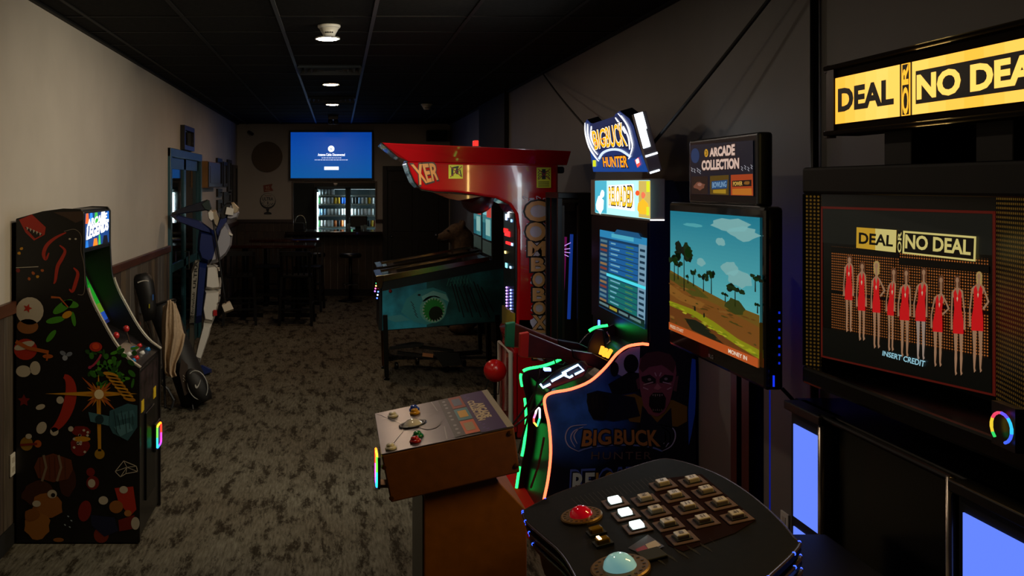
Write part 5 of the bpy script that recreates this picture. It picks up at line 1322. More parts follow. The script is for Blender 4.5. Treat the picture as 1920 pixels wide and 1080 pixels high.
for off, m, l in ((0.07, em('#0a1020', 0.3), 5), (0.032, em('#f0f4ff', 1.6), 6), (0.018, em('#e89a10', 1.7), 7)):
    a.text('BIG', [(1112, 246), (1136, 240), (1138, 274), (1118, 280)], m, l, off, grow=off * 0.8)
    a.text('BUCK', [(1137, 239), (1168, 230), (1178, 272), (1140, 275)], m, l, off, grow=off * 0.6)
a.text('BIG', [(1113, 262), (1135, 258), (1137, 272), (1118, 278)], em('#e87010', 1.6), 6, 0.0)
a.text('HUNTER', [(1131, 294), (1178, 291), (1180, 314), (1133, 313)], em('#0a1428', 0.3), 5, 0.05, grow=0.03)
a.text('HUNTER', [(1132, 295), (1177, 292), (1179, 313), (1134, 312)], em('#e88a18', 1.7), 6, 0.02)
a.rect(1113, 300, 1119, 312, em('#c8d020', 1.3), 5).poly([(1192, 300), (1199, 294), (1203, 308), (1197, 314)], em('#d84a40', 1.4), 5).poly([(1194, 299), (1199, 296), (1201, 304), (1196, 307)], em('#ffffff', 1.6), 6)
a.build('sign_face', t)
panel_light('sign_light', (XS - 0.01, (NY + FY) / 2, vz(375, NY)), 1.0, 0.2, 5.0, (0.8, 0.95, 1.0))
panel_light('sign_light', sp + sn * 0.03 + su * 0.55 + sv * 0.5, 0.8, 0.25, 4.0, (0.85, 0.9, 1.0), sn)
# near side picture: figure, silhouettes and names
a = Art((0, NY, 0), (0, -1, 0))
a.poly([(1150, 682), (1162, 664), (1182, 652), (1200, 650), (1198, 700), (1180, 712), (1155, 700)], vivid('#7a7298', 0.35), 1)
a.ell(1183, 682, 14, 18, vivid('#06060c', 0.4), 2).poly([(1140, 720), (1168, 704), (1180, 696), (1200, 700), (1210, 730), (1150, 744)], vivid('#07070e', 0.4), 2).ell(1152, 692, 8, 14, vivid('#06060c', 0.4), 2)
a.poly([(1160, 742), (1190, 738), (1208, 748), (1262, 750), (1288, 762), (1288, 790), (1270, 800), (1180, 790)], vivid('#5e4414', 0.4), 2).poly([(1100, 738), (1120, 732), (1190, 745), (1200, 780), (1150, 790), (1110, 782)], vivid('#0a0d1c', 0.4), 3)
a.poly([(1204, 760), (1232, 792), (1258, 764), (1262, 830), (1195, 830)], vivid('#0c0f1e', 0.4), 3)
a.poly([(1197, 690), (1200, 672), (1212, 662), (1232, 659), (1254, 664), (1266, 678), (1268, 700), (1262, 726), (1256, 752), (1246, 772), (1232, 781), (1216, 776), (1206, 760), (1200, 730)], vivid('#6a3640', 0.4), 4)
a.poly([(1192, 712), (1200, 706), (1203, 728), (1196, 730)], vivid('#4a2830', 0.4), 3).poly([(1266, 706), (1272, 704), (1268, 734), (1262, 732)], vivid('#4a2830', 0.4), 3)
a.poly([(1198, 690), (1202, 670), (1214, 661), (1234, 658), (1256, 664), (1267, 680), (1262, 700), (1250, 690), (1240, 684), (1216, 688), (1204, 698)], vivid('#3a1c20', 0.4), 5)
a.poly([(1202, 706), (1218, 702), (1229, 710), (1229, 718), (1212, 720), (1203, 714)], vivid('#160a10', 0.4), 6).poly([(1236, 710), (1246, 702), (1262, 704), (1260, 714), (1248, 719), (1236, 717)], vivid('#160a10', 0.4), 6)
a.ell(1217, 711, 3.4, 2.6, pm('#a08c90', 0.3), 7, 10).ell(1248, 710, 3.4, 2.6, pm('#a08c90', 0.3), 7, 10)
for s in ((1206, 721, 1224, 716), (1242, 716, 1258, 720), (1230, 705, 1227, 698), (1236, 705, 1239, 698), (1205, 726, 1215, 730), (1250, 730, 1258, 726)): a.stroke([s[:2], s[2:]], 2.0, vivid('#9a7a80', 0.4), 7)
a.poly([(1225, 728), (1232, 718), (1240, 727), (1233, 731)], vivid('#8a5058', 0.4), 7)
a.poly([(1217, 744), (1224, 736), (1242, 736), (1248, 746), (1246, 764), (1236, 774), (1224, 772), (1216, 760)], vivid('#0c0406', 0.4), 7)
for k in range(5): a.poly([(1222.5 + k * 4.2, 739), (1225 + k * 4.2, 739), (1223.8 + k * 4.2, 742.5 + k % 2 * 1.5)], vivid('#8a7c70', 0.4), 8).poly([(1223 + k * 4, 769), (1225 + k * 4, 769.5), (1224 + k * 4, 765.5 + k % 2)], vivid('#7a6c60', 0.4), 8)
a.poly([(1100, 738), (1112, 736), (1140, 740), (1142, 760), (1132, 788), (1112, 786), (1103, 770)], vivid('#0b0808', 0.4), 5)
for k in range(4): a.stroke([(1104 + k * 8, 738), (1102 + k * 8, 752), (1106 + k * 8, 768)], 5, vivid('#15100c', 0.4), 6)
SIL, BRZ = vivid('#8a86a8', 0.3), vivid('#8a5a30', 0.35)
for l in (((1100, 796), (1070, 800), (1060, 818), (1066, 836), (1084, 846)), ((1094, 800), (1076, 808), (1070, 822), (1078, 838)), ((1086, 802), (1076, 816), (1082, 832)), ((1234, 796), (1260, 802), (1266, 818), (1258, 836), (1240, 846)), ((1240, 800), (1254, 810), (1256, 824), (1248, 838)), ((1246, 808), (1248, 822), (1244, 832))):
    cv = [tuple(p) for p in curve_pts([Vector(p) for p in l], 5)]
    a.stroke(cv, [0.6 + 1.8 * math.sin(math.pi * (i + 1) / (len(cv) + 1)) for i in range(len(cv))], SIL, 3)
a.stroke([tuple(p) for p in curve_pts([Vector(p) for p in ((1084, 846), (1110, 838), (1162, 834), (1215, 837), (1242, 846))], 5)], 3, vivid('#4a5a98', 0.3), 3)
a.text('BIG', [(1094, 806), (1144, 805), (1146, 833), (1090, 838)], vivid('#0a0c18'), 4, 0.06, grow=0.03).text('BIG', [(1095, 807), (1143, 806), (1145, 832), (1091, 836)], BRZ, 5, 0.03)
a.text('BUCK', [(1152, 805), (1232, 806), (1238, 838), (1151, 833)], vivid('#0a0c18'), 4, 0.06, grow=0.02).text('BUCK', [(1153, 806), (1231, 807), (1236, 836), (1152, 832)], BRZ, 5, 0.03)
a.text('HUNTER', [(1109, 847), (1221, 847), (1221, 861), (1108, 861)], vivid('#4a3a38'), 4, 0.0, space=1.2)
a.text('RELOADED', [(1072, 885), (1240, 878), (1240, 924), (1070, 926)], vivid('#3a4c9a'), 3, 0.10, grow=0.02)
a.text('RELOADED', [(1074, 887), (1238, 880), (1238, 922), (1072, 924)], vivid('#0a0d22'), 4, 0.07, grow=0.01)
a.text('RE', [(1075, 888), (1114, 887), (1113, 922), (1073, 923)], vivid('#9aa6dc'), 5, 0.03).text('LOADED', [(1118, 887), (1236, 881), (1236, 920), (1117, 922)], vivid('#8a6a2a'), 5, 0.03)
a.poly([(1291, 835), (1290, 770), (1294, 705), (1297, 672), (1304, 674), (1305, 730), (1303, 775), (1296, 815)], vivid('#1c46d8', 0.4), 2)  # blue edge print, with light spilling from behind put into its colour
a.build('side_art', t)
# the two rifles
def rifle(y, dx, dz, butt, strap, label):
    W = M('rifle_stock', '#4a1c14', 0.35, var=0.3)
    def g(px, py): 
        return at(px + dx, py + dz, y)
    st = [(978, 630), (990, 627), (1060, 655), (1094, 668), (1110, 668), (1150, 690), (1128, 690), (1090, 694), (1072, 690), (1050, 676), (978, 672)]
    r = MB().prism([g(*p) + Vector((0, -0.02, 0)) for p in st], (0, 0.04, 0)).build('rifle_stock', W, t, bevel=0.008, label=label)
    MB().prism([g(*p) + Vector((0, -0.024, 0)) for p in ((974, 628), (991, 625), (989, 673), (973, 671))], (0, 0.048, 0)).build('butt_pad', pm(butt, 0.4), r, bevel=0.004)
    MB().prism([g(*p) + Vector((0, -0.026, 0)) for p in ((1070, 658), (1108, 664), (1150, 684), (1160, 700), (1140, 702), (1096, 684), (1072, 672))], (0, 0.052, 0)).build('receiver', BLACK, r, bevel=0.006)
    MB().tube([g(1150, 692), g(1178, 706)], 0.014, 8).build('barrel', BLACKMETAL, r)
    MB().tube([g(x, yy) for x, yy in ((1064, 690), (1068, 704), (1082, 706), (1092, 694))], 0.005, 6).build('trigger_guard', pm(butt, 0.3), r)
    q = Art((0, y - 0.0205, 0), (0, -1, 0))
    P = lambda px, py: g(px, py) + Vector((0, -0.0005, 0))
    for (x0, y0, x1, y1, m) in ((1006, 643, 1040, 668, '#16181c'), (1010, 646, 1032, 654, '#8a6a58'), (1010, 658, 1030, 666, '#8a6a58')):
        q.poly([P(x0, y0), P(x1, y0 + 5), P(x1 - 2, y1 + 2), P(x0, y1)], pm(m), 1 if m == '#16181c' else 2)
    q.build('stock_badge', r)
rifle(5.32, 0, -3, '#b02018', '#c02018', 'near rifle with a red butt')
rifle(5.52, -26, -22, '#0f6a50', '#0f8050', 'far rifle with a green butt')
# gun rests, centre hub, lit details
def dk(px, py, y): return at(px, py, y)
hub = MB().hull([at(*p) for p in ((1098, 665, 5.42), (1128, 668, 5.42), (1136, 650, 5.42), (1132, 618, 5.42), (1118, 616, 5.42), (1104, 640, 5.42), (1102, 668, 5.54), (1130, 668, 5.54), (1136, 640, 5.54), (1128, 616, 5.54))]).build('gun_holster', M('holster_rubber', '#15191c', 0.45), t, bevel=0.01)
MB().tube([at(x, y, 5.4) for x, y in ((1138, 622), (1143, 630), (1144, 640), (1138, 646))], 0.006, 6).build('holster_ring', CHROME, t)
for (x0, y0, x1, y1) in ((1130, 650, 1126, 664), (1137, 654, 1132, 668), (1146, 656, 1138, 670)):
    MB().tube([at(x0, y0, 5.36), at(x1, y1, 5.34)], 0.011, 8).build('amber_light', em('#ff9a2a', 2.2), t)
mod = MB().hull([at(*p) for p in ((1012, 722, 5.17), (1040, 696, 5.17), (1090, 676, 5.17), (1104, 688, 5.17), (1096, 706, 5.17), (1030, 732, 5.17), (1016, 716, 5.24), (1050, 690, 5.24), (1096, 676, 5.24), (1102, 690, 5.24))]).build('gun_rest', M('rest_black', '#101318', 0.35), t, bevel=0.008)
WB = em('#a8d0ff', 4.0)
for pts in (((1013, 720), (1018, 727), (1032, 720)), ((1034, 715), (1062, 700)), ((1054, 700), (1084, 684), (1094, 694), (1078, 702)), ((1055, 702), (1068, 708), (1074, 704))):
    MB().tube([at(x, y, 5.16) for x, y in pts], 0.006, 6).build('rest_light', WB, mod)
MB().hull([at(*p) for p in ((1064, 698, 5.165), (1082, 690, 5.165), (1086, 695, 5.165), (1068, 703, 5.165), (1064, 698, 5.2), (1086, 694, 5.2))]).build('rest_window', pm('#39424c', 0.3), mod)
MB().box(ux(1020, 5.6), ux(1032, 5.6), 5.58, 5.62, vz(695, 5.6), vz(690, 5.6)).build('rest_light', em('#90b0ff', 3.0), t)
for (pts, m) in ((((1012, 690), (1000, 740), (955, 805)), BLACK), (((1060, 690), (1010, 760), (965, 800)), BLACK), (((1020, 820), (1010, 870), (995, 915)), M('cable_brown', '#3a1c14', 0.5)), (((1005, 730), (985, 800), (972, 850)), M('cable_green', '#0a3a1c', 0.4))):
    MB().tube([tuple(p) for p in curve_pts([at(x, y, 5.2) for x, y in pts], 5)], 0.006, 6).build('gun_cable', m, t)
rd = MB().hull([at(*p) for p in ((1000, 770, 5.4), (1012, 758, 5.35), (1014, 790, 5.35), (1003, 806, 5.4), (1008, 770, 5.55), (1016, 762, 5.55), (1016, 792, 5.55))]).build('card_reader', BLACK, t)
rp_ = [(1004, 776), (1007, 764), (1012, 766), (1012, 784), (1007, 799), (1001, 792), (1001, 784), (1004, 776)]
for i in range(len(rp_) - 1):
    MB().tube([at(*rp_[i], 5.33), at(*rp_[i + 1], 5.33)], 0.0055, 6).build('reader_light', em(['#ffd0d0', '#ffffff', '#d0e0ff', '#30ff80', '#ffe040', '#ff4030', '#ff70a0'][i], 3.0), rd)

# stay cables to the ceiling and wall
for (p, q, lab) in ((at(1222, 272, 5.2), Vector((1.75, 3.9, CEIL)), 'thicker black stay cable running from the glowing hunting sign up to the ceiling'), (at(1098, 238, 6.2), Vector((XR - 0.01, 7.6, vz(140, 7.6) + 0.1)), 'thin black stay cable behind the glowing hunting sign')):
    if 'thin ' in lab: q = at(1012, 138, 1.9 * F / (1012 - CX)); q.y -= 0.1
    else:
        q = at(1440, -4, 4.05)
        q = p + (q - p) * ((CEIL - p.z) / (q.z - p.z))
    o = MB().tube([p + (q - p) * (i / 6) + Vector((0, 0, -0.015 * math.sin(math.pi * i / 6))) for i in range(7)], 0.009 if 'thicker' in lab else 0.007, 8).build('stay_cable', BLACKM)
    tag(o, lab, 'cable', 'stay cables of the hunting game cabinet')

# ================================================================ game display on a stand
DX = 1.52
t = thing('game_display_stand', 'tall stand with a screen showing a dry landscape and a sign on top', 'game display', (1.62, 3.93, 0))
yn, yf = yx(1425, DX), yx(1257, DX)
zt, zb_ = vz(408, yn), vz(690, yn)
GB = M('gloss_black', '#08080a', 0.12, coat=0.5)
hs = MB().box(DX + 0.004, DX + 0.07, yn - 0.035, yf + 0.03, zb_ - 0.075, zt + 0.04).build('screen_housing', GB, t, bevel=0.014)
MB().box(DX + 0.07, DX + 0.12, yn + 0.15, yf - 0.15, zb_ + 0.05, zt - 0.05).build('rear_casing', BLACK, t, bevel=0.01)
a = Art((DX, 0, 0), (-1, 0, 0), 0.0006)
def dq(u, z): return Vector((DX, yf + (yn - yf) * u, zb_ + (zt - zb_) * z))
SKY = [(1.0, '#1d7f92'), (.86, '#2a93a2'), (.72, '#3aa0aa'), (.6, '#4aa9ae'), (.45, '#52aab0')]
for i in range(24):
    z1 = 1 - i * 0.7 / 24; z0 = z1 - 0.7 / 24; f_ = i / 23
    a.poly([dq(0, z0), dq(1, z0), dq(1, z1), dq(0, z1)], M('sky_band_%d' % i, (0, 0, 0), 0.3, emit=tuple(p + (q - p) * f_ for p, q in zip(c('#187a90'), c('#58b0b4'))), strength=0.85))
CLD = em('#7fb8b8', 0.75)
def dell(u, z, ru, rz, m, l, seed=0, j=0.2): a.poly([dq(u + (p[0]) * ru, z + p[1] * rz) for p in blob(0, 0, 1, 1, 16, j, seed)], m, l)
for (u, z, ru, rz, s) in ((.72, .93, .2, .05, 1), (.85, .88, .14, .05, 2), (.62, .8, .05, .03, 3), (.72, .62, .09, .05, 4), (.8, .56, .12, .06, 5), (.4, .62, .05, .03, 6), (.3, .9, .12, .015, 7)): dell(u, z, ru, rz, CLD if s not in (7,) else em('#4fa8b0', .8), 1, s)
for pts, h, l in (([(0, .50), (.2, .46), (.45, .41), (.7, .37), (1, .35), (1, .1), (0, .1)], '#6e5318', 2), ([(0, .43), (.25, .36), (.6, .33), (1, .27), (1, 0), (0, 0)], '#7a4a18', 3), ([(0, .38), (.2, .33), (.45, .31), (.4, .26), (.15, .27), (0, .3)], '#8a5a20', 4), ([(0, .24), (.3, .235), (.55, .2), (.8, .14), (1, .12), (1, .06), (.8, .09), (.5, .15), (.3, .19), (0, .2)], '#8a8a10', 5), ([(0, .2), (.3, .19), (.5, .15), (.8, .09), (1, .06), (1, 0), (0, 0)], '#6a3a14', 4), ([(.2, .14), (.34, .16), (.46, .145), (.6, .085), (.7, .05), (.3, .07)], '#141a0c', 6), ([(0, .48), (.3, .44), (.5, .36), (.3, .34), (.1, .4), (0, .42)], '#4e4a14', 4)):
    a.poly([dq(*p) for p in pts], em(h, 0.75), l)
a.stroke  # (trees)
TR, TRD = em('#17300f', 0.55), em('#0c1a0a', 0.5)
def tree(u, z, h, w, seed):
    a.poly([dq(u - .006, z), dq(u + .006, z), dq(u + .004, z + h), dq(u - .004, z + h)], TRD, 7)
    r = random.Random(seed)
    for k in range(7): dell(u + r.uniform(-w, w), z + h + r.uniform(-.25, .12) * h * 0.7, w * 0.45, h * 0.13, TR if k % 2 else TRD, 8 + k % 2, seed * 9 + k, 0.3)
for (u, z, h, w, s) in ((.2, .36, .34, .1, 1), (.07, .42, .2, .06, 2), (.12, .44, .14, .05, 3), (.32, .42, .12, .03, 4), (.44, .4, .12, .05, 5), (.53, .4, .15, .04, 6), (.25, .43, .06, .02, 7), (.78, .36, .13, .07, 8), (.68, .37, .06, .03, 9), (.97, .5, .1, .05, 10), (.99, .36, .06, .02, 11)): tree(u, z, h, w, s)
dell(.78, .36, .1, .05, em('#3d4414', .6), 7, 30)
for k in range(90):
    r = random.Random(k + 500)
    u, z = r.uniform(0.02, 0.97), r.uniform(0.07, 0.42)
    if z > 0.44 - 0.13 * u or abs(z - (0.24 - 0.15 * u)) < 0.04: continue
    dell(u, z, r.uniform(.01, .045), r.uniform(.003, .009), em(('#5a3c12', '#8a5c24', '#4a4212', '#6a4414')[k % 4], 0.65), 6, k, 0.35)
for k in range(40):
    r = random.Random(k + 900); u = r.uniform(0.02, 0.97); zz = 0.222 - 0.14 * u + r.uniform(-.012, .012)
    dell(u, zz, r.uniform(.012, .03), r.uniform(.003, .008), em(('#a0a418', '#6e7a10', '#b0a82a')[k % 3], 0.75), 7, k, 0.35)
dell(.34, .25, .012, .02, TRD, 9, 31); dell(.45, .22, .01, .02, TRD, 9, 32)
a.poly([dq(0, 0), dq(1, 0), dq(1, .062), dq(0, .062)], em('#b4501c', 0.85), 11)
a.text('PRESS START', [dq(.02, .046), dq(.2, .046), dq(.2, .02), dq(.02, .02)], em('#d8c0a0', 0.8), 12, 0.02)
a.text('MONEY IN', [dq(.72, .046), dq(.9, .046), dq(.9, .018), dq(.72, .018)], em('#e8d8c0', 0.9), 12, 0.02)
a.build('screen', t)
a = Art((DX + 0.003, 0, 0), (-1, 0, 0))
q0 = Vector((DX + 0.003, (yn + yf) / 2, zb_ - 0.04))
a.text('LG', [q0 + Vector((0, .0, .008)), q0 + Vector((0, -.03, .008)), q0 + Vector((0, -.03, -.008)), q0 + Vector((0, .0, -.008))], pm('#8a8a8c'), 1, 0.02)
q1 = q0 + Vector((0, .012, 0)); a.poly([q1 + Vector((0, .008 * math.cos(k * .4), .008 * math.sin(k * .4))) for k in range(16)], pm('#8a5a68'), 1)
a.build('brand_mark', hs)
# sign on top
SX = 1.55
sn_, sf_ = yx(1413, SX), yx(1295, SX)
s1, s0 = vz(263, sn_), vz(370, sn_)
MB().box(SX + 0.003, SX + 0.06, sn_ - 0.03, sf_ + 0.03, s0 - 0.035, s1 + 0.03).build('sign_frame', M('sign_frame_silver', '#3c4048', 0.3, 0.6), t, bevel=0.012, seg=3)
MB().box(SX + 0.03, SX + 0.05, (sn_ + sf_) / 2 - 0.14, (sn_ + sf_) / 2 - 0.1, zt, s0).build('sign_post', BLACK, t)
MB().box(SX + 0.03, SX + 0.05, (sn_ + sf_) / 2 + 0.1, (sn_ + sf_) / 2 + 0.14, zt, s0).build('sign_post', BLACK, t)
a = Art((SX, 0, 0), (-1, 0, 0))
a.poly([(1295, 272), (1412, 263), (1413, 368), (1296, 364)], em('#0d1424', 0.7))
a.ell(1304, 292, 8, 14, em('#1b3a66', 0.6), 1)
AT = em('#d8b8a8', 0.85)
a.text('ARCADE', [(1331, 278), (1379, 270), (1379, 291), (1331, 294)], em('#3a2420', .5), 1, 0.08).text('ARCADE', [(1332, 279), (1378, 271), (1378, 290), (1332, 293)], AT, 2, 0.05)
a.text('COLLECTION', [(1316, 301), (1387, 296), (1387, 316), (1316, 319.6)], em('#3a2420', .5), 1, 0.08).text('COLLECTION', [(1317, 302), (1386, 297), (1386, 315), (1317, 318.6)], AT, 2, 0.05)
a.ell(1325, 287, 3.4, 7.5, em('#d09a28', 0.9), 2, 14).ell(1325, 287, 2, 5, em('#3a2a08', 0.5), 3, 12).ell(1325, 287, 1, 3.5, em('#d09a28', 0.9), 4, 10)
for (x, y) in ((1298, 318), (1303, 320), (1309, 319), (1313, 322), (1392, 316), (1398, 314), (1404, 317), (1410, 313)): a.stroke([(x - 1.5, y - 4), (x + 1.5, y - 1), (x - 1, y + 1), (x + 1.5, y + 4)], 1.0, em('#b8b8c0', 0.7), 2)
a.poly([(1297, 331), (1328, 330), (1328, 364.5), (1297, 363.5)], em('#2a1c18', 0.6), 1).poly([(1332, 330), (1367, 328), (1367, 366), (1332, 364.5)], em('#5a4410', 0.7), 1).poly([(1371, 328), (1412, 326), (1413, 367), (1371, 366)], em('#a8401a', 0.75), 1)
a.poly(blob(1313, 349, 10, 7, 12, .3, 3), em('#7a4a38', .7), 2).ell(1313, 346, 4, 3, em('#a07060', .7), 3)
a.poly([(1335, 340), (1365, 337), (1364, 353), (1335, 355)], em('#1c4a78', .7), 2).text('BOWLING', [(1337, 342), (1363, 340), (1363, 350), (1337, 352)], em('#8ab0d0', .7), 3, 0.02).poly([(1338, 356), (1362, 355), (1362, 363), (1338, 362)], em('#b08a20', .7), 2)
a.poly([(1374, 339), (1410, 337), (1410, 349), (1374, 350)], em('#1c1010', .5), 2).text('POWER', [(1376, 341), (1393, 340), (1393, 347.5), (1376, 348.5)], em('#e0b050', .8), 3, 0.02).poly(blob(1402, 343, 6, 4, 10, .3, 8), em('#8a5a20', .7), 3).poly([(1374, 354), (1410, 353), (1411, 366), (1374, 365)], em('#c07020', .75), 2)
a.build('sign_face', t)
# stand posts, base, blue edge lights
for (px, w) in ((1389, 0.03), (1411, 0.035)):
    x, yy = 1.68, yx(px, 1.68)
    MB().box(x - 0.03, x + 0.03, yy - w, yy + w, 0.03, zt - 0.1).build('stand_post', BLACKMETAL, t)
MB().box(1.45, 1.9, 3.55, 4.25, 0.0, 0.03).build('stand_base', BLACKMETAL, t, bevel=0.005)
MB().box(DX + 0.12, 1.66, 3.85, 4.0, 1.4, 1.55).build('mount_arm', BLACKMETAL, t)
BL = em('#1030ff', 1.6)
for k in range(7): MB().box(DX + 0.05, DX + 0.056, yn - 0.0375, yn - 0.035, zb_ + 0.02 + k * 0.03, zb_ + 0.028 + k * 0.03).build('edge_light', em('#1838ff', 0.5), t)
MB().box(DX + 0.03, DX + 0.036, yn - 0.0375, yn - 0.035, zb_ - 0.06, zb_ - 0.02).build('edge_light', em('#1838ff', 0.9), t)
MB().box(1.712, 1.716, 3.81, 3.813, 0.4, zb_ + 0.1).build('edge_light', em('#1030ff', 0.2), t)
MB().box(1.60, 1.66, yf + 0.034, yf + 0.04, 1.25, 1.7).build('edge_light', em('#1030ff', 3), t)  # unseen strip added to throw blue onto the hunting cabinet's side
o = MB().tube([tuple(p) for p in curve_pts([at(1466, 728, 3.9), at(1488, 752, 3.88), at(1507, 783, 3.86), at(1510, 900, 3.86)], 5)], 0.008, 6).build('power_cable', BLACKM)
tag(o, 'black power cable hanging down beside the landscape screen stand', 'cable')

# ================================================================ control pedestal
t = thing('control_pedestal', 'brown control pedestal with trackball and buttons on a sloped top', 'control stand', (0.45, 3.5, 0))
CY0, CY1 = 3.2, 3.77
BRN = M('pedestal_brown_amber_lit', '#6a3c0a', 0.5, var=0.15, scale=30)  # brown, with the sign's amber light put into the colour
pr = [(715, 854), (964, 802), (975, 886), (733, 943)]
box = [at(x, y, CY0) for x, y in pr]
MB().prism(box, (0, CY1 - CY0, 0)).build('control_box', BRN, t, bevel=0.005)
cx0 = ux(795, 3.25)
MB().prism([at(x, y, 3.25) for x, y in ((795, 900), (926, 887), (936, 905), (988, 958), (988, 1399), (795, 1399))], (0, 0.47, 0)).build('column', M('pedestal_column', '#8a5208', 0.5, var=0.15, scale=20), t, bevel=0.004)  # column colour holds the sign's amber light too
MB().box(cx0 - 0.004, cx0, 3.26, 3.71, 0.05, 0.84).build('column_front', BLACK, t)
MB().box(cx0 - 0.08, cx0 + 0.34, 3.2, 3.77, 0.0, 0.03).build('base_plate', BLACKM, t)
for (px, py) in ((720, 876), (734, 934), (956, 812), (968, 873)):
    MB().lathe([(0.009, 0), (0.008, 0.004), (0.001, 0.005)], at(px, py, CY0), (0, -1, 0), 10).build('screw', M('brass', '#8a5a1c', 0.3, 0.9), t)
# top plate and print
pn = (box[1] - box[0]).cross(Vector((0, 1, 0))).normalized()
if pn.z < 0: pn = -pn
MB().prism([box[0] + pn * 0.0005, box[1] + pn * 0.0005, box[1] + Vector((0, CY1 - CY0, 0)) + pn * 0.0005, box[0] + Vector((0, CY1 - CY0, 0)) + pn * 0.0005], pn * 0.004).build('control_panel', M('panel_grey', '#5c5862', 0.3, 0.5, var=0.15, scale=6), t, bevel=0.0015)
p0 = box[0] + pn * 0.005
eu = box[1] - box[0]; ev = Vector((0, CY1 - CY0, 0))
def cp_(u, v): return p0 + eu * u + ev * v
a = Art(p0, pn)
def crect(u0, u1, v0, v1, m, l): a.poly([cp_(u0, v0), cp_(u1, v0), cp_(u1, v1), cp_(u0, v1)], m, l)
crect(.95, 1.0, 0, 1, pm('#8a8478', 0.4), 1); crect(.76, .95, 0, 1, pm('#2a1c5a', 0.35), 1)
crect(.56, .76, .02, .98, pm('#1a1a20', 0.35), 1)
for (v0, v1, h) in ((.03, .33, '#b8501c'), (.35, .64, '#3a7a8a'), (.66, .97, '#8a3a2a')):
    crect(.645, .755, v0, v1, pm(h, 0.35), 2)
    crect(.665, .735, v0 + .06, v1 - .06, pm({'#b8501c': '#8a7a5a', '#3a7a8a': '#c0901c', '#8a3a2a': '#50607a'}[h], 0.35), 3)
    for k in range(3): a.poly([cp_(.6 + .014 * math.cos(q), v0 + .06 + k * .09 + .02 * math.sin(q)) for q in [i * .7 for i in range(9)]], pm('#8a8a90'), 2)
PALE = pm('#b8a890', 0.35)
a.text('ARCADE', [cp_(.895, .68), cp_(.895, .3), cp_(.84, .3), cp_(.84, .68)][::1], PALE, 2, 0.06)
a.text('COLLECTION', [cp_(.835, .78), cp_(.835, .26), cp_(.785, .26), cp_(.785, .78)], PALE, 2, 0.06)
for (u, v) in ((.78, .9), (.8, .85), (.79, .95), (.78, .2), (.8, .15), (.79, .08), (.81, .04)): a.poly([cp_(u, v), cp_(u + .02, v + .01), cp_(u + .015, v + .03), cp_(u - .005, v + .02)], pm('#5a4a8a'), 2)
a.poly([cp_(.42 + .1 * math.cos(q), .5 + .2 * math.sin(q)) for q in [i * math.pi / 10 for i in range(20)]], pm('#585260', 0.3), 1)
for (u0, v0, u1, v1) in ((.02, .98, .2, .6), (.2, .6, .2, .4), (.2, .4, .05, .05), (.5, .98, .52, .7), (.52, .3, .5, .02), (.05, .8, .15, .78)):
    d = Vector((v1 - v0, u0 - u1)).normalized() * 0.004
    a.poly([cp_(u0 + d.x, v0 + d.y), cp_(u1 + d.x, v1 + d.y), cp_(u1 - d.x, v1 - d.y), cp_(u0 - d.x, v0 - d.y)], pm('#8a8690', 0.3), 1)
for (uc, vc) in ((.12, .48), (.42, .62)):
    for k in range(5): a.poly([cp_(uc + .02 * k, vc - .05 + .02 * k), cp_(uc + .02 * k + .03, vc + .02 * k), cp_(uc + .02 * k + .026, vc + .01 + .02 * k)], pm('#4a4650', 0.3), 2)
a.build('panel_print', t)
MB().lathe([(0.052, 0), (0.052, 0.004), (0.045, 0.006), (0.04, 0.003)], cp_(.29, .5), pn, 24).build('trackball_ring', BLACK, t, smooth=True)
MB().ball(cp_(.29, .5) - pn * 0.022, 0.044, 20).build('trackball', M('trackball_white', '#c8c4bc', 0.1, coat=0.6), t, smooth=True)
for (u, v, h) in ((.15, .8, '#c8c4bc'), (.34, .86, '#1c3a9a'), (.335, .76, '#c08a1c'), (.3, .2, '#0f6a3a'), (.27, .1, '#a01414'), (.08, .06, '#c8c4bc')):
    bt = MB().lathe([(0.02, 0), (0.02, 0.006), (0.016, 0.01)], cp_(u, v), pn, 16).build('button_collar', pm(h, 0.25), t, smooth=True)
    MB().lathe([(0.0135, 0.004), (0.0135, 0.016), (0.01, 0.019), (0.001, 0.019)], cp_(u, v), pn, 16).build('button_cap', pm(h, 0.2), bt, smooth=True)
rd = MB().box(box[0].x - 0.012, box[0].x + 0.03, CY0 + 0.04, CY0 + 0.1, vz(922, CY0) , vz(916, CY0)).build('reader_bracket', M('brass', '#8a5a1c'), t)
MB().box(box[0].x - 0.012, box[0].x - 0.002, CY0 + 0.01, CY0 + 0.13, vz(920, CY0), vz(860, CY0)).build('card_reader', BLACK, t, bevel=0.003)
ring_light('reader_light', Vector((box[0].x - 0.014, CY0 + 0.07, (vz(920, CY0) + vz(856, CY0)) / 2)), Vector((0, 1, 0)), Vector((0, 0, 1)), 0.055, 0.055, rd, s=2.5, r=0.004)

# ================================================================ game show machine at the right
t = thing('game_show_machine', 'large dark game show machine with yellow lit sign, screen, button console and blue light panels', 'arcade machine', (1.6, 2.75, 0))
DK = M('show_dark', '#0f0e0c', 0.55, var=0.1, spec=0.2)
DKG = M('show_gloss', '#080808', 0.2, spec=0.3)
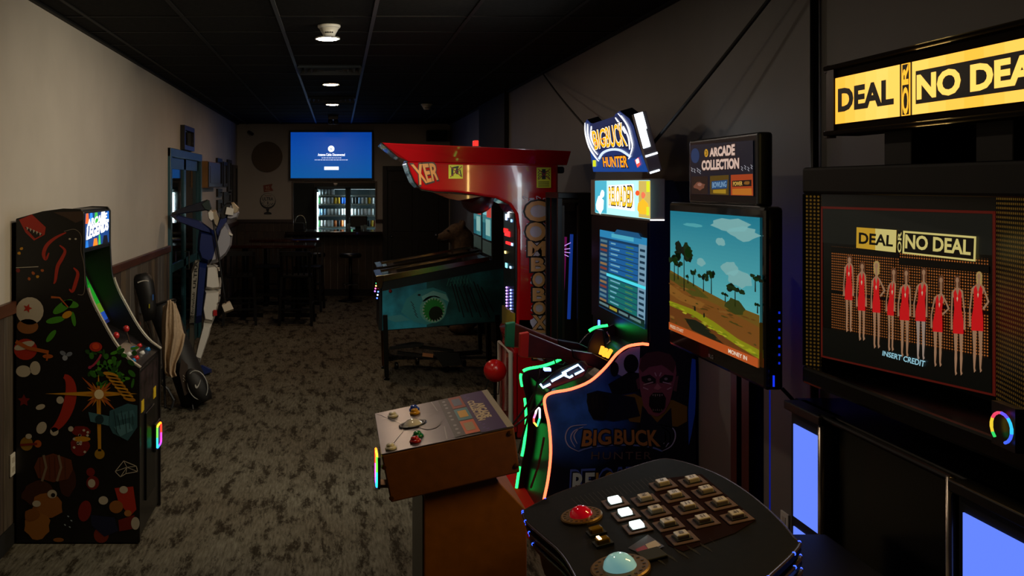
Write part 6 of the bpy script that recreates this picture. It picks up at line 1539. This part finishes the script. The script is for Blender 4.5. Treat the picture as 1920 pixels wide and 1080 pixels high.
# yellow sign
MX = 1.6
my0, my1 = 2.06, yx(1567, MX)
mz1, mz0 = vz(147, my1), vz(233, my1)
BRF = M('sign_case_brown', '#1c130a', 0.85, spec=0.1)
MB().box(MX + 0.006, MX + 0.11, my0 - 0.05, my1 + 0.05, mz0 - 0.03, mz1 + 0.035).build('sign_case', BRF, t, bevel=0.01)
for z in (mz0 - 0.035, mz1 + 0.03): MB().box(MX - 0.012, MX + 0.11, my0 - 0.05, my1 + 0.06, z, z + 0.014).build('sign_edge', BRF, t, bevel=0.004)
for z in (mz0 - 0.03, mz1 + 0.035): MB().lathe([(0.018, -0.012), (0.018, 0.012), (0.001, 0.014)], (MX + 0.01, my1 + 0.055, z), (0, 0, 1), 12).build('corner_cap', M('corner_red', '#2a0c08', 0.4), t)
MB().box(MX - 0.005, MX + 0.006, my1 + 0.004, my1 + 0.05, mz0 - 0.02, mz1 + 0.03).build('sign_end', M('corner_red', '#2a0c08'), t)
a = Art((MX, 0, 0), (-1, 0, 0))
def mm(y, v): return Vector((MX, y, mz0 + (mz1 - mz0) * v))
yD, yO0, yO1, yN0 = yx(1688, MX), yx(1691, MX), yx(1708, MX), yx(1711, MX)
YG = em('#ffb52e', 1.25); YC = em('#ffc75a', 1.35); KB = pm('#0c0902', 0.4)
YC2 = [em(h, 1.3) for h in ('#ffb438', '#ffba44', '#ffc04e', '#ffc556', '#ffc85c', '#ffc454')]
a.poly([mm(my1, 0), mm(my0, 0), mm(my0, 1), mm(my1, 1)], pm('#1a1204', 0.4))
nb = 6
for i in range(nb):
    y0 = my1 + (yD - my1) * i / nb; y1 = my1 + (yD - my1) * (i + 1) / nb
    a.poly([mm(y0, 0), mm(y1, 0), mm(y1, 1), mm(y0, 1)], YC2[i], 1)
a.text('DEAL', [mm(yx(1574, MX), .73), mm(yx(1675, MX), .73), mm(yx(1675, MX), .28), mm(yx(1574, MX), .28)], KB, 2, 0.045)
a.poly([mm(yO0, 0.0), mm(yO1, 0.0), mm(yO1, 1.0), mm(yO0, 1.0)], YG, 1).poly([mm(yO0 - .006, 0.02), mm(yO1 + .006, 0.02), mm(yO1 + .006, .98), mm(yO0 - .006, .98)], KB, 2)
a.text('OR', [mm(yO0 - .008, .04), mm(yO0 - .008, .96), mm(yO1 + .008, .96), mm(yO1 + .008, .04)], YG, 3, 0.03)
for i in range(8):
    y0 = yN0 + (my0 + .02 - yN0) * i / 8; y1 = yN0 + (my0 + .02 - yN0) * (i + 1) / 8
    a.poly([mm(y0, 0), mm(y1, 0), mm(y1, 1), mm(y0, 1)], YC2[abs(i - 3) % 6], 1)
a.poly([mm(yN0 - .018, .19), mm(my0 + .04, .19), mm(my0 + .04, .81), mm(yN0 - .018, .81)], KB, 2)
a.text('NO DEAL', [mm(2.645, .71), mm(2.145, .71), mm(2.145, .29), mm(2.645, .29)], YC, 3, 0.045)
panel_light('sign_light', (MX - 0.006, (my0 + my1) / 2, (mz0 + mz1) / 2), my1 - my0, mz1 - mz0, 18.0, (1.0, 0.66, 0.2))
a.build('sign_face', t)
for (ya_, yb_) in ((2.78, 2.92), (2.36, 2.5), (2.12, 2.2)):
    MB().box(1.66, 1.86, ya_, yb_, 1.93, mz0 - 0.02).build('sign_post', DK, t, bevel=0.004)
# upper housing around the recessed screen
scR, scL = Vector((1.8147, 2.647, 0)), Vector((1.64, 3.257, 0))
snrm = Vector((-(scL.y - scR.y), (scL.x - scR.x), 0)).normalized()
if snrm.x > 0: snrm = -snrm
z1s, z0s = 1.828, 1.317
top_front = [(1.595, 3.30), (1.605, 2.7), (1.615, 2.3), (1.62, 2.05), (1.9, 2.05), (1.9, 3.34), (1.63, 3.34)]
MB().prism([(x, y, 1.87) for x, y in top_front], (0, 0, 0.09)).build('housing_top', DK, t, bevel=0.01)
MB().prism([(x, y, 1.22) for x, y in top_front], (0, 0, 0.06)).build('housing_bottom', DKG, t, bevel=0.01)
MB().prism([(1.595, 3.30, 1.28), (1.63, 3.34, 1.28), (1.9, 3.34, 1.28), (1.9, 3.31, 1.28), (1.62, 3.285, 1.28)], (0, 0, 0.59)).build('housing_side', DK, t, bevel=0.004)
MB().box(1.87, 1.9, 2.05, 3.31, 1.28, 1.87).build('housing_back', DK, t)
for (px, py) in ((1533, 350), (1680, 350), (1884, 352)):
    p = hit(px, py, Vector((1.55, 2.7, 1.9)), Vector((-1, -.2, 0)))
# screen board
SBM = M('screen_back', '#0c0a08', 0.3)
def sp_(u, v, l=0): return scL + (scR - scL) * u + Vector((0, 0, z0s + (z1s - z0s) * v)) + snrm * (0.001 + l * 0.0006)
bk = -snrm * 0.03
MB().prism([sp_(-.0, -.0), sp_(1.0, -.0), sp_(1.0, 1.08), sp_(-.0, 1.08)], bk).build('screen_panel', SBM, t)
def dots_mat(name, base, dot, strength, cell):
    m = bpy.data.materials.new(name); m.use_nodes = True
    nt = m.node_tree; b = nt.nodes['Principled BSDF']
    b.inputs['Base Color'].default_value = (*c(base), 1); b.inputs['Roughness'].default_value = 0.4
    uv = nt.nodes.new('ShaderNodeUVMap')
    sep = nt.nodes.new('ShaderNodeSeparateXYZ'); nt.links.new(uv.outputs[0], sep.inputs[0])
    outs = []
    for ax in (0, 1):
        mu = nt.nodes.new('ShaderNodeMath'); mu.operation = 'MULTIPLY'; mu.inputs[1].default_value = 1.0 / cell; nt.links.new(sep.outputs[ax], mu.inputs[0])
        fr = nt.nodes.new('ShaderNodeMath'); fr.operation = 'FRACT'; nt.links.new(mu.outputs[0], fr.inputs[0])
        sb = nt.nodes.new('ShaderNodeMath'); sb.operation = 'SUBTRACT'; sb.inputs[1].default_value = 0.5; nt.links.new(fr.outputs[0], sb.inputs[0])
        sq_ = nt.nodes.new('ShaderNodeMath'); sq_.operation = 'MULTIPLY'; nt.links.new(sb.outputs[0], sq_.inputs[0]); nt.links.new(sb.outputs[0], sq_.inputs[1]); outs.append(sq_)
    ad = nt.nodes.new('ShaderNodeMath'); ad.operation = 'ADD'; nt.links.new(outs[0].outputs[0], ad.inputs[0]); nt.links.new(outs[1].outputs[0], ad.inputs[1])
    lt = nt.nodes.new('ShaderNodeMath'); lt.operation = 'LESS_THAN'; lt.inputs[1].default_value = 0.09; nt.links.new(ad.outputs[0], lt.inputs[0])
    nz = nt.nodes.new('ShaderNodeTexNoise'); nz.inputs['Scale'].default_value = 2.5; nt.links.new(uv.outputs[0], nz.inputs['Vector'])
    m2 = nt.nodes.new('ShaderNodeMath'); m2.operation = 'MULTIPLY'; nt.links.new(lt.outputs[0], m2.inputs[0]); nt.links.new(nz.outputs['Fac'], m2.inputs[1])
    m3 = nt.nodes.new('ShaderNodeMath'); m3.operation = 'MULTIPLY'; m3.inputs[1].default_value = strength * 2; nt.links.new(m2.outputs[0], m3.inputs[0])
    b.inputs['Emission Color'].default_value = (*c(dot), 1); nt.links.new(m3.outputs[0], b.inputs['Emission Strength'])
    return m
def dotted(name, quad, m, par):       # quad BL, BR, TR, TL with metric uv
    me = bpy.data.meshes.new(name); off = OFF[par.name]
    me.from_pydata([tuple(p - off) for p in quad], [], [(0, 1, 2, 3)])
    uv = me.uv_layers.new(name='UVMap')
    w, h = (quad[1] - quad[0]).length, (quad[3] - quad[0]).length
    for i, q in enumerate(((0, 0), (w, 0), (w, h), (0, h))): uv.data[i].uv = q
    me.materials.append(m)
    o = bpy.data.objects.new(name, me); COL.objects.link(o); o.parent = par; OFF[o.name] = off
    return o
GOLD = dots_mat('gold_dot_panel', '#0a0806', '#8a6420', 0.22, 0.0125)
PIC = dots_mat('stage_dot_panel', '#070403', '#a85c24', 0.6, 0.0085)
dotted('dotted_panel', [Vector((1.603, 3.296, 1.28)), sp_(0, -.07), sp_(0, 1.08), Vector((1.603, 3.296, 1.87))], GOLD, t)
dotted('dotted_panel', [sp_(1, -.07), Vector((1.66, 2.10, 1.28)), Vector((1.66, 2.10, 1.87)), sp_(1, 1.08)], GOLD, t)
a = Art(sp_(0, 0), snrm)
dotted('stage_picture', [sp_(.07, .12, 1), sp_(.97, .12, 1), sp_(.97, .74, 1), sp_(.07, .74, 1)], PIC, t)
def sr(u0, v0, u1, v1, m, l): a.poly([sp_(u0, v0), sp_(u1, v0), sp_(u1, v1), sp_(u0, v1)], m, l)
RB_ = em('#6a1810', 0.35)
sr(0, .0, .012, 1, RB_, 1); sr(.985, 0, 1, 1, RB_, 1); sr(0, .985, 1, 1, RB_, 1); sr(0, 0, 1, .012, RB_, 1)
sr(.014, .76, .984, .983, em('#1a1c18', 0.4), 1); sr(.014, .014, .984, .2, em('#060a08', 0.3), 3)
for (u0, v0, u1, v1) in ((.07, .70, .5, .735), (.5, .66, .97, .70), (.47, .62, .48, .78), (.07, .44, .97, .45)): sr(u0, v0, u1, v1, em('#050302', 0.2), 3)
# figures in red dresses
SZ = 2.769
def z5(x, y): return (1500 + x / SZ, 370 + y / SZ)
SK, HD, HB, RDs, WHs = em('#b88a68', 0.5), em('#6a4028', 0.5), em('#c0a060', 0.55), em('#c81418', 0.75), em('#b8a090', 0.5)
figs = [(262, 325, 235, 283, 360, 535, 690, 0), (328, 360, 302, 350, 405, 590, 735, 0), (402, 355, 378, 428, 430, 600, 775, 1), (492, 390, 456, 498, 455, 615, 790, 0), (557, 395, 518, 580, 470, 640, 820, 0), (648, 390, 600, 665, 460, 645, 835, 0), (738, 430, 690, 752, 520, 700, 870, 0), (822, 430, 795, 862, 490, 710, 915, 0), (935, 410, 890, 965, 470, 695, 900, 1)]
for i, (hx_, hy_, x0, x1, dy0, dy1, fy, bl) in enumerate(figs):
    Pp = lambda pts, m, l: a.poly([z5(*p) for p in pts], m, l)
    hr = HB if bl else HD
    xc = (x0 + x1) / 2; w = x1 - x0
    Pp([(hx_ - 14, hy_ + 34), (hx_ - 16, hy_ - 8), (hx_ - 10, hy_ - 22), (hx_, hy_ - 26), (hx_ + 10, hy_ - 22), (hx_ + 16, hy_ - 8), (hx_ + 15, hy_ + 40), (hx_ + 6, hy_ + 52), (hx_ - 8, hy_ + 48)], hr, 4)
    Pp([(hx_ + 8.5 * math.cos(k * .52), hy_ + 15 * math.sin(k * .52)) for k in range(12)], SK, 5)
    lean = (hx_ - xc) * 0.6
    hw = w * 0.5
    Pp([(hx_ - 4, hy_ + 10), (hx_ + 4, hy_ + 10), (hx_ + 5, dy0 - 22), (xc + lean + hw * .8, dy0 - 6), (xc + lean + hw * .7, dy0 + 30), (xc + lean - hw * .7, dy0 + 30), (xc + lean - hw * .8, dy0 - 6), (hx_ - 5, dy0 - 22)], SK, 5)
    D = dy1 - dy0
    Pp([(xc + lean - hw * .62, dy0 + 6), (xc + lean - hw * .3, dy0 - 14), (xc + lean * .8, dy0 + 26), (xc + lean + hw * .3, dy0 - 14), (xc + lean + hw * .62, dy0 + 6), (xc + lean * .5 + hw * .55, dy0 + D * .4), (xc + hw * .8, dy0 + D * .7), (xc + hw * .82, dy1), (xc - hw * .82, dy1 - 4), (xc - hw * .8, dy0 + D * .7), (xc + lean * .5 - hw * .55, dy0 + D * .4)], RDs, 6)
    hip = i in (2, 6, 8)
    xl_, xr_ = xc + lean - hw * .78, xc + lean + hw * .78
    Pp([(xl_ - 4, dy0), (xl_ + 5, dy0 - 2), (xc - hw * .9, dy0 + D * .5), (xc - hw * .95 + 4, dy1 - 24), (xc - hw - 5, dy1 - 22), (xc - hw * 1.12, dy0 + D * .5)], SK, 7)
    if hip: Pp([(xr_ - 4, dy0 - 2), (xr_ + 4, dy0), (xr_ + 30, dy0 + D * .32), (xc + hw * .9, dy0 + D * .52), (xc + hw * .75, dy0 + D * .46), (xr_ + 19, dy0 + D * .32)], SK, 7)
    else: Pp([(xr_ - 5, dy0 - 2), (xr_ + 4, dy0), (xc + hw * 1.12, dy0 + D * .5), (xc + hw + 5, dy1 - 22), (xc + hw * .95 - 4, dy1 - 24), (xc + hw * .9, dy0 + D * .5)], SK, 7)
    Pp([(xc + lean - 4, dy0 + 34), (xc + lean, dy0 + 24), (xc + lean + 4, dy0 + 34), (xc + lean, dy0 + 52)], em('#d8c8a0', .6), 7)
    lg = WHs if i == 5 else SK
    Lg = fy - dy1
    for sg in (-1, 1):
        xk = xc + sg * hw * .42
        Pp([(xk - hw * .3, dy1 - 4), (xk + hw * .3, dy1 - 2), (xk + hw * .2, dy1 + Lg * .45), (xk + hw * .22, dy1 + Lg * .62), (xk + 3, fy - 14), (xk + 7, fy), (xk - 2, fy + 10), (xk - 5, fy - 14), (xk - hw * .2, dy1 + Lg * .62), (xk - hw * .17, dy1 + Lg * .45)], lg, 5)
# title on the screen
def zq(l): return [z5(*p) for p in l]
YL1, YL2 = em('#c89a28', 0.75), em('#d8c878', 0.75)
a.poly(zq([(302, 155), (510, 170), (506, 286), (300, 262)]), YL1, 8).poly(zq([(400, 162), (510, 170), (506, 286), (400, 274)]), YL2, 9)
a.text('DEAL', zq([(318, 184), (494, 200), (490, 254), (317, 238)]), em('#14100a', 0.2), 10, 0.03)
a.poly(zq([(514, 172), (540, 175), (538, 290), (512, 287)]), em('#14100a', 0.3), 8).text('OR', zq([(516, 284), (518, 180), (536, 182), (535, 286)]), YL2, 9, 0.02)
a.poly(zq([(544, 173), (924, 203), (920, 333), (540, 291)]), YL2, 8).poly(zq([(554, 184), (914, 213), (910, 322), (550, 283)]), em('#14100a', 0.3), 9)
a.text('NO DEAL', zq([(560, 194), (896, 224), (894, 298), (558, 262)]), YL2, 10, 0.03)
a.text('INSERT CREDIT', zq([(440, 796), (660, 850), (655, 880), (437, 820)]), em('#9ad0e0', 0.8), 9, 0.02)
a.build('screen_picture', t)
# lower shelf in front of the screen, lower body, posts, blue panels
FX = 1.555
lowz = 1.16
MB().box(FX + 0.03, 1.9, 2.05, 3.34, lowz - 0.03, lowz).build('shelf', DKG, t, bevel=0.006)
MB().box(FX + 0.06, 1.9, 2.05, 3.34, 0.0, lowz - 0.03).build('lower_body', DK, t)
MB().box(FX + 0.03, FX + 0.06, 2.47, 3.04, 0.02, lowz - 0.03).build('centre_panel', DKG, t)
ED = M('edge_silver', '#8f857a', 0.25, 0.9)
for yy in (yx(1541, FX), yx(1783, FX)): MB().tube([(FX, yy, 0.0), (FX, yy, lowz)], 0.012, 10).build('edge_post', ED, t, smooth=True)
MB().tube([(FX, yx(1541, FX), lowz - 0.005), (FX, yx(1783, FX), lowz - 0.005)], 0.008, 8).build('edge_post', BLACKMETAL, t)
BLUEP = em('#6484ff', 1.05)
def wing(ya_, yb_, lab):
    cen = (ya_ + yb_) / 2
    w = MB().box(FX + 0.004, FX + 0.06, ya_, yb_, 0, lowz - 0.03).build('light_column', BLACKM, t)
    for (za, zb2) in ((0.77, 1.085), (0.655, 0.735), (0.05, 0.62)):
        MB().box(FX, FX + 0.006, ya_ + 0.02, yb_ - 0.02, za, zb2).build('light_panel', BLUEP, w)
    MB().box(FX - 0.02, FX + 0.06, ya_ - 0.01, yb_ + 0.01, lowz - 0.03, lowz).build('column_cap', BLACK, w, bevel=0.004)
wing(3.075, 3.30, 0)
wing(2.08, 2.41, 1)
# card reader light near the screen's lower right
cr = hit(1880, 802, Vector((1.52, 2.2, 1.3)), Vector((-1, -.3, 0)))
MB().obox(cr + Vector((.02, .01, 0)), (0.004, 0.045, 0), (0.01, -.003, 0), (0, 0, 0.05)).build('card_reader', BLACK, t)
arc = [cr + Vector((-0.003, -0.034 * math.cos(q), 0.034 * math.sin(q))) for q in [math.radians(x) for x in range(-70, 231, 20)]]
for i in range(len(arc) - 1): MB().tube([arc[i], arc[i + 1]], 0.0035, 6).build('reader_light', em(['#4060ff', '#30c0ff', '#6050ff', '#e04060', '#e0c030', '#30d060'][i * 6 // len(arc)], 1.2), t)
# --- the console
cT, cR, cL = Vector((1.042, 3.05, 1.031)), Vector((1.115, 2.323, 1.031)), Vector((0.554, 2.888, 0.923))
cn = (cR - cT).cross(cL - cT).normalized()
if cn.z < 0: cn = -cn
def cz(px, py, l=0.0): return hit(px, py, cT, cn) + cn * l
out = [tuple(p) for p in curve_pts([Vector(p) for p in ((980, 957), (1040, 926), (1120, 898), (1215, 866), (1262, 861), (1340, 886), (1405, 925), (1455, 968), (1488, 1006), (1497, 1024), (1440, 1080), (1360, 1150), (1240, 1210), (1150, 1190), (1105, 1140), (1080, 1082), (1052, 1036), (1012, 1000), (985, 975), (980, 957))], 4)][:-1]
CTOP = M('console_top', '#0e0b07', 0.6, var=0.35, scale=40, spec=0.08)
CED = M('console_edge', '#5a4a52', 0.25, 0.7)
cen2 = Vector((sum(p[0] for p in out) / len(out), sum(p[1] for p in out) / len(out)))
con = None
for k in range(3):
    P = [cz(*p) for p in out]
    mid = sum(P, Vector()) / len(P)
    P = [mid + (p - mid) * (1.0 - 0.012 * k) - cn * (0.034 * k) for p in P]
    o = MB().prism(P, -cn * 0.022).build('console' if k == 0 else 'console_layer', CTOP if k == 0 else M('console_layer', '#120e0c', 0.3), t if k == 0 else con, bevel=0.004)
    if k == 0: con = o
    MB().tube([p - cn * 0.004 for p in P] + [P[0] - cn * 0.004], 0.004, 6).build('console_edge', CED, con)
    for i in (0, 3, 34, 37, 40, 72, 75): MB().ball(P[i % len(P)] - cn * 0.004, 0.005, 8).build('edge_light', em('#2a50ff', 3), con)
P = [cz(*p) for p in out]; mid = sum(P, Vector()) / len(P)
MB().prism([mid + (p - mid) * 0.93 - cn * 0.1 for p in P[::3]], -cn * 0.06).build('console_tray', M('tray_amber_lit', '#2a1a0a', 0.4), con)  # amber light under the console is put into the tray colour
MB().box(0.72, 1.5, 2.35, 2.95, 0.0, 0.83).build('console_pedestal', DK, t, bevel=0.01)
e1 = (cR - cT).normalized(); e2 = cn.cross(e1).normalized()
if e2.x > 0: e2 = -e2
g1 = (cz(818 / 3.2 + 940, 742 / 3.2 + 760) - cz(685 / 3.2 + 940, 592 / 3.2 + 760)).normalized()
g2 = cn.cross(g1)
LITB, DIMB = em('#dff4f0', 2.2), M('button_cream', '#a89c8c', 0.3)
RIM = M('button_rim', '#5a4644', 0.6, spec=0.2)
def z7(x, y): return (940 + x / 3.2, 760 + y / 3.2)
REDP = pm('#2a0f10', 0.35)
a = Art(cT, cn)
a.poly([z7(*p) for p in ((900, 560), (985, 440), (1200, 415), (1530, 690), (1400, 770), (1090, 880), (1000, 840), (880, 640))], M('console_red_print', '#1a0808', 0.8, spec=0.05), 1)
for k in range(22): a.stroke([z7(420 + k * 26, 560 - k * 7), z7(470 + k * 26, 610 - k * 7)], 0.7, pm('#2a2620', 0.8), 1)
for k in range(26): a.stroke([z7(900 + k * 14, 900 + k % 5 * 12 - k * 4), z7(930 + k * 14, 930 + k % 5 * 12 - k * 4)], 0.7, pm('#26221c', 0.8), 1)
rows = [[(685, 592), (748, 665), (818, 742)], [(865, 575), (930, 648), (1005, 725), (1088, 805)], [(972, 485), (1045, 555), (1125, 625), (1215, 705)], [(1150, 465), (1232, 528), (1320, 600), (1415, 680)]]
nbr = 0
for ri, r in enumerate(rows):
    for (x, y) in r:
        nbr += 1
        p = cz(*z7(x, y)) + cn * 0.0
        MB().obox(p + cn * 0.003, g1 * 0.034, g2 * 0.034, cn * 0.002).build('button_plate', RIM, con, bevel=0.002)
        MB().obox(p + cn * 0.0055, g1 * 0.021, g2 * 0.021, cn * 0.0025).build('button_well', BLACKM, con)
        bt = MB().obox(p + cn * 0.012, g1 * 0.0165, g2 * 0.0165, cn * 0.007).build('case_button', LITB if ri == 0 else DIMB, con, bevel=0.003)
        if ri:
            q = Art(p + cn * 0.0192, cn)
            s = 0.008
            q.text(str(nbr + 1), [p + cn * .0193 - g2 * s * 1.0 - g1 * s, p + cn * .0193 + g2 * s - g1 * s, p + cn * .0193 + g2 * s + g1 * s, p + cn * .0193 - g2 * s + g1 * s][::1] if False else [p + cn * .0193 + g2 * s * .7 - g1 * s, p + cn * .0193 - g2 * s * .7 - g1 * s, p + cn * .0193 - g2 * s * .7 + g1 * s, p + cn * .0193 + g2 * s * .7 + g1 * s], pm('#5a5048'), 0, 0.02)
            q.mb.build('button_number', q.mats, con)
a.poly([z7(*p) for p in ((760, 860), (880, 780), (980, 850), (850, 900))], pm('#3a302c', 0.3), 2).poly([z7(*p) for p in ((805, 870), (860, 845), (885, 870), (830, 898))], pm('#8a1c18', 0.3), 3).poly([z7(*p) for p in ((865, 840), (925, 815), (960, 845), (890, 878))], pm('#b0a090', 0.3), 3)
a.build('console_print', con)
# paper slot box
pb_ = cz(*z7(905, 905))
MB().obox(pb_ + cn * 0.004, e1 * 0.03, e2 * 0.03, cn * 0.004).build('bill_slot', BLACKM, con, bevel=0.003)
# domes and gold rings
def dome(x, y, r, m, ringm):
    p = cz(*z7(x, y))
    rg = MB().lathe([(r * 1.0, 0.0), (r * 1.75, 0.0), (r * 1.75, 0.006), (r * 1.65, 0.009), (r * 1.05, 0.009)], p, cn, 36).build('dome_ring', ringm, con, smooth=False)
    for k in range(20):
        q = 2 * math.pi * k / 20
        pp = p + (e1 * math.cos(q) + e2 * math.sin(q)) * r * 1.4 + cn * 0.0095
        MB().obox(pp, e1 * 0.0022, e2 * 0.0035, cn * 0.0006).build('ring_mark', pm('#2a1c08'), rg)
    MB().lathe([(r, 0.004), (r * 0.98, r * 0.25), (r * 0.86, r * 0.55), (r * 0.62, r * 0.8), (r * 0.32, r * 0.94), (0.001, r * 0.98)], p, cn, 28).build('dome_button', m, con, smooth=True)
GOLDM = M('gold_ring', '#6e4f18', 0.4, 0.5)
dome(482, 672, 0.034, M('dome_red', '#b0081c', 0.08, coat=1.0, emit='#c0081c', strength=0.25), GOLDM)
dome(715, 985, 0.042, M('dome_white', '#9fd0d0', 0.08, coat=1.0, emit='#8cc8c8', strength=0.4), GOLDM)
for (x, y, gl_) in ((572, 772, False), (612, 836, True)):
    p = cz(*z7(x, y))
    MB().obox(p + cn * 0.004, e1 * 0.018, e2 * 0.024, cn * 0.003).build('button_plate', BLACKM, con)
    MB().obox(p + cn * 0.012, e1 * 0.012, e2 * 0.018, cn * 0.008).build('gold_button', M('gold_button', '#8a6a14', 0.2, 0.4), con, bevel=0.004)
    if gl_: MB().obox(p + cn * 0.021 + e2 * 0.008, e1 * 0.01, e2 * 0.004, cn * 0.0015).build('button_lamp', em('#ffc890', 4), con)
